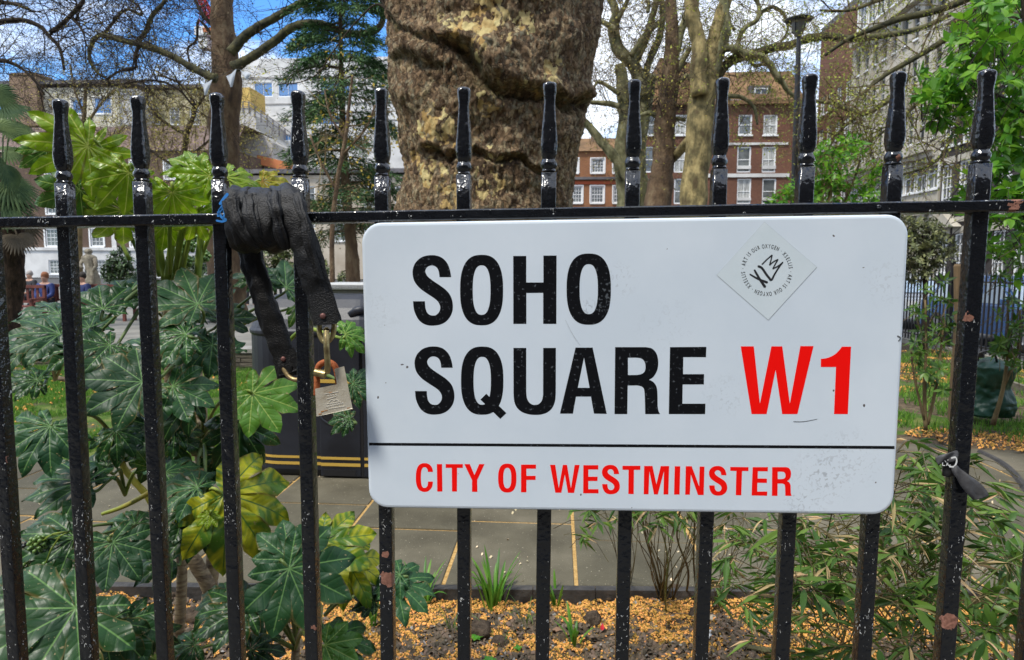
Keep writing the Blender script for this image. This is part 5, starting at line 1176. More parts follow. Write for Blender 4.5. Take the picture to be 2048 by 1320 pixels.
b = MB(); zt = at(700, 567, Yq).z; b.box(a.x-.06, b_.x, Yq-.05, Yq+.55, b_.z, zt); bevel(b.build('top', mat('pale_metal', (.48, .49, .48), .45, .5), T), .012)
b = MB()
for i in range(34):
    for j in range(3): x = a.x-.03+i*.0145; z = b_.z+.012+j*.013; b.box(x, x+.007, Yq-.0525, Yq-.0505, z, z+.006)
b.build('perforation', M['iron'], T, kind='stuff')
for k in range(3): b = MB(); x = a.x+.05+k*.13; b.box(x, x+.09, Yq-.012, Yq-.001, .3, b_.z-.08); b.build('panel', mat('grey_panel', (.33, .34, .34), .5), T)

# ------------------------------------------------------------------ bench
M['bench'] = mat('bench_wood', (.13, .035, .025), .6, .4, var=[(.09, .025, .018), (.17, .05, .035)], vscale=5, stretch=(1, 1, 1))
def bench(px0, px1, pyb, Yb, label):
    T = empty('park_bench', label=label, cat='bench', group='dark red park benches'); x0 = at(px0, pyb, Yb).x; x1 = at(px1, pyb, Yb).x; g = -.02
    for x in (x0, x1-.07, (x0+x1)/2-.035):
        for (y, h) in ((0, .62), (.45, .98)): b = MB(); b.box(x, x+.07, Yb+y, Yb+y+.07, g, g+h); b.build('leg', M['bench'], T)
    for k in range(5): b = MB(); b.box(x0, x1, Yb+.02+k*.09, Yb+.09+k*.09, g+.43, g+.46); b.build('seat_slat', M['bench'], T)
    b = MB(); b.box(x0+.0, x1, Yb+.44, Yb+.515, g+.92, g+1.0); b.build('top_rail', M['bench'], T)
    b = MB(); b.box(x0+.08, x1-.08, Yb+.455, Yb+.5, g+.52, g+.58); b.build('lower_rail', M['bench'], T)
    n_ = int((x1-x0)/.15); sm = MB(); sm.box(-.03, .03, -.012, .012, 0, .34); me = sm.mesh('back_slat', M['bench'])
    for k in range(n_): link('back_slat', me, T, Matrix.Translation((x0+.12+k*(x1-x0-.2)/n_, Yb+.478, g+.58)))
    for x in (x0-.01, x1-.07): b = MB(); b.box(x, x+.09, Yb-.04, Yb+.45, g+.62, g+.66); b.build('armrest', M['bench'], T)
bench(-90, 66, 640, 15.2, 'dark red slatted bench at the far left behind the fatsia leaves')
bench(84, 250, 635, 16.2, 'dark red bench right behind the big palmate leaves with people in blue beside it')

# ------------------------------------------------------------------ people, sitting
SKIN = mat('skin', (.45, .26, .18), .6, .4)
def person(label, px, Yp, z0, jac, trs, hair, face=180, seated=True, group=None):
    T = empty('person', label=label, cat='person', group=group); o0 = at(px, 560, Yp); base = Vector((o0.x, Yp, z0)); a = math.radians(face)
    def W_(x, y, z): return base + Vector((x*math.cos(a)-y*math.sin(a), x*math.sin(a)+y*math.cos(a), z))
    if seated:
        J = {'pel': (0, 0, .50, .14), 'sp': (0, -.03, .72, .135), 'ch': (0, -.02, .93, .15), 'nk': (0, 0, 1.08, .055), 'hd': (0, .02, 1.17, .085), 'hd2': (0, .02, 1.27, .085)}
        for s in (-1, 1):
            J['h%d' % s] = (s*.10, .05, .50, .10); J['k%d' % s] = (s*.12, .46, .49, .07); J['a%d' % s] = (s*.12, .46, .08, .045); J['t%d' % s] = (s*.13, .60, .03, .04)
            J['s%d' % s] = (s*.19, 0, 1.0, .065); J['e%d' % s] = (s*.24, .06, .74, .048); J['w%d' % s] = (s*.12, .28, .62, .034); J['f%d' % s] = (s*.08, .36, .60, .03)
    else:
        J = {'pel': (0, 0, .92, .13), 'sp': (0, 0, 1.12, .125), 'ch': (0, 0, 1.34, .15), 'nk': (0, 0, 1.50, .055), 'hd': (0, .02, 1.60, .085), 'hd2': (0, .02, 1.70, .08)}
        for s in (-1, 1):
            J['h%d' % s] = (s*.09, 0, .88, .09); J['k%d' % s] = (s*.10, .04+s*.06, .48, .06); J['a%d' % s] = (s*.10, s*.1, .08, .042); J['t%d' % s] = (s*.11, s*.1+.14, .03, .035)
            J['s%d' % s] = (s*.19, 0, 1.42, .06); J['e%d' % s] = (s*.24, 0, 1.14, .045); J['w%d' % s] = (s*.23, .08, .90, .032); J['f%d' % s] = (s*.22, .1, .82, .03)
    E_ = [('pel', 'sp'), ('sp', 'ch'), ('ch', 'nk'), ('nk', 'hd'), ('hd', 'hd2')]
    for s in (-1, 1): E_ += [('pel', 'h%d' % s), ('h%d' % s, 'k%d' % s), ('k%d' % s, 'a%d' % s), ('a%d' % s, 't%d' % s), ('ch', 's%d' % s), ('s%d' % s, 'e%d' % s), ('e%d' % s, 'w%d' % s), ('w%d' % s, 'f%d' % s)]
    def skin(name, keys, edges, m, grow_=0):
        ks = list(keys); me = bpy.data.meshes.new(name); me.from_pydata([W_(*J[k][:3]) for k in ks], [(ks.index(a_), ks.index(b_)) for a_, b_ in edges if a_ in ks and b_ in ks], [])
        me.materials.append(m); o = link(name, me, T); sk = o.modifiers.new('skin', 'SKIN')
        for i, k in enumerate(ks): r = J[k][3]+grow_; o.data.skin_vertices[0].data[i].radius = (r, r)
        o.data.skin_vertices[0].data[0].use_root = True; o.modifiers.new('sub', 'SUBSURF').levels = 2; o.modifiers['sub'].render_levels = 2
        return o
    skin('body', ['pel']+[k for k in J if k != 'pel'], E_, SKIN)
    up = ['ch', 'sp', 'pel', 's-1', 's1', 'e-1', 'e1', 'w-1', 'w1']; skin('jacket', up, E_, jac, .018)
    lo = ['pel', 'h-1', 'h1', 'k-1', 'k1', 'a-1', 'a1']; skin('trousers', lo, E_, trs, .012)
    hz = J['hd2'][2]; c = W_(0, -.005, hz+.0); lump('hair', c, .098, hair, 3, 1.15, .12, T)
    for s in (-1, 1): lump('eye', W_(s*.032, .095, hz-.03), .012, M['iron'], 1, 1, 0, T)
    lump('nose', W_(0, .11, hz-.055), .016, SKIN, 1, 1.4, 0, T)
    return T
blue = mat('navy_jacket', (.012, .03, .14), .8, var=[(.008, .02, .1), (.02, .045, .18)], vscale=9); dark = mat('dark_trousers', (.02, .02, .025), .8)
person('person with ginger hair and blue padded jacket sitting on the bench', 90, 16.45, -.05, blue, dark, mat('ginger_hair', (.22, .08, .03), .8), 180)
person('dark haired person in navy blue jacket sitting on the bench by the statue', 165, 16.45, -.05, mat('dark_blue_jacket', (.01, .02, .09), .8), dark, mat('dark_hair', (.02, .015, .01), .8), 165)
person('person with grey hair standing in the distance left of the railing bar', 60, 20, -.05, dark, dark, mat('grey_hair', (.3, .27, .25), .8), 170)
person('person in dark clothes sitting far off between the strap and the bars', 478, 19, -.1, dark, dark, mat('brown_hair', (.08, .045, .025), .8), 160)
person('person in red brown clothes standing far off beside the tall plane trunk', 500, 24, -.1, mat('red_coat', (.2, .04, .03), .8), dark, mat('black_hair', (.015, .012, .01), .8), 200, seated=False)
person('person in a teal jacket standing far off behind the strap', 556, 28, -.1, mat('teal_jacket', (.02, .12, .22), .8), dark, mat('fair_hair', (.3, .2, .1), .8), 190, seated=False)

# ------------------------------------------------------------------ statue
T = empty('stone_statue', label='weathered pale stone statue of a robed standing figure in front of the white houses', cat='statue'); Ys = 20.5; s = psz(Ys); stm = mat('statue_stone', (.33, .29, .21), .9, var=[(.13, .11, .08), (.30, .27, .20)], vscale=6, bump=.02, bscale=20)
c = at(182, 560, Ys); b = MB(); b.box(c.x-.35, c.x+.35, Ys-.35, Ys+.35, -.05, .55); b.box(c.x-.42, c.x+.42, Ys-.42, Ys+.42, .552, .68); bevel(b.build('plinth', stm, T), .03)
z0 = .68; z1 = at(182, 497, Ys).z; Hh = z1-z0; prof = [(0, .21), (.1, .24), (.3, .20), (.48, .17), (.55, .15), (.66, .17), (.76, .19), (.81, .17), (.85, .08), (.87, .07), (.90, .10), (.95, .105), (.99, .07), (1, .02)]
v = []; n_ = 28
for (t, r) in prof:
    for j in range(n_):
        a = 2*PI*j/n_; q = Vector((math.cos(a)*2, math.sin(a)*2, t*3)); rr = r*(1+.28*noise.noise(q))*(1.0 if t < .84 else 1.0); v.append((c.x+rr*math.cos(a)*1.15+.04*math.sin(t*5), Ys+rr*math.sin(a)*.85, z0+t*Hh))
b = MB(); b.add(v, [(i*n_+j, i*n_+(j+1) % n_, (i+1)*n_+(j+1) % n_, (i+1)*n_+j) for i in range(len(prof)-1) for j in range(n_)])
b.tube([(c.x-.17, Ys-.05, z0+.76*Hh), (c.x-.27, Ys-.12, z0+.6*Hh), (c.x-.12, Ys-.22, z0+.52*Hh)], [.07, .06, .045], 8); b.tube([(c.x+.2, Ys-.02, z0+.76*Hh), (c.x+.27, Ys-.08, z0+.58*Hh), (c.x+.2, Ys-.16, z0+.44*Hh)], [.07, .06, .045], 8)
b.build('figure', stm, T, smooth=True)

# ------------------------------------------------------------------ crane, bunting
T = empty('tower_crane', label='red and white tower crane partly hidden behind the brown plane trunk', cat='crane'); Yc = 140; red = mat('crane_red', (.6, .03, .03), .5); wh = mat('crane_white', (.6, .6, .58), .5)
def lattice(mb, a, b, wd, n_, r):
    a = Vector(a); b = Vector(b); d = (b-a).normalized(); s1 = d.orthogonal().normalized()*wd; s2 = d.cross(s1)
    C4 = [s1, s2, -s1, -s2]
    for c_ in C4: mb.tube([a+c_, b+c_], r, 4)
    for i in range(n_):
        p = a+(b-a)*i/n_; q = a+(b-a)*(i+1)/n_
        for k in range(4): mb.tube([p+C4[k], q+C4[(k+1) % 4]], r*.7, 3); mb.tube([q+C4[k], q+C4[(k+1) % 4]], r*.7, 3)
b = MB(); bt = at(441, 540, Yc); tp = at(441, 70, Yc); lattice(b, (tp.x, Yc, 0), tp, 1.1, 24, .14); b.build('mast', red, T)
b = MB(); lattice(b, tp, at(372, -60, Yc-8), .8, 14, .16); b.build('jib', red, T)
b = MB(); lattice(b, tp, at(462, -30, Yc), .7, 12, .12); b.tube([at(462, -30, Yc), at(395, 70, Yc)], .06, 3); b.tube([at(462, -30, Yc), at(380, -50, Yc)], .06, 3); b.build('tie_frame', red, T)
b = MB(); a = at(396, 76, Yc); c_ = at(420, 56, Yc); b.box(a.x, c_.x, Yc-1.5, Yc+1.5, a.z, c_.z); bevel(b.build('machine_house', wh, T), .2)
b = MB(); a = at(402, 100, Yc); c_ = at(420, 78, Yc); b.box(a.x, c_.x, Yc-1.2, Yc+1.2, a.z, c_.z); bevel(b.build('cab', wh, T), .2)
b = MB(); a = at(408, 62, Yc-1.7); c_ = at(422, 55, Yc-1.7); b.box(a.x-.2, c_.x, Yc-1.8, Yc-1.55, a.z-.2, c_.z); b.build('ballast', mat('brick_ballast', (.4, .14, .05), .8), T)
for x in (399, 410): b = MB(); b.tube([at(x, 58, Yc), at(x-1, -40, Yc)], .05, 3); b.build('cable', red, T)

T = empty('bunting', label='string of pale triangular bunting flags strung from the brown plane trunk', cat='bunting'); Yf = 13.5
cordp = [at(x, y, Yf) for (x, y) in ((410, 165), (440, 152), (468, 140), (490, 140), (520, 152), (560, 165), (600, 168), (640, 160))]; b = MB(); b.tube(cr_path(cordp, 4), .004, 4); b.build('cord', M['iron'], T)
flm = mat('pale_flag', (.48, .52, .56), .6, trans=.3)
for (x0, y0, x1, y1, x2, y2) in ((452, 152, 474, 139, 462, 174), (480, 140, 504, 147, 492, 158), (404, 168, 426, 160, 410, 190)):
    P0, P1, P2 = at(x0, y0, Yf), at(x1, y1, Yf), at(x2, y2, Yf-.06); v = []; f = []
    for i in range(6):
        for j in range(6):
            u = i/5; w_ = j/5; p = P0*(1-u)+P1*u; p = p*(1-w_)+(P2+(P1-P0)*(u-.5)*.1)*w_; v.append(p+Vector((0, .03*math.sin(u*5+w_*3), 0)))
    for i in range(5):
        for j in range(5): f.append((i*6+j, i*6+j+1, i*6+j+7, i*6+j+6))
    b = MB(); b.add(v, f); b.build('flag', flm, T, smooth=True)
# ------------------------------------------------------------------ iron railing in front
M['paint'] = paint_black()
TX = [-.8645, -.7416, -.6207, -.5, -.3784, -.2554, -.1359, -.0137, .1043, .2249, .3427, .4596, .5745, .690, .806]
BX = [-.872, -.7491, -.621, -.501, -.377, -.2574, -.1375, -.0173, .1038, .2213, .3391, .4562, .5734, .688, .803]
SL = .01583
def rz(x): return 1.6201 + SL*(x+.7452)          # top of the rail
RAIL = empty('iron_railing', label='glossy black painted iron railing with turned finials carrying the street sign', cat='railing', loc=(0, 0, 0))
def sqring(hw, rnd, n=5):
    """rounded square ring of half width hw; rnd = corner radius"""
    o = []
    for (sx, sy, a0) in ((1, 1, 0), (-1, 1, 90), (-1, -1, 180), (1, -1, 270)):
        for i in range(n):
            a = math.radians(a0+90*i/(n-1)); o.append((sx*(hw-rnd)+math.cos(a)*rnd, sy*(hw-rnd)+math.sin(a)*rnd))
    return o
#           height over rail top, half width, corner share
PROF = [(.0505, .0102, .18), (.0525, .0095, .5), (.0545, .0088, .9), (.0560, .0100, .9), (.0595, .0117, .92), (.0630, .0117, .92), (.0665, .0098, .92), (.0685, .0086, .9), (.0700, .0092, .85),
        (.074, .0104, .7), (.082, .0116, .6), (.090, .0117, .55), (.102, .0108, .5), (.118, .0094, .48), (.135, .0080, .48), (.146, .0074, .5), (.151, .0076, .55), (.156, .0084, .6), (.163, .0093, .6), (.168, .0096, .6), (.1715, .0090, .65), (.1735, .0070, .8), (.1745, .0035, .9)]
def make_bar(xt, xb):
    zt = rz(xt); z0 = .12; zb = .90; k = 20; jit = random.uniform(.96, 1.05); hj = random.uniform(-.002, .002); tw_ = random.uniform(-.05, .05)
    def X(z): return xt+(xb-xt)*(zt+.17-z)/(zt+.17-.93)
    fin = MB(); rows = []
    for (h, hw, rs) in PROF: rows.append((zt+h+hj*(h/.17), hw*jit, hw*jit*rs))
    v = []
    for (z, hw, r) in rows:
        for (x, y) in sqring(hw, r):
            dn = 1+.05*noise.noise(Vector((x*60+xt*9, y*60, z*60)))
            v.append((X(z)+(x*math.cos(tw_)-y*math.sin(tw_))*dn, (x*math.sin(tw_)+y*math.cos(tw_))*dn, z))
    n_ = 20; f = [(i*n_+j, i*n_+(j+1) % n_, (i+1)*n_+(j+1) % n_, (i+1)*n_+j) for i in range(len(rows)-1) for j in range(n_)]+[tuple(range(n_))[::-1], tuple((len(rows)-1)*n_+j for j in range(n_))]
    b = MB(); v2 = []; ring = sqring(.0102*jit, .0022); zs = list(np.linspace(z0, zt+.0500, 46))
    for z in zs:
        for (x, y) in ring:
            dn = 1+.035*noise.noise(Vector((xt*20, z*14, y*30)))
            v2.append((X(z)+(x*math.cos(tw_)-y*math.sin(tw_))*dn, (x*math.sin(tw_)+y*math.cos(tw_))*dn, z))
    b.add(v2, [(i*n_+j, i*n_+(j+1) % n_, (i+1)*n_+(j+1) % n_, (i+1)*n_+j) for i in range(len(zs)-1) for j in range(n_)]+[tuple(range(n_))[::-1], tuple((len(zs)-1)*n_+j for j in range(n_))])
    bar = b.build('bar', M['paint'], RAIL); 
    for p in bar.data.polygons: p.use_smooth = len(p.vertices) == 4
    fin.add(v, f); fo = fin.build('finial', M['paint'], bar, smooth=True)
    md = fo.modifiers.new('sub', 'SUBSURF'); md.levels = md.render_levels = 1
    return X
XF = [make_bar(a, b) for a, b in zip(TX, BX)]
def rail(zoff, h, d, name):
    b = MB(); v = []; xs = np.linspace(-1.3, 1.25, 130); ring = [(-d/2, 0), (-d/2+.0018, -.0018*0+h*0), ]
    prof = [(-d/2, .002), (-d/2+.002, 0), (d/2-.002, 0), (d/2, .002), (d/2, h-.002), (d/2-.002, h), (-d/2+.002, h), (-d/2, h-.002)]
    for x in xs:
        for (y, z) in prof: v.append((x, y+.0006*noise.noise(Vector((x*25, y*40, 0))), rz(x)-h+zoff+z+.0007*noise.noise(Vector((x*18, z*90, 4)))))
    n_ = 8; b.add(v, [(i*n_+j, (i+1)*n_+j, (i+1)*n_+(j+1) % n_, i*n_+(j+1) % n_) for i in range(len(xs)-1) for j in range(n_)]+[tuple(range(n_)), tuple((len(xs)-1)*n_+j for j in range(n_))[::-1]])
    return b.build(name, M['paint'], RAIL, smooth=False)
rail(0, .0155, .040, 'top_rail')
b = MB(); b.box(-1.3, 1.25, -.02, .02, .17, .185); b.build('bottom_rail', M['paint'], RAIL)
for (px, py) in ((1757, 413), (95, 447), (448, 437)):
    lump('rivet', at(px, py, -.0205), .0035, M['paint'], 2, .8, .1, RAIL)

# ------------------------------------------------------------------ street sign
YS = -.0285                                   # front face of the plate
SG = empty('street_sign', label='white enamelled street name sign lettered SOHO SQUARE W1 in black and red', cat='sign')
def sp_(px, py, y=YS):
    p = at(px, py, y); return p
c4 = [sp_(721.5, 445.5), sp_(1820, 428), sp_(1787.5, 1031), sp_(737.5, 1016)]
RC = .029
def round_quad(c, r, n=8):
    o = []
    for i in range(4):
        p = c[i]; a = (c[i-1]-p).normalized(); b = (c[(i+1) % 4]-p).normalized()
        s = p+a*r; e = p+b*r; ce = p+a*r+b*r
        for k in range(n+1):
            t = k/n; o.append((ce + (s-ce)*math.cos(t*PI/2)+(e-ce)*math.sin(t*PI/2)))
    return o
outer = round_quad(c4, RC); cen = sum(c4, Vector())/4
def inset(ring, d, y): return [Vector((p.x, y, p.z)) - (p-cen).normalized()*0 + Vector(((cen.x-p.x)/abs(cen.x-p.x+1e-9)*min(abs(cen.x-p.x), d) if 0 else 0, 0, 0)) for p in ring]
def ringat(d, y):
    cc = [c4[0]+Vector((d, 0, -d)), c4[1]+Vector((-d, 0, -d)), c4[2]+Vector((-d, 0, d)), c4[3]+Vector((d, 0, d))]
    return [Vector((p.x, y, p.z)) for p in round_quad(cc, max(.001, RC-d))]
rings = [ringat(.0012, YS+.0115), ringat(.0, YS+.010), ringat(0, YS+.0045), ringat(.0006, YS+.0022), ringat(.0022, YS+.0006), ringat(.0048, YS), ]
k = len(rings[0]); v = [tuple(p) for r in rings for p in r]; b = MB()
fs = [(i*k+j, i*k+(j+1) % k, (i+1)*k+(j+1) % k, (i+1)*k+j) for i in range(len(rings)-1) for j in range(k)]
b.add(v, fs); m_ = len(rings)-1
b.add([tuple(p) for p in rings[-1]], [tuple(range(k))]); b.add([tuple(p) for p in rings[0]], [tuple(range(k))[::-1]])
EN = mat('white_enamel', (.60, .70, .80), .3, .4, coat=.25, bump=.0003, bscale=6, bdetail=2, var=[(.60, .68, .76), (.66, .735, .81)], vscale=5)
n, l, p = nodes(EN)
# smudges, scuffs and specks at their own places
g = n.new('ShaderNodeNewGeometry')
def blob(px, py, r): 
    d = n.new('ShaderNodeVectorMath'); d.operation = 'DISTANCE'; d.inputs[1].default_value = at(px, py, YS); l.new(g.outputs['Position'], d.inputs[0])
    q = n.new('ShaderNodeMapRange'); q.inputs[1].default_value = r*psz(0); q.inputs[2].default_value = r*psz(0)*.15; l.new(d.outputs['Value'], q.inputs[0]); return q.outputs[0]
acc = None
for (px, py, r, a) in ((1650, 950, 70, 1), (1610, 1000, 50, .9), (1178, 620, 26, 1), (1690, 905, 60, .5), (1450, 790, 50, .45), (1720, 930, 50, .6), (1330, 650, 70, .25), (1240, 560, 40, .5), (1780, 560, 60, .35), (760, 620, 60, .25)):
    q = math_n(n, l, 'MULTIPLY', blob(px, py, r), a); acc = q if acc is None else math_n(n, l, 'MAXIMUM', acc, q)
nz = n.new('ShaderNodeTexNoise'); nz.inputs['Scale'].default_value = 160; nz.inputs['Detail'].default_value = 5; nz.inputs['Distortion'].default_value = 1; l.new(g.outputs['Position'], nz.inputs['Vector'])
nr = n.new('ShaderNodeMapRange'); nr.inputs[1].default_value = .54; nr.inputs[2].default_value = .62; l.new(nz.outputs[0], nr.inputs[0])
sm_ = math_n(n, l, 'MULTIPLY', math_n(n, l, 'MULTIPLY', nr.outputs[0], acc), .55)
n2 = n.new('ShaderNodeTexNoise'); n2.inputs['Scale'].default_value = 95; n2.inputs['Detail'].default_value = 1; l.new(g.outputs['Position'], n2.inputs['Vector'])
n2r = n.new('ShaderNodeMapRange'); n2r.inputs[1].default_value = .80; n2r.inputs[2].default_value = .81; l.new(n2.outputs[0], n2r.inputs[0])
base = p.inputs['Base Color'].links[0].from_socket
c_ = mixc(n, l, sm_, base, (.24, .26, .28)); c_ = mixc(n, l, n2r.outputs[0], c_, (.12, .11, .11)); l.new(c_, p.inputs['Base Color'])
rr_ = n.new('ShaderNodeMapRange'); rr_.inputs[3].default_value = .2; rr_.inputs[4].default_value = .5; l.new(sm_, rr_.inputs[0]); l.new(rr_.outputs[0], p.inputs['Roughness'])
b.build('plate', EN, SG)
INK = mat('black_enamel', (.005, .0055, .007), .35, .22)
n, l, p = nodes(INK); g = n.new('ShaderNodeNewGeometry')
d1 = blob(1212, 600, 44); nz = n.new('ShaderNodeTexNoise'); nz.inputs['Scale'].default_value = 210; nz.inputs['Detail'].default_value = 4; l.new(g.outputs['Position'], nz.inputs['Vector'])
a_ = math_n(n, l, 'MULTIPLY_ADD', d1, .10, nz.outputs[0]); q = n.new('ShaderNodeMapRange'); q.inputs[1].default_value = .615; q.inputs[2].default_value = .68; l.new(a_, q.inputs[0])
l.new(mixc(n, l, math_n(n, l, 'MULTIPLY', q.outputs[0], .35), (.005, .0055, .007), (.22, .25, .28)), p.inputs['Base Color'])
RED = mat('red_enamel', (.92, .006, .004), .4, .12)
LZ = [0]
def letter(poly, m, holes=(), name='letter', parent=None, h=.00012, y0=None):
    """outline in photo pixels on the plate, laid as a thin raised layer"""
    LZ[0] += 1; yy = (YS if y0 is None else y0)
    fn = lambda x, y, z: tuple(at(x, -y, yy-z))
    b = MB(); b.prism([(x, -y) for x, y in poly], 0.00002, h, [[(x, -y) for x, y in hh] for hh in holes], fn=fn); return b.build(name, m, parent or SG)
def smooth(pts, k=5):
    """closed outline; (x,y,'c') marks a corner, the rest is a smooth curve"""
    n_ = len(pts); st = next((i for i, p in enumerate(pts) if len(p) > 2), 0); P = pts[st:]+pts[:st]+[pts[st]]; out = []; seg = [P[0]]
    for p in P[1:]:
        seg.append(p)
        if len(p) > 2: 
            if len(seg) == 2: out.append(seg[0][:2])
            else: out += [(q.x, q.y) for q in cr_path([(s[0], s[1], 0) for s in seg], k)[:-1]]
            seg = [p]
    if len(seg) > 1: out += [(q.x, q.y) for q in cr_path([(s[0], s[1], 0) for s in seg], k)[:-1]]
    return out
def fit(pts, src, dst):
    return [((p[0]-src[0])/(src[1]-src[0])*(dst[1]-dst[0])+dst[0], (p[1]-src[2])/(src[3]-src[2])*(dst[3]-dst[2])+dst[2], *p[2:]) for p in pts]
def sell(x0, x1, y0, y1, e=2.55, n=56, a0=0, a1=2*PI):
    cx, cy, rx, ry = (x0+x1)/2, (y0+y1)/2, (x1-x0)/2, (y1-y0)/2; o = []
    for i in range(n):
        a = a0+(a1-a0)*i/(n if a1-a0 > 6.2 else n-1); c, s = math.cos(a), math.sin(a); o.append((cx+rx*abs(c)**(2/e)*(1 if c > 0 else -1), cy+ry*abs(s)**(2/e)*(1 if s > 0 else -1)))
    return o
SP = [(455,330,'c'),(445,270),(420,205),(375,158),(325,138),(280,134),(232,139),(180,160),(135,205),(114,260),(113,310),(125,360),(150,400),(190,440),(250,482),(310,522),(340,552),(356,585),(357,615),(345,645),(320,668),(292,672),(262,665),(238,640),(226,600),(221,545,'c'),
      (116,545,'c'),(122,610),(140,665),(170,715),(215,748),(262,761),(310,761),(360,752),(410,725),(448,680),(467,630),(470,580),(462,530),(440,480),(400,437),(350,400),(290,360),(245,322),(226,285),(228,262),(245,238),(275,226),(305,230),(330,248),(345,280),(352,330,'c')]
def gS(x0, x1, y0, y1, m): letter(smooth(fit(SP, (112, 470, 134, 762), (x0, x1, y0, y1)), 4), m)
def gO(x0, x1, y0, y1, sv, sh, m): letter(sell(x0, x1, y0, y1), m, [sell(x0+sv, x1-sv, y0+sh, y1-sh, 2.5)[::-1]])
def z1(P, s=4.452, ox=800, oy=480): return [(ox+p[0]/s, oy+p[1]/s, *p[2:]) for p in P]
# SOHO
gS(825.2, 905.6, 510.3, 651.2, INK); gO(920.2, 1006.2, 509.6, 650.7, 25.2, 21, INK)
letter(z1([(1008,142),(1124,142),(1124,378),(1277,378),(1277,138),(1394,138),(1392,747),(1275,747),(1275,470),(1125,472),(1125,747),(1009,747)]), INK)
gO(1133.2, 1221.8, 507, 649.5, 26, 21.3, INK)
# SQUARE
gS(829.2, 908.7, 692.9, 829.2, INK)
letter(sell(922, 1006.8, 693, 829.5), INK, [sell(922+25, 1006.8-25, 693+20.6, 829.5-20, 2.5)[::-1]])
letter(z1([(768,523),(947,695),(893,747),(716,575)], 4.452, 800, 670), INK, h=.00016, name='letter_tail')
U_ = [(1010,115,'c'),(1124,115,'c'),(1124,500,'c'),(1130,560),(1150,600),(1180,620),(1205,622),(1235,615),(1262,585),(1273,540),(1274,500,'c'),(1275,115,'c'),(1388,115,'c'),(1387,520,'c'),(1380,590),(1355,650),(1310,690),(1255,708),(1200,711),(1145,706),(1085,685),(1040,645),(1017,590),(1011,520,'c')]
letter(smooth(z1(U_, 4.452, 800, 670), 4), INK)
letter(z1([(1563,112),(1715,112),(1841,702),(1727,700),(1700,548),(1567,548),(1540,700),(1424,700)], 4.452, 800, 670), INK, [z1([(1638,200),(1583,470),(1688,470)], 4.452, 800, 670)])
R_O = [(115,93,'c'),(345,93,'c'),(395,104),(430,145),(442,210),(433,270),(405,318),(372,340,'c'),(402,355),(425,385),(435,430),(437,530,'c'),(442,570),(455,600,'c'),(343,600,'c'),(338,440),(325,398),(290,384),(255,383,'c'),(210,383,'c'),(207,600,'c'),(110,600,'c')]
R_H = [(212,173,'c'),(280,173),(320,183),(342,215),(344,262),(326,290),(285,303),(212,304,'c')]
def gR(x0, x1, y0, y1, m):
    s_ = (110, 455, 93, 600); letter(smooth(fit(R_O, s_, (x0, x1, y0, y1)), 4), m, [smooth(fit(R_H, s_, (x0, x1, y0, y1)), 4)[::-1]])
gR(1200+110/3.793, 1200+455/3.793, 670+92/3.793, 670+600/3.793, INK)
z3 = lambda P: z1(P, 3.793, 1200, 670)
letter(z3([(531,92),(807,90),(804,168),(632,168),(630,297),(790,297),(788,375),(627,375),(625,521),(800,521),(797,600),(522,600)]), INK)
letter(z3([(1067,86),(1167,86),(1213,520),(1300,86),(1383,86),(1440,520),(1520,84),(1620,84),(1498,600),(1382,600),(1332,265),(1264,600),(1150,600)]), RED)
letter(smooth(z3([(1835,88,'c'),(1905,88,'c'),(1880,600,'c'),(1775,600,'c'),(1790,243,'c'),(1675,243,'c'),(1675,182,'c'),(1730,172),(1780,148),(1815,115),(1835,88,'c')][:-1]), 4), RED)
# CITY OF WESTMINSTER
z4 = lambda P: z1(P, 5.12, 820, 910); z5 = lambda P: z1(P, 5.12, 1200, 910)
Cq = [(235,173,'c'),(228,135),(205,102),(175,86),(148,83),(118,88),(88,108),(68,150),(60,200),(60,260),(68,310),(88,352),(118,372),(150,378),(182,372),(210,350),(228,318),(235,272,'c'),(185,272,'c'),(180,310),(165,332),(148,336),(130,330),(117,300),(112,250),(112,205),(117,160),(130,132),(148,125),(166,130),(179,148),(184,173,'c')]
letter(smooth(z4(Cq), 4), RED)
letter(z4([(275,93),(328,93),(332,374),(279,374)]), RED)
letter(z4([(365,93),(541,93),(541,132),(482,132),(481,374),(430,374),(428,132),(365,132)]), RED)
letter(z4([(556,93),(613,93),(660,205),(708,93),(763,93),(688,258),(690,377),(635,377),(635,258)]), RED)
gO(820+902/5.12, 820+1090/5.12, 910+88/5.12, 910+384/5.12, 10.4, 8.4, RED)
letter(z4([(1137,98),(1290,98),(1290,140),(1192,140),(1192,213),(1286,213),(1286,255),(1192,255),(1192,382),(1137,382)]), RED)
letter(z4([(1434,100),(1487,100),(1523,340),(1565,101),(1608,101),(1648,340),(1686,102),(1737,102),(1680,388),(1617,388),(1585,200),(1550,386),(1488,386)]), RED)
letter(z4([(1775,104),(1928,104),(1928,148),(1826,148),(1826,222),(1920,222),(1920,266),(1826,266),(1826,350),(1930,350),(1930,392),(1773,392)]), RED)
gS(1200+20/5.12, 1200+203/5.12, 910+101/5.12, 910+402/5.12, RED)
letter(z5([(230,110),(413,110),(413,152),(348,152),(345,400),(290,400),(292,152),(230,151)]), RED)
letter(z5([(452,112),(538,112),(577,300),(622,113),(708,113),(700,404),(650,404),(655,165),(592,404),(553,403),(505,165),(497,402),(447,402)]), RED)
letter(z5([(765,115),(822,115),(815,405),(758,405)]), RED)
letter(z5([(878,115),(940,115),(1015,320),(1020,118),(1070,118),(1062,410),(1003,410),(930,200),(920,406),(872,406)]), RED)
gS(1200+1116/5.12, 1200+1303/5.12, 910+112/5.12, 910+416/5.12, RED)
letter(z5([(1334,122),(1520,124),(1520,164),(1455,164),(1447,412),(1390,412),(1396,163),(1334,162)]), RED)
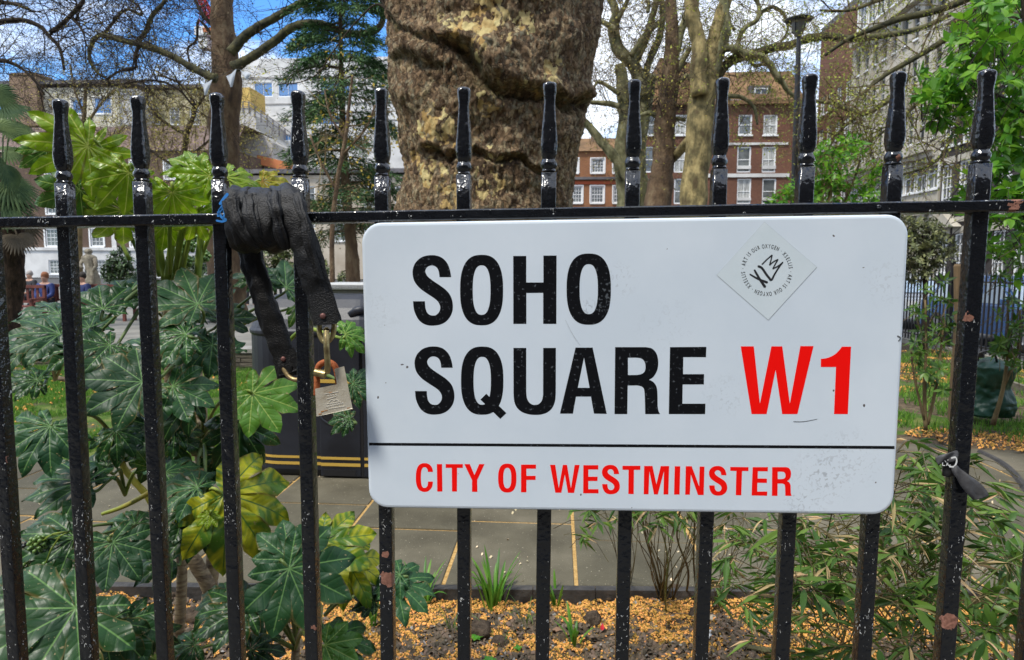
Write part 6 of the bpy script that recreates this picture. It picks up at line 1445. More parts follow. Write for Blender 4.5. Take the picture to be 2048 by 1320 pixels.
letter(z5([(1563,124),(1720,124),(1718,167),(1617,166),(1615,240),(1710,242),(1708,286),(1612,284),(1610,374),(1713,374),(1711,417),(1552,414)]), RED)
gR(1200+1760/5.12, 1200+1964/5.12, 910+124/5.12, 910+418/5.12, RED)
letter([(738, 885.5), (1789, 892), (1789, 898), (738, 891)], INK, name='rule_line')
# hairline scratches
SCR = mat('scratch', (.10, .11, .12), .6)
def stroke(pts, w_, m, name, parent=None, h=.0004, y0=None, n=6):
    Q = cr_path([(x, y, 0) for x, y in pts], n); L_ = []; R_ = []
    for i, q in enumerate(Q):
        t = (Q[min(i+1, len(Q)-1)]-Q[max(i-1, 0)]).normalized(); nn = Vector((-t.y, t.x, 0)); ww = w_[0]+(w_[1]-w_[0])*i/(len(Q)-1) if isinstance(w_, tuple) else w_
        L_.append((q.x+nn.x*ww/2, q.y+nn.y*ww/2)); R_.append((q.x-nn.x*ww/2, q.y-nn.y*ww/2))
    cap = lambda a, b, s: []
    t0 = (Q[0]-Q[1]).normalized(); t1 = (Q[-1]-Q[-2]).normalized(); w0 = (w_[0] if isinstance(w_, tuple) else w_)/2; w1_ = (w_[1] if isinstance(w_, tuple) else w_)/2
    e0 = (Q[0].x+t0.x*w0*.8, Q[0].y+t0.y*w0*.8); e1 = (Q[-1].x+t1.x*w1_*.8, Q[-1].y+t1.y*w1_*.8)
    return letter(L_+[e1]+R_[::-1]+[e0], m, name=name, parent=parent, h=h, y0=y0)
stroke([(1587, 843), (1607, 843), (1634, 838)], (1.0, .6), SCR, 'scratch'); stroke([(1795, 672), (1801, 676), (1797, 682)], (3, 2), SCR, 'chip')
stroke([(1131, 640), (1145, 668), (1160, 690)], .5, mat('faint_scratch', (.36, .40, .44), .5), 'scratch')
# round sticker on a clear diamond
ST = empty('sticker', label='clear diamond sticker with round black motto ring and crown scribble, top right of the sign', cat='sticker')
film = mat('clear_film', (.58, .67, .72), .35, .4, var=[(.57, .655, .70), (.62, .695, .745)], vscale=12)
letter([(1529, 444), (1633.5, 534), (1536.5, 640), (1433.5, 550)], film, name='film', parent=ST, h=.0003)
edge = mat('film_edge', (.40, .45, .48), .5); D4 = [(1529, 444), (1633.5, 534), (1536.5, 640), (1433.5, 550)]
for i in range(4): stroke([D4[i], tuple((Vector(D4[i])+Vector(D4[(i+1) % 4]))/2), D4[(i+1) % 4]], .7 if i in (1, 2) else .35, edge, 'film_edge', ST, .00035, n=2)
ink = mat('sticker_ink', (.015, .017, .02), .5)
zk = lambda P: [(1430+x/6.286, 440+y/6.286) for x, y in P]
yk = YS-.00035
def thick(P, w_, nm='mark', n=6, h=.0001): stroke(zk(P), w_, ink, nm, ST, h, yk, n)
thick([(440,683),(540,740),(655,785)], (3.0, 5.2), h=.0001); thick([(497,630),(560,740),(628,840)], (4.0, 5.6), h=.00016)
thick([(545,582),(590,605),(650,690),(695,745)], (5.0, 4.6), h=.0001); thick([(690,752),(715,748),(745,690),(800,600),(853,530)], (4.4, 2.6), h=.00016)
thick([(592,558),(655,495),(718,440)], 2.7); thick([(718,440),(705,500),(686,566)], 2.4, h=.00016); thick([(686,566),(735,525),(792,495)], 2.4, h=.0002); thick([(792,495),(760,550),(727,612)], 2.4, h=.00024); thick([(727,612),(790,580),(853,530)], 2.3, h=.00028)
ring = 'ART IS OUR OXYGEN \u00b7 XSELLIS \u00b7 '
adv = {' ': .55, 'I': .45, '\u00b7': .55, 'L': .85, 'E': .85}
wid = [adv.get(ch, 1.0) for ch in ring]; tot = sum(wid)
tmp = {}
def glyph(ch):
    if ch not in tmp:
        cu = bpy.data.curves.new('glyph', 'FONT'); cu.body = ch; cu.size = 1; cu.align_x = 'CENTER'; cu.offset = .012; ob = bpy.data.objects.new('glyph', cu); C.objects.link(ob)
        dg = bpy.context.evaluated_depsgraph_get(); me = bpy.data.meshes.new_from_object(ob.evaluated_get(dg)); bpy.data.objects.remove(ob); tmp[ch] = ([tuple(v.co) for v in me.vertices], [tuple(p.vertices) for p in me.polygons])
    return tmp[ch]
o0 = 1430+652/6.286, 440+630/6.286
for half in range(2):
    ang = math.radians(170-180*half); mb = MB()
    for ch, wd in zip(ring, wid):
        a = ang-wd/tot*PI/2; ang -= wd/tot*PI
        if ch == ' ': continue
        v, f = glyph(ch); rb = 276/6.286; sx = 6.6; sy = 11.6
        rad = Vector((math.cos(a), -math.sin(a))); tan = Vector((math.sin(a), math.cos(a)))
        vv = []
        for (x, y, z) in v:
            q = Vector(o0)+rad*(rb+y*sy)+tan*(x*sx); p_ = at(q.x, q.y, yk-.0001); vv.append(tuple(p_))
        mb.add(vv, f)
    mb.build('motto', ink, ST)

# ------------------------------------------------------------------ lock chain in its leather sleeve
LS = empty('chain_lock', label='black leather sleeved lock chain wrapped three times round the railing, left of the sign', cat='chain lock')
leather = mat('worn_leather', (.010, .010, .010), .45, .35, var=[(.004, .004, .005), (.009, .009, .009), (.04, .037, .037)], vscale=34, bump=.0016, bscale=520, vcon=(.38, .82), vdet=8)
def sleeve(pts, w0, w1, fl, seedv, name='sleeve'):
    Q = cr_path([at(*p) for p in pts], 12); k = len(Q); n_ = 34; v = []
    for i, p in enumerate(Q):
        t = (Q[min(i+1, k-1)]-Q[max(i-1, 0)]).normalized(); a = Vector((1, 0, 0)); a = a-t*a.dot(t); a = a.normalized() if a.length > .15 else Vector((0, 1, 0)).cross(t).normalized(); bq = t.cross(a)
        w_ = w0+(w1-w0)*i/k
        for j in range(n_):
            q = 2*PI*j/n_; cs, sn = math.cos(q), math.sin(q); x = w_*abs(cs)**.85*(1 if cs > 0 else -1); y = w_*fl*abs(sn)**.8*(1 if sn > 0 else -1)
            d = a*x+bq*y; z = p+d; wr = noise.noise(Vector((z.x*45, z.y*45, z.z*60+seedv))); rg = noise.noise(Vector((cs*2.2+seedv, sn*2.2, i*.05))); fd = 1-abs(noise.noise(Vector((z.x*70+seedv, z.y*70, z.z*26))))*2
            v.append(z+d.normalized()*(.0024*wr+.0042*rg+.0022*fd))
    b = MB(); b.add(v, [(i*n_+j, i*n_+(j+1) % n_, (i+1)*n_+(j+1) % n_, (i+1)*n_+j) for i in range(k-1) for j in range(n_)]+[tuple(range(n_))[::-1], tuple((k-1)*n_+j for j in range(n_))])
    o = b.build(name, leather, LS, smooth=True); return Q
sleeve([(577, 752, .034), (566, 715, .032), (548, 655, .030), (528, 600, .028), (512, 550, .027), (500, 505, .030), (494, 450, .034), (487, 405, .026), (480, 383, -.004), (474, 398, -.036), (474, 440, -.046), (482, 478, -.040), (498, 496, -.012), (508, 470, .026), (512, 420, .030), (516, 388, .002),
        (520, 396, -.038), (524, 440, -.050), (530, 478, -.044), (546, 494, -.012), (556, 470, .026), (562, 420, .030), (566, 385, .002), (574, 388, -.034), (586, 420, -.050), (598, 462, -.054), (614, 510, -.052), (630, 560, -.049), (644, 605, -.046), (655, 646, -.043)], .0162, .0185, .42, 3.0)
# puckered folds over the coils
for (pts, w_) in (([(462, 400, -.050), (470, 430, -.056), (490, 470, -.054), (520, 492, -.044)], .009), ([(500, 392, -.045), (503, 430, -.058), (514, 468, -.056), (538, 490, -.046)], .009), ([(548, 386, -.045), (552, 420, -.060), (562, 460, -.060), (575, 498, -.050)], .008), ([(590, 388, -.046), (604, 430, -.062), (622, 500, -.062), (640, 560, -.058)], .005)):
    sleeve(pts, w_, w_*.7, .55, pts[0][0], 'fold')
# sleeve mouths: stiff cuffs with a rivet
cuff = mat('cuff_leather', (.009, .009, .010), .5, .5, bump=.0008, bscale=300)
def cuffed(poly, y, th, riv):
    b = MB(); b.prism([(x, -yy) for x, yy in poly], 0, th, fn=lambda x, yy, z: tuple(at(x, -yy, y-z))); o = b.build('cuff', leather, LS); bevel(o, .003, 2)
    q = MB(); c = at(riv[0], riv[1], y-th); q.tube([(c.x, c.y+.001, c.z), (c.x, c.y-.0018, c.z), (c.x, c.y-.0028, c.z)], [.0042, .0040, .0022], 14); q.build('rivet', mat('copper_rivet', (.16, .07, .06), .5, metal=.4), LS, smooth=True)
cuffed([(618, 590), (664, 584), (680, 640), (672, 647), (628, 650)], -.040, .022, (646, 632))
cuffed([(549, 722), (586, 700), (601, 738), (560, 748)][::1], .048, .022, (567, 718))
brass = mat('dull_brass', (.36, .29, .12), .38, .5, metal=.85, var=[(.18, .13, .06), (.50, .42, .20)], vscale=60, bump=.0004, bscale=300)
rusty = mat('rusty_steel', (.30, .09, .03), .75, .3, metal=.2, var=[(.22, .05, .015), (.42, .14, .05)], vscale=110, bump=.001, bscale=260)
steel = mat('worn_steel', (.42, .38, .32), .45, .5, metal=.45, var=[(.46, .40, .30), (.60, .55, .44), (.66, .62, .52)], vscale=30, bump=.0004, bscale=500)
def loop(pts, r, m, name, par, n=12, closed=True, sq=False):
    P = [at(*p) for p in pts]; P = cr_path(P+[P[0]] if closed else P, 8); b = MB(); b.tube(P, r, n, cap=not closed); return b.build(name, m, par, smooth=True)
loop([(639, 640, -.050), (639, 665, -.052), (645, 680, -.053), (652, 684, -.054), (660, 679, -.053), (667, 664, -.052), (667, 640, -.050), (653, 632, -.05)], .0038, brass, 'chain_link', LS)
loop([(653, 662, -.068), (653, 662, -.046), (653, 690, -.040), (655, 725, -.042), (655, 741, -.050), (655, 741, -.068), (655, 725, -.074), (653, 690, -.075)], .0042, brass, 'chain_link', LS)
loop([(566, 736, .028), (577, 752, .026), (589, 759, .024), (602, 757, .022), (606, 744, .024), (598, 730, .030), (584, 722, .034)], .0036, mat('old_brass', (.40, .30, .15), .45, metal=.7, bump=.0005, bscale=200), 'chain_link', LS)
q = MB(); c = at(641, 744, -.055); q.tube([(c.x-.005, c.y-.008, c.z+.001), (c.x+.010, c.y-.008, c.z-.002)], [.0058, .0058], 16); q.build('shackle_collar', brass, LS, smooth=False)
# blue paint daubs on the sleeve and the bar
bl = mat('blue_spray', (.03, .22, .62), .5)
for (pts, w_) in (([(455, 388), (447, 398), (440, 408)], 6), ([(454, 398), (446, 410), (438, 422)], 5), ([(452, 410), (441, 420), (436, 432)], 5), ([(436, 424), (443, 434), (452, 440)], 5), ([(433, 441), (444, 443), (452, 441)], 4), ([(446, 414), (448, 428), (446, 440)], 3)):
    stroke(pts, w_, bl, 'paint_daub', LS, .0006, -.0645 if 0 else -.0525)

# ------------------------------------------------------------------ padlock
PL = empty('padlock', label='square shouldered steel padlock with rusty shackle hanging from the lock chain', cat='padlock')
bd = [(632, 779), (675.5, 770), (670.5, 739), (687, 734.5), (705, 817.5), (634.5, 831)]
b = MB(); b.prism([(x, -y) for x, y in bd], 0, .019, fn=lambda x, y, z: tuple(at(x, -y, -.046-z))); o = b.build('body', steel, PL); bevel(o, .0012, 2)
loop([(633, 790, -.055), (634, 768, -.056), (634, 748, -.056), (637, 733, -.056), (645, 726, -.056), (656, 724, -.056), (667, 729, -.056), (673, 740, -.056), (676, 760, -.055), (677, 780, -.055)], .0044, rusty, 'shackle', PL, closed=False)
em = mat('embossing', (.74, .71, .63), .4, metal=.2); 
def hl(pts, w_=1.0): stroke(pts, w_*1.2, em, 'embossed_mark', PL, .0004, -.0651, 3)
for (y, a, b_) in ((786, 649, 676), (796, 653, 671), (806, 653, 682), (815, 658, 690)): hl([(a, y+2.2), ((a+b_)/2, y), (b_, y-2.6)], .9)
for i, x in enumerate((655, 660, 665, 670)): hl([(x, 792-i*.7), (x+1.8, 790.5-i*.7), (x+3, 793-i*.7)], 1.0)
hl([(658, 804), (664, 799), (668, 802), (672, 799), (678, 802)], 1.1)
for i in range(9): hl([(652+i*4, 814.5-i*.9), (653+i*4, 812-i*.9), (654.6+i*4, 814-i*.9)], .9)
ru = mat('rust_stain', (.36, .15, .04), .8)
for (x, y, w_) in ((661, 785, 5), (645, 823, 6), (640, 828, 4), (697, 816, 3), (652, 821, 3)): stroke([(x-2.5, y+.5), (x, y), (x+3, y-.7)], (w_*.5, w_*.3), ru, 'rust_spot', PL, .0003, -.0651, 3)

# ------------------------------------------------------------------ torn tape on the right hand bar
TP = empty('tape_scrap', label='torn dark grey tape scrap with white letters knotted to the bar right of the sign', cat='tape')
tape = mat('grey_tape', (.045, .045, .048), .6, .4, var=[(.03, .03, .033), (.085, .085, .09)], vscale=30, bump=.001, bscale=120)
def ribbon(cs, m, name, par, th=.0006, k=6):
    A_ = cr_path([at(*c[0]) for c in cs], k); B_ = cr_path([at(*c[1]) for c in cs], k); v = []; f = []; w_ = 5
    for i in range(len(A_)):
        for j in range(w_):
            u = j/(w_-1); p = A_[i]*(1-u)+B_[i]*u; v.append(p+Vector((0, .002*math.sin(u*5+i*.6), 0)))
    for i in range(len(A_)-1):
        for j in range(w_-1): f.append((i*w_+j, i*w_+j+1, (i+1)*w_+j+1, (i+1)*w_+j))
    b = MB(); b.add(v, f); o = b.build(name, m, par, smooth=True); md = o.modifiers.new('solid', 'SOLIDIFY'); md.thickness = th; return o
ribbon([((1871, 916, -.020), (1875, 931, -.020)), ((1890, 907, -.024), (1892, 926, -.024)), ((1912, 902, -.020), (1913, 920, -.020)), ((1916, 902, -.005), (1917, 920, -.005))], tape, 'strip', TP)
ribbon([((1884, 918, -.004), (1884, 950, -.004)), ((1886, 917, -.017), (1886, 952, -.017)), ((1900, 916, -.019), (1900, 954, -.019)), ((1913, 915, -.018), (1912, 950, -.018)), ((1917, 914, -.004), (1916, 946, -.004))], mat('black_tape', (.012, .012, .013), .45), 'wrap', TP)
ribbon([((1903, 934, -.022), (1913, 930, -.022)), ((1908, 950, -.026), (1922, 938, -.026)), ((1920, 968, -.030), (1940, 952, -.028)), ((1936, 990, -.030), (1962, 968, -.026)), ((1948, 1001, -.028), (1978, 991, -.022))], tape, 'strip', TP)
wi = mat('white_print', (.72, .74, .74), .6)
stroke([(1903, 916), (1911, 915), (1913, 924), (1908, 933), (1899, 933)], (3.4, 3.0), wi, 'printed_letter', TP, .0003, -.0225)
for P_ in ([(1886, 921), (1885, 930), (1890, 931)], [(1889, 921), (1894, 926), (1893, 931)], [(1896, 919), (1896, 930), (1901, 930)]): stroke(P_, 1.6, wi, 'printed_letter', TP, .0003, -.0225, 3)
# ------------------------------------------------------------------ fatsia
def leafmat(name, c_dark, c_light, vein, rough=.42, trans=.18, yellow=None, spec=.3, coat=.08, randv=.28):
    m = mat(name, c_dark, rough, spec, coat=coat, coatr=.3); n, l, p = nodes(m)
    uv = n.new('ShaderNodeAttribute'); uv.attribute_name = 'rib'; rib = uv.outputs['Fac']            # 0 on the midrib, 1 at the lobe's edge
    sd = n.new('ShaderNodeAttribute'); sd.attribute_name = 'side'                                   # lateral vein phase
    ed = n.new('ShaderNodeAttribute'); ed.attribute_name = 'along'
    a = n.new('ShaderNodeAttribute'); a.attribute_name = 'dist'
    mid = n.new('ShaderNodeMapRange'); mid.inputs[1].default_value = .0020; mid.inputs[2].default_value = .0007; l.new(a.outputs['Fac'], mid.inputs[0])
    fr = math_n(n, l, 'FRACT', sd.outputs['Fac']); tri = math_n(n, l, 'ABSOLUTE', math_n(n, l, 'SUBTRACT', fr, .5))
    lat = n.new('ShaderNodeMapRange'); lat.inputs[1].default_value = .07; lat.inputs[2].default_value = .01; l.new(tri, lat.inputs[0])
    lat_ = math_n(n, l, 'MULTIPLY', lat.outputs[0], .14)
    nz = n.new('ShaderNodeTexNoise'); nz.inputs['Scale'].default_value = 9; nz.inputs['Detail'].default_value = 5; g = n.new('ShaderNodeNewGeometry'); l.new(g.outputs['Position'], nz.inputs['Vector'])
    r = n.new('ShaderNodeMapRange'); r.inputs[1].default_value = .35; r.inputs[2].default_value = .68; l.new(nz.outputs[0], r.inputs[0])
    c = mixc(n, l, r.outputs[0], c_dark, c_light)
    if yellow:
        nz2 = n.new('ShaderNodeTexNoise'); nz2.inputs['Scale'].default_value = 14; nz2.inputs['Detail'].default_value = 4; l.new(g.outputs['Position'], nz2.inputs['Vector'])
        yv = math_n(n, l, 'MULTIPLY_ADD', nz2.outputs[0], .8, math_n(n, l, 'MULTIPLY_ADD', tri, -.25, -.02)); y2 = n.new('ShaderNodeMapRange'); y2.inputs[1].default_value = .24; y2.inputs[2].default_value = .40; l.new(yv, y2.inputs[0])
        c = mixc(n, l, y2.outputs[0], c, yellow)
    oi = n.new('ShaderNodeObjectInfo'); hv = n.new('ShaderNodeHueSaturation'); vr = n.new('ShaderNodeMapRange'); vr.inputs[3].default_value = 1-randv; vr.inputs[4].default_value = 1+randv; l.new(oi.outputs['Random'], vr.inputs[0]); l.new(vr.outputs[0], hv.inputs['Value']); l.new(c, hv.inputs['Color']); c = hv.outputs[0]
    nd = n.new('ShaderNodeTexNoise'); nd.inputs['Scale'].default_value = 130; nd.inputs['Detail'].default_value = 2; l.new(g.outputs['Position'], nd.inputs['Vector'])
    ns = n.new('ShaderNodeMapRange'); ns.inputs[1].default_value = .735; ns.inputs[2].default_value = .76; l.new(math_n(n, l, 'MULTIPLY_ADD', nz.outputs[0], .12, nd.outputs[0]), ns.inputs[0])
    c = mixc(n, l, math_n(n, l, 'MULTIPLY', ns.outputs[0], .7), c, (.30, .24, .12))
    eb = n.new('ShaderNodeMapRange'); eb.inputs[1].default_value = 1.42; eb.inputs[2].default_value = 1.55; l.new(math_n(n, l, 'ADD', rib, nz.outputs[0]), eb.inputs[0]); c = mixc(n, l, math_n(n, l, 'MULTIPLY', eb.outputs[0], .6), c, (.16, .11, .03))
    c = mixc(n, l, math_n(n, l, 'MAXIMUM', mid.outputs[0], lat_), c, vein); l.new(c, p.inputs['Base Color'])
    bp = n.new('ShaderNodeBump'); bp.inputs['Distance'].default_value = .0016; nb = n.new('ShaderNodeTexNoise'); nb.inputs['Scale'].default_value = 34; nb.inputs['Detail'].default_value = 3; l.new(g.outputs['Position'], nb.inputs['Vector'])
    hh = math_n(n, l, 'ADD', math_n(n, l, 'MULTIPLY', math_n(n, l, 'MINIMUM', tri, .25), 1.6), math_n(n, l, 'MULTIPLY', nb.outputs[0], .9)); l.new(hh, bp.inputs['Height']); l.new(bp.outputs[0], p.inputs['Normal']); l.new(bp.outputs[0], p.inputs['Coat Normal'])
    tr = n.new('ShaderNodeBsdfTranslucent'); s = n.new('ShaderNodeMixShader'); s.inputs[0].default_value = trans; l.new(c, tr.inputs[0]); l.new(p.outputs[0], s.inputs[1]); l.new(tr.outputs[0], s.inputs[2]); l.new(s.outputs[0], n['Material Output'].inputs[0])
    return m
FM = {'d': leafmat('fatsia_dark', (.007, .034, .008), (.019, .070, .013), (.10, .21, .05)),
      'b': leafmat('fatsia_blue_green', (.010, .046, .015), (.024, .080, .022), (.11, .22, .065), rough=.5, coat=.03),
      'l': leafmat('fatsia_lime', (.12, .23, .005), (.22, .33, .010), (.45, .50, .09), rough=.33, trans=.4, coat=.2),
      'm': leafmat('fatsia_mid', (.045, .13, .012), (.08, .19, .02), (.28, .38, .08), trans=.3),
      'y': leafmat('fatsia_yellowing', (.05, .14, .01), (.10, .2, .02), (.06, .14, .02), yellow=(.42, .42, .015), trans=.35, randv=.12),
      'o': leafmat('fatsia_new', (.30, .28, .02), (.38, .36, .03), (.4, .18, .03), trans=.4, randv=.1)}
def fatsia_mesh(nl, seed, droop, fold, wave, wmul=1.0, span=130, curl=0.0):
    rs = random.Random(seed); V = []; Fc = []; rib = []; side = []; dist = []
    angs = [math.radians(-span+2*span*i/(nl-1)) for i in range(nl)]
    for i, a0 in enumerate(angs):
        k = abs(i-(nl-1)/2)/((nl-1)/2); L = (1-.10*k-.36*k**3)*rs.uniform(.94, 1.04); da = math.radians(2*span/(nl-1))/2*1.02
        last_l = i == 0; last_r = i == nl-1; NV, NU = 16, 4; ph = rs.uniform(0, 6); base = len(V); a = a0+rs.uniform(-.03, .03)
        d = (math.cos(a), math.sin(a)); q = (-math.sin(a), math.cos(a)); lz = rs.uniform(-.06, .06)
        wm = .192*wmul*L*rs.uniform(.93, 1.07)
        for iv in range(NV+1):
            v = iv/NV
            # the free part of the lobe widens to 0.62 and then runs to a point
            prof = wm*(.86+.22*math.sin(PI*min(1, max(0, (v-.25)/.75))*.9)) if v < .64 else wm*1.06*max(0, 1-((v-.64)/.36)**1.55)**.86
            wl = min(math.tan(da)*v*L, prof) if not last_l else min(v*L*.9, prof); wr = min(math.tan(da)*v*L, prof) if not last_r else min(v*L*.9, prof)
            free = v*L*math.tan(da) > prof*.98
            st_ = 1+(.13*((v*11+.3) % 1)-.06 if free and v < .97 else 0)
            for iu in range(-NU, NU+1):
                u = iu/NU; ww = (wl if u < 0 else wr)*(st_ if abs(iu) == NU else 1)
                x = d[0]*v*L+q[0]*u*ww; y = d[1]*v*L+q[1]*u*ww; r = math.hypot(x, y)
                z = -droop*r*r - curl*max(0, v-.6)**2*3 + fold*abs(u)*ww*(1.1-.8*abs(u)) + lz*v*v + wave*.055*math.sin(v*13+ph+(1.7 if u > 0 else 0))*abs(u)**1.5*min(1, v*2)
                z += .005*math.sin((v*9-abs(u)*1.4)*2*PI)*wave*min(1, 2*v)*abs(u)
                V.append((x, y, z)); rib.append(abs(u)); side.append(v*6.5-abs(u)*(.25+ww*4)); dist.append(abs(u)*ww*.16+max(0, v-.9)*.05)
        for iv in range(NV):
            for iu in range(2*NU):
                p = base+iv*(2*NU+1)+iu; Fc.append((p, p+2*NU+1, p+2*NU+2, p+1))
    return V, Fc, rib, side, dist
FP = {}
SHAPES = [(9, 1, .28, .40, 1.0, 1.0, 128, .1), (8, 2, .50, .30, 1.3, 1.08, 120, .25), (7, 3, .15, .5, .8, 1.2, 112, .0), (9, 4, .75, .35, 1.2, .95, 132, .3), (7, 5, .35, .65, 1.5, 1.15, 105, .2), (8, 6, .05, .25, .7, 1.1, 128, .1)]
def fleaf_mesh(si, mk):
    if (si, mk) not in FP:
        V, Fc, rib, side, dist = fatsia_mesh(*(SHAPES[si] if mk != 'l' else (*SHAPES[si][:5], SHAPES[si][5]*.80, *SHAPES[si][6:]))); me = bpy.data.meshes.new('leaf'); me.from_pydata(V, [], Fc)
        for nm, arr in (('rib', rib), ('side', side), ('dist', dist)):
            a = me.attributes.new(nm, 'FLOAT', 'POINT'); a.data.foreach_set('value', np.array(arr, np.float32))
        me.materials.append(FM[mk])
        me.polygons.foreach_set('use_smooth', [True]*len(me.polygons)); me.update(); FP[(si, mk)] = me
    return FP[(si, mk)]
petm = mat('petiole', (.16, .24, .03), .45, .4, var=[(.10, .18, .02), (.26, .32, .05)], vscale=8, trans=.1); petd = mat('petiole_dark', (.06, .11, .025), .5, .4, var=[(.05, .09, .02), (.12, .17, .04)], vscale=9)
def fatsia(label, leaves, stems, extra=()):
    T = empty('fatsia_shrub', label=label, cat='shrub')
    bk = mat('fatsia_stem', (.17, .13, .075), .8, .3, var=[(.09, .065, .04), (.20, .15, .09), (.26, .21, .12)], vscale=18, bump=.006, bscale=34, stretch=(1, 1, 3.5))
    yg = mat('fatsia_young_stem', (.28, .28, .04), .5, .4, var=[(.2, .24, .03), (.38, .30, .05)], vscale=10)
    for (q, Ys_, young) in stems:
        b = MB(); limb(b, q, Ys_, 12, .35, 7); b.build('stem', yg if young else bk, T, smooth=True)
    for (x, y, r, ang, tilt, Yl, mk, si, node) in leaves:
        hub = at(x, y, Yl); s = r*psz(Yl)*(.90 if mk == 'l' else .96); vw = (CAM-hub).normalized(); a = math.radians(ang); ax = RT*math.cos(a)+UP*math.sin(a)
        # tilt: turn the blade from facing the camera towards lying level (or beyond)
        nrm = (vw*math.cos(math.radians(tilt))+Vector((0, 0, 1))*math.sin(math.radians(tilt))+rv(.06)).normalized(); ax = (ax-nrm*ax.dot(nrm)).normalized()
        o = link('leaf', fleaf_mesh(si, mk), T, orient(hub, ax, nrm, s))
        if node:
            e = at(node[0], node[1], node[2]); mid = hub*.45+e*.55+Vector((0, 0, .04 if e.z < hub.z else .02))-ax*s*.12
            b = MB(); back = hub-nrm*.006; b.tube(cr_path([back, back-ax*s*.18-nrm*s*.10, mid, e], 6), [.0038]*10+[.0052]*9, 7, cap=True); b.build('petiole', petm if mk in 'lmyo' else petd, o if 0 else T, smooth=True)
    return T
N1 = (333, 566, .72); N2 = (232, 880, .85); N3 = (392, 740, 1.0); N4 = (404, 880, 1.05); N5 = (345, 1090, .9); N6 = (425, 1110, 1.05); N7 = (110, 760, 1.0); N8 = (250, 990, .8)
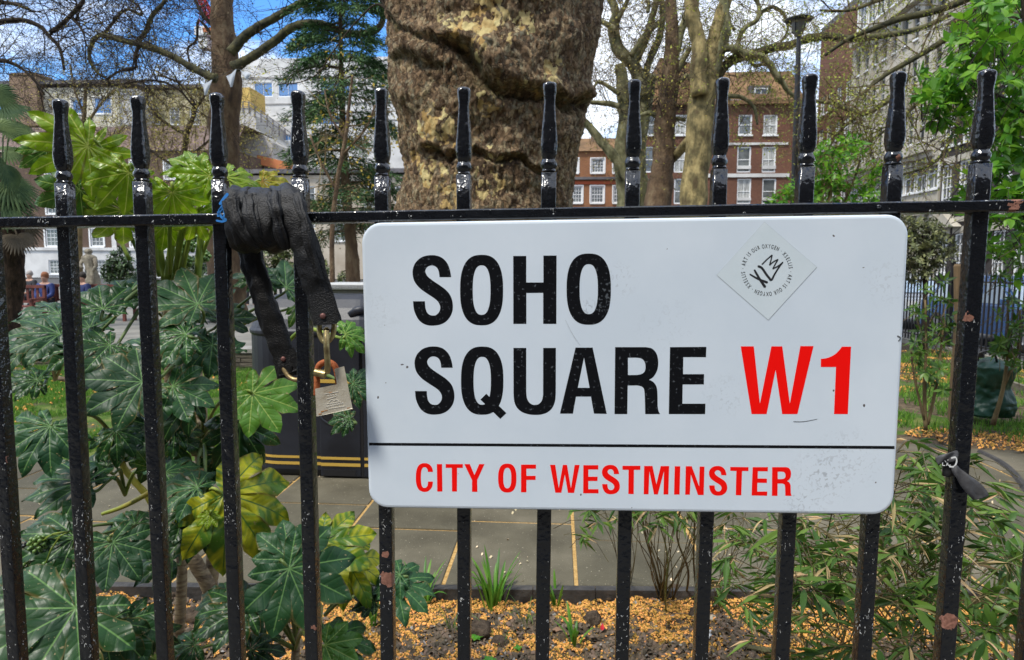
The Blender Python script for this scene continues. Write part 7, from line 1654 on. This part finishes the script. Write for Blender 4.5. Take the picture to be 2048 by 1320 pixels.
LV = [
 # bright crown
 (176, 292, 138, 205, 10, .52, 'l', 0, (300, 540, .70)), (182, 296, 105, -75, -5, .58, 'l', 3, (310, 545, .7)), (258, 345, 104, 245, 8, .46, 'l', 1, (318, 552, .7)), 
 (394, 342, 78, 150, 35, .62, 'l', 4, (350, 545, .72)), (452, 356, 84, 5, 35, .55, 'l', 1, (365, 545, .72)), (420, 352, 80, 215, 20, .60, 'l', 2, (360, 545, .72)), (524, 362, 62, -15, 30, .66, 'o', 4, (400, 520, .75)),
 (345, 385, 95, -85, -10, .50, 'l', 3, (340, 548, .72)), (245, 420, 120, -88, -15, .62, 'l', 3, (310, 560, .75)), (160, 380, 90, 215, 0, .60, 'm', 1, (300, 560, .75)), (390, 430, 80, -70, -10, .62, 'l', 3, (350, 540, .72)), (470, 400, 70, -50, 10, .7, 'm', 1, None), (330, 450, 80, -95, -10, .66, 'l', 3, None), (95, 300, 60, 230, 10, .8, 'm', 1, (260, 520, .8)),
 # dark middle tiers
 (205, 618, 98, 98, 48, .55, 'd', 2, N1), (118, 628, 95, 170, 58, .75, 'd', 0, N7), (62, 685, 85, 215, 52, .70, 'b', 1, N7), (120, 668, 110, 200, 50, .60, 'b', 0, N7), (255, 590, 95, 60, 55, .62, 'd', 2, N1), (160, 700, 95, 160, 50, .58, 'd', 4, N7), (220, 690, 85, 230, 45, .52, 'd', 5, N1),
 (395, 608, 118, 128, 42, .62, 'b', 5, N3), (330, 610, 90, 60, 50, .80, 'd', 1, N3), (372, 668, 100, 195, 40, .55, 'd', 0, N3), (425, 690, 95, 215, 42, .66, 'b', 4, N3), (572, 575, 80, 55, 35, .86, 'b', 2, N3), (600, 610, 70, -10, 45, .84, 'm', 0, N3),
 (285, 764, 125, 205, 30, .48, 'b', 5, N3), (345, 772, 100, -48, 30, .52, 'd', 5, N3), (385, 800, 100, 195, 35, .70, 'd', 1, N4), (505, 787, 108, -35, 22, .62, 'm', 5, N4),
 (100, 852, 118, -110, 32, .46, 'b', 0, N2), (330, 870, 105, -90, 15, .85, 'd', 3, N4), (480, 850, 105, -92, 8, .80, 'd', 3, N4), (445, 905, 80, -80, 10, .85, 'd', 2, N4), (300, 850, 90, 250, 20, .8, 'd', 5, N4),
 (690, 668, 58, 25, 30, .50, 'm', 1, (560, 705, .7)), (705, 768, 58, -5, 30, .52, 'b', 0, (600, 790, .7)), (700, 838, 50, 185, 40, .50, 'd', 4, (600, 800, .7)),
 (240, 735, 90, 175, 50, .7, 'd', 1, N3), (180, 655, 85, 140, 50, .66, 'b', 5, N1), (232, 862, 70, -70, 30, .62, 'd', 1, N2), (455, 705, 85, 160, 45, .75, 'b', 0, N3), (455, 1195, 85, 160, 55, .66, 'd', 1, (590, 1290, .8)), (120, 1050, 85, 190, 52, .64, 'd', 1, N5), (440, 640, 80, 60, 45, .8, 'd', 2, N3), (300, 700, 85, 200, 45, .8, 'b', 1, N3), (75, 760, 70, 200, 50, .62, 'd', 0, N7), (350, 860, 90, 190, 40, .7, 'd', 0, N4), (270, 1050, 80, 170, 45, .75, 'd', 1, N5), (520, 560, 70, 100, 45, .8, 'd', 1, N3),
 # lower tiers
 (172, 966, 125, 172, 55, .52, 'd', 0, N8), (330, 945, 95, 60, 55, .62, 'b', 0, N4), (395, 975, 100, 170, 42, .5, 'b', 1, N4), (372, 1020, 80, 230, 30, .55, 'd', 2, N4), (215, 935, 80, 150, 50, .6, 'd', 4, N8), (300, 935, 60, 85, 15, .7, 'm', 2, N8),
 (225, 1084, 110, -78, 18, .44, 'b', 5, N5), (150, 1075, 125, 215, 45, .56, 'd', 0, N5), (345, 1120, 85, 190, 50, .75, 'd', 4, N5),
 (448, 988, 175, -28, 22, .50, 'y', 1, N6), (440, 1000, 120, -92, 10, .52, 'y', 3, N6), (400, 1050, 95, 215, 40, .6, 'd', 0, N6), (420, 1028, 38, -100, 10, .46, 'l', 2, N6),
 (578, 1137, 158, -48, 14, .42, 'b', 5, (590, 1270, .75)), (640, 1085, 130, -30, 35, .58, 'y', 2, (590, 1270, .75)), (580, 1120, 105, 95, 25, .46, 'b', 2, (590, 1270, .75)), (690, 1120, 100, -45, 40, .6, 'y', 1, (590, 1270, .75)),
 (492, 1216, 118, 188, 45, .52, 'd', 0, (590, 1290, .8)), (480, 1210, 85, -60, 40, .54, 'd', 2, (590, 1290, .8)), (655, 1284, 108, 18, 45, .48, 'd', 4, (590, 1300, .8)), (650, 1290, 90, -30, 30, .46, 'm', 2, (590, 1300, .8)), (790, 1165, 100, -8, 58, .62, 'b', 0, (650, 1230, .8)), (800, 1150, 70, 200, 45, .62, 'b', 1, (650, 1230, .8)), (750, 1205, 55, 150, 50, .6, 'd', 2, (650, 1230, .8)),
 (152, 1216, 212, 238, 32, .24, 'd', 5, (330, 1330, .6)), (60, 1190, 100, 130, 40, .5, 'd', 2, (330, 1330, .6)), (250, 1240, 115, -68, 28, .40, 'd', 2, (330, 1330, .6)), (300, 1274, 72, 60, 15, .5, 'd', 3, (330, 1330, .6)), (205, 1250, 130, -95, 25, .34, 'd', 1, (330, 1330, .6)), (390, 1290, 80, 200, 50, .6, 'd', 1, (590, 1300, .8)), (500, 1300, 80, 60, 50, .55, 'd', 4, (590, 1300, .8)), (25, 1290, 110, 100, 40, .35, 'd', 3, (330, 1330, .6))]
ST_ = [([(415, 1215, 15), (424, 1150, 14), (425, 1090, 14), (418, 1020, 15), (410, 960, 14), (402, 900, 15), (398, 830, 14), (394, 770, 13), (388, 720, 11)], 1.05, 0),
       ([(425, 1190, 15), (395, 1130, 15), (362, 1090, 14), (338, 1060, 12), (310, 1000, 9)], .98, 0), ([(352, 1330, 11), (362, 1230, 11), (365, 1130, 11), (362, 1070, 9)], .9, 0), ([(588, 1345, 9), (590, 1290, 9), (592, 1230, 7)], .8, 0),
       ([(345, 1080, 8), (300, 1000, 7), (262, 955, 7), (243, 925, 7), (236, 880, 6), (228, 840, 5)], .85, 1), ([(330, 1000, 8), (340, 850, 8), (336, 700, 8), (334, 600, 8), (333, 560, 7)], .78, 0), ([(205, 1028, 4), (250, 1012, 5), (300, 985, 6)], .82, 1), ([(398, 850, 8), (320, 800, 7), (220, 778, 6), (112, 756, 5)], 1.02, 0)]
FAT = fatsia('large fatsia with lime green crown leaves and dark lower leaves behind the left bars', LV, ST_)
for (px, py, e) in ((398, 905, 0), (418, 1012, 0), (424, 1095, 0), (402, 850, 0), (393, 775, 0), (365, 1092, 1)):
    c0 = at(px, py-3, 1.04 if not e else .98); c1 = at(px+1, py+3, 1.04 if not e else .98); b = MB(); b.tube([c0, (c0+c1)/2, c1], [15.3*psz(1.04), 16.4*psz(1.04), 15.3*psz(1.04)], 12); b.build('leaf_scar', mat('leaf_scar', (.10, .045, .025), .8), FAT, smooth=True)
# cut yellow stems rising behind the crown
for q in ([(312, 520, 6), (300, 470, 6), (262, 400, 5.5), (200, 320, 4.5)], [(335, 560, 8), (345, 480, 7), (352, 430, 6), (372, 380, 5)], [(330, 560, 7), (318, 480, 6), (310, 400, 5)], [(395, 560, 8), (402, 480, 7), (410, 430, 7), (440, 370, 5)], [(350, 560, 7), (365, 470, 5), (390, 400, 4)]):
    b = MB(); limb(b, q, .74, 9, .3, 5); b.build('young_stem', petm, FAT, smooth=True)
# berry clusters
bg_ = mat('green_berry', (.10, .19, .04), .35, .5, var=[(.06, .13, .03), (.16, .26, .06)], vscale=90); bk_ = mat('black_berry', (.012, .014, .014), .3, .5)
import bmesh
def berries(px, py, rad, n_, Yb, m, stalk):
    bm = bmesh.new()
    for i in range(n_):
        th = math.acos(1-2*(i+.5)/n_); ph = i*2.39996; d = Vector((math.sin(th)*math.cos(ph), math.sin(th)*math.sin(ph), math.cos(th))); R_ = rad*psz(Yb)
        c = at(px, py, Yb)+d*R_*random.uniform(.9, 1.05); bmesh.ops.create_icosphere(bm, subdivisions=2, radius=4.6*psz(Yb)*random.uniform(.85, 1.1), matrix=Matrix.Translation(c))
    me = bpy.data.meshes.new('berry_cluster'); bm.to_mesh(me); bm.free(); me.materials.append(m); me.polygons.foreach_set('use_smooth', [True]*len(me.polygons)); o = link('berry_cluster', me, FAT)
    b = MB(); P0 = at(*stalk, Yb); c = at(px, py, Yb); b.tube([P0, (P0+c)/2+Vector((0, 0, .01)), c], .0022, 6)
    for i in range(14): d = rv(1).normalized(); b.tube([c, c+d*rad*.9*psz(Yb)], .0008, 4)
    b.build('stalk', petm, o if 0 else FAT)
for t in ((76, 1088, 17, 30, .52, bg_, (140, 1062)), (54, 1098, 14, 24, .53, bk_, (140, 1062)), (52, 1125, 13, 22, .54, bg_, (140, 1062)), (86, 1141, 17, 30, .5, bg_, (118, 1075)), (352, 500, 13, 20, .8, bg_, (340, 545)), (378, 492, 12, 18, .82, bg_, (350, 545)), (408, 512, 11, 16, .82, bg_, (360, 550)), (395, 470, 11, 16, .84, bg_, (360, 550)), (372, 522, 11, 18, .8, bg_, (345, 550)), (550, 1140, 13, 20, .6, bk_, (560, 1180))): berries(*t)

# ------------------------------------------------------------------ daffodil leaves and weeds
bladem = mat('bulb_leaf', (.07, .20, .02), .45, .4, var=[(.05, .16, .015), (.13, .30, .03)], vscale=5, obj_rand=.3, trans=.35)
def blade(T, base, d, L, w_, bend, m, kink=0):
    n_ = 7; v = []; f = []; side = Vector((-d.y, d.x, 0)); side = side.normalized() if side.length > .1 else Vector((1, 0, 0)); p = base.copy(); dr = (Vector((0, 0, 1))+d*.25).normalized()
    for i in range(n_+1):
        u = i/n_; ww = w_*(1 if u < .7 else 1-((u-.7)/.3)**2*.95)*(.7+.3*min(1, u*4))/2; nn = dr.cross(side).normalized()
        v += [p-side*ww, p+nn*ww*.35, p+side*ww]; dr = (dr+d*bend*(.4+u)+Vector((0, 0, -1))*(kink*.5 if u > .55 else 0)).normalized(); p = p+dr*L/n_
    for i in range(n_):
        a = i*3; f += [(a, a+3, a+4, a+1), (a+1, a+4, a+5, a+2)]
    b = MB(); b.add(v, f); return b.build('leaf', m, T, smooth=True)
def clump(name, label, px, py, hpx, n_, m, wd=.009, spread=.02, bend=.12, Yb=None, cat='plant', kinkp=.2):
    T = empty(name, label=label, cat=cat); c = gp(px, py, -.03); c.z = bed_z(c.x, c.y)-.01; s = (c-CAM).dot(fw)/F
    for i in range(n_):
        a = random.uniform(0, 2*PI); d = Vector((math.cos(a), math.sin(a), 0)); blade(T, c+d*spread*random.random(), d, hpx*s*random.uniform(.55, 1.15), wd*random.uniform(.7, 1.1), bend*random.uniform(.2, 1.5), m, 1 if random.random() < kinkp else 0)
clump('daffodil_clump', 'largest clump of upright daffodil leaves in the bed, below the left part of the sign', 988, 1203, 120, 26, bladem, .017, .055, .10)
clump('daffodil_clump', 'clump of daffodil leaves between the first two bars left of the largest clump', 846, 1200, 105, 12, bladem, .014, .035, .16)
clump('daffodil_clump', 'short clump of daffodil leaves just right of the third bar beneath the sign', 1113, 1200, 62, 9, bladem, .015, .028, .06)
clump('daffodil_clump', 'daffodil leaves at the right foot of the big fatsia, by the first bar', 748, 1245, 100, 14, bladem, .011, .03, .14)
clump('daffodil_clump', 'two curved daffodil leaves in the dark bare soil left of the thin bamboo stems', 1148, 1275, 82, 8, bladem, .014, .02, .14)
thin = mat('thin_grass', (.09, .18, .03), .5, .3, obj_rand=.4, trans=.3)
for (px, py, h, n_, lab) in ((905, 1250, 88, 16, 'wispy fine grass tuft leaning against the second bar below the sign'), (1052, 1240, 74, 14, 'fine grass tuft left of the third bar below the sign'), (720, 1270, 60, 14, 'wispy grass tuft by the foot of the fatsia in the lower left'), (998, 1275, 40, 8, 'tiny grass tuft in the orange litter near the bottom edge'), (60, 1300, 60, 10, 'thin grass tuft at the bottom left corner behind the largest dark leaf'), (1895, 1290, 60, 10, 'thin grass tuft under the bamboo near the lower right')):
    clump('grass_tuft', lab, px, py, h, n_, thin, .0035, .03, .22)
sl_ = leaf_proto('leaf', .035, .012, mat('weed_leaf', (.08, .26, .02), .45, obj_rand=.3, trans=.3), .3, .3)
for (px, py, n_, sc, lab) in ((952, 1262, 6, 1.0, 'small bright green seedling beside the second bar below the sign'), (1036, 1280, 4, .8, 'tiny bright seedling in the dark soil left of the third bar'), (980, 1312, 6, 1.1, 'small green seedling at the bottom edge between two bars')):
    T = empty('seedling', label=lab, cat='plant'); c = gp(px, py, -.02); c.z = bed_z(c.x, c.y)+.012
    for i in range(n_): a = 2*PI*i/n_+.3; link('leaf', sl_, T, orient(c, (math.cos(a), math.sin(a), .5), (0, 0, 1), sc*random.uniform(.7, 1.1)))
    b = MB(); b.tube([c-Vector((0, 0, .03)), c], .0015, 5); b.build('stem', thin, T)
T = empty('fallen_petal', label='single red petal lying on bare soil below the middle of the sign', cat='petal'); c = gp(1204, 1250, -.02); c.z = bed_z(c.x, c.y)+.012; link('petal', leaf_proto('petal', .03, .009, mat('red_petal', (.6, .03, .05), .5), .4, .2), T, orient(c, (.1, .1, 1), (0, -1, .2), 1))
T = empty('plastic_scrap', label='crumpled clear plastic scrap on the soil behind the fifth bar below the sign', cat='litter'); c = gp(1405, 1285, -.02); lump('wrapper', (c.x, c.y, bed_z(c.x, c.y)+.012), .028, mat('clear_plastic', (.55, .57, .58), .15, .6), 3, .5, 1.1, T)
T = empty('broken_stick', label='flat dark piece of wood lying in the soil near the sixth bar below the sign', cat='stick'); b = MB(); b.tube([gp(1490, 1292, -.01), gp(1530, 1300, .0), gp(1590, 1302, -.005)], [.012, .016, .008], 7, flat=.5, nz=.3); b.build('wood', M['bark_olive'], T)

# ------------------------------------------------------------------ bamboo
bam = mat('bamboo_leaf', (.075, .155, .022), .5, .35, obj_rand=.5, trans=.35); bam_t = mat('bamboo_leaf_mass', (.075, .155, .022), .5, .35, tint=True, obj_rand=.6, trans=.35)
bdry = mat('dry_bamboo_leaf', (.48, .36, .18), .7, .2, obj_rand=.35, trans=.3); bdry_t = mat('dry_bamboo_leaf_mass', (.46, .35, .18), .7, .2, tint=True, obj_rand=.4, trans=.3)
cul = mat('bamboo_cane', (.06, .045, .02), .5, .4, var=[(.03, .022, .014), (.12, .10, .03)], vscale=6); culg = mat('green_cane', (.10, .14, .03), .5)
def edged(mesh_name, m, L, W):
    me = leaf_proto(mesh_name, L, W, m, .25, .25, 5); me.materials.append(bdry)
    return me
def bamboo(label, bases, fans, n_single, seed, Lf=.095, low=.85, zt=None, extra_dead=.27):
    random.seed(seed); T = empty('dwarf_bamboo', label=label, cat='bamboo')
    pg = [leaf_proto('leaf', Lf*k, Lf*k*w_, bam, random.uniform(.15, .5), random.uniform(.1, .5)) for k, w_ in ((1, .085), (.85, .1), (1.15, .075), (.7, .12))]
    pd = [leaf_proto('leaf', Lf*k, Lf*k*w_, bdry, .7, .4) for k, w_ in ((.9, .05), (.7, .06))]
    for (px, py, tx, ty, r, Yb, Yt, gr) in bases:
        a = gp(px, py, -.04); e = at(tx, ty, Yt); mid = (a+e)/2+rv(.02); b = MB(); Q = cr_path([a, a*.66+e*.34+rv(.012), a*.33+e*.67+rv(.018), e], 4); b.tube(Q, [r*(1-.6*i/len(Q)) for i in range(len(Q))], 5)
        b.build('cane', culg if gr else cul, T, smooth=True)
    items = []; tw = MB()
    for (x0, x1, y0, y1, Y0, Y1, n_) in fans:
        for i in range(n_):
            px = random.uniform(x0, x1); py = random.uniform(y0, y1); Yq = random.uniform(Y0, Y1); c = at(px, py, Yq)
            if c.z < -.0: continue
            az = random.uniform(0, 2*PI); out = Vector((math.cos(az), math.sin(az)*.9, random.uniform(-.5, .35))).normalized(); tw.tube([c-out*.10+Vector((0, 0, -.03)), c-out*.04, c], [.0016, .0012, .001], 3, cap=False)
            k = random.choice((3, 4, 5, 6)); up = Vector((0, 0, 1)); sd = out.cross(up).normalized()
            for j in range(k):
                th = math.radians(random.uniform(-62, 62)); d = (out*math.cos(th)+sd*math.sin(th)+Vector((0, 0, random.uniform(-.55, .1)))).normalized(); items.append((c+out*random.uniform(-.02, .01), d, (up+rv(.4)).normalized(), Yq, random.random() < extra_dead))
    items.sort(key=lambda t: t[3])
    for (p, d, u, y, dry) in items[:n_single]: link('leaf', random.choice(pd if dry else pg), T, orient(p, d, u, random.uniform(.7, 1.25)))
    r_ = items[n_single:]
    for dry, nm, m in ((False, 'leaves', bam_t), (True, 'dry_leaves', bdry_t)):
        q = [t for t in r_ if t[4] == dry]
        if q: leaf_mass(nm, [tuple(t[0]) for t in q], [tuple(t[1]) for t in q], Lf*(.9 if not dry else .75), m, T, .17 if not dry else .10, nrm=[tuple(t[2]) for t in q], kind='stuff')
    tw.build('twigs', cul, T, kind='stuff')
rb = random.Random(4)
bs = [(1330+rb.uniform(-14, 18), 1195+rb.uniform(-10, 14), 1330+rb.uniform(-90, 110), 1000+rb.uniform(-60, 40), .0028, 0, rb.uniform(1.15, 1.9), 0) for _ in range(26)]
bs += [(1430+rb.uniform(-8, 10), 1215+rb.uniform(-6, 8), 1450+rb.uniform(-50, 90), 1040+rb.uniform(-60, 40), .0022, 0, rb.uniform(1.2, 1.8), 0) for _ in range(14)]
bs += [(1260+rb.uniform(-8, 10), 1170+rb.uniform(-6, 8), 1240+rb.uniform(-70, 60), 1020+rb.uniform(-40, 20), .0024, 0, rb.uniform(1.4, 2), 0) for _ in range(8)]
bs += [(1332, 1225, 1316, 1040, .0048, 0, 1.4, 1), (1372, 1190, 1366, 1000, .0065, 0, 1.5, 0), (1392, 1180, 1388, 980, .006, 0, 1.6, 0)]
bamboo('thin stemmed dwarf bamboo clump with drooping leaf tufts under the middle of the sign', bs,
       [(1150, 1245, 1000, 1045, 1.2, 1.7, 12), (1255, 1400, 1000, 1050, 1.1, 1.6, 26), (1160, 1200, 1020, 1090, 1.3, 1.5, 3), (1420, 1560, 1020, 1110, 1.0, 1.5, 22), (1430, 1560, 1110, 1180, 1.1, 1.5, 10)], 110, 31, .085)
bs2 = [(1600+rb.uniform(-30, 330), 1290+rb.uniform(-20, 50), 1600+rb.uniform(-60, 380), 1000+rb.uniform(-80, 120), .0032, 0, rb.uniform(.5, 1.3), rb.random() < .25) for _ in range(44)]
bamboo('dense dwarf bamboo with straw edged leaves filling the lower right behind the bars', bs2,
       [(1420, 1560, 1060, 1230, .8, 1.3, 26), (1560, 1720, 1030, 1200, .45, 1.2, 90), (1570, 1720, 1180, 1320, .5, 1.2, 34), (1720, 1900, 960, 1200, .4, 1.3, 120), (1740, 1900, 1180, 1330, .4, 1.1, 40), (1800, 1890, 880, 980, .5, 1.2, 20), (1900, 2000, 900, 1100, .6, 1.4, 36), (1880, 2040, 1080, 1330, .4, 1.3, 44), (1480, 1600, 1200, 1330, .7, 1.1, 12)], 175, 32, .082)
leafy_tree('leafy_weed', 'bright yellow green leafy plant at the bottom right corner beyond the last bar', 1.15, [(2000, 1090, 34), (2035, 1130, 40), (1990, 1180, 34), (2040, 1210, 34), (2010, 1060, 20), (1975, 1240, 24), (2030, 1010, 12)], 110, 90, .058, .011, culg, M['leaf_mid'], M['leaf_mid_t'],
           [[(2010, 1330, 3), (2015, 1200, 2.4), (2025, 1080, 1.6)], [(2000, 1330, 3), (1985, 1230, 2.4), (1990, 1150, 1.6)]], cat='plant', seed=41, clus=6)
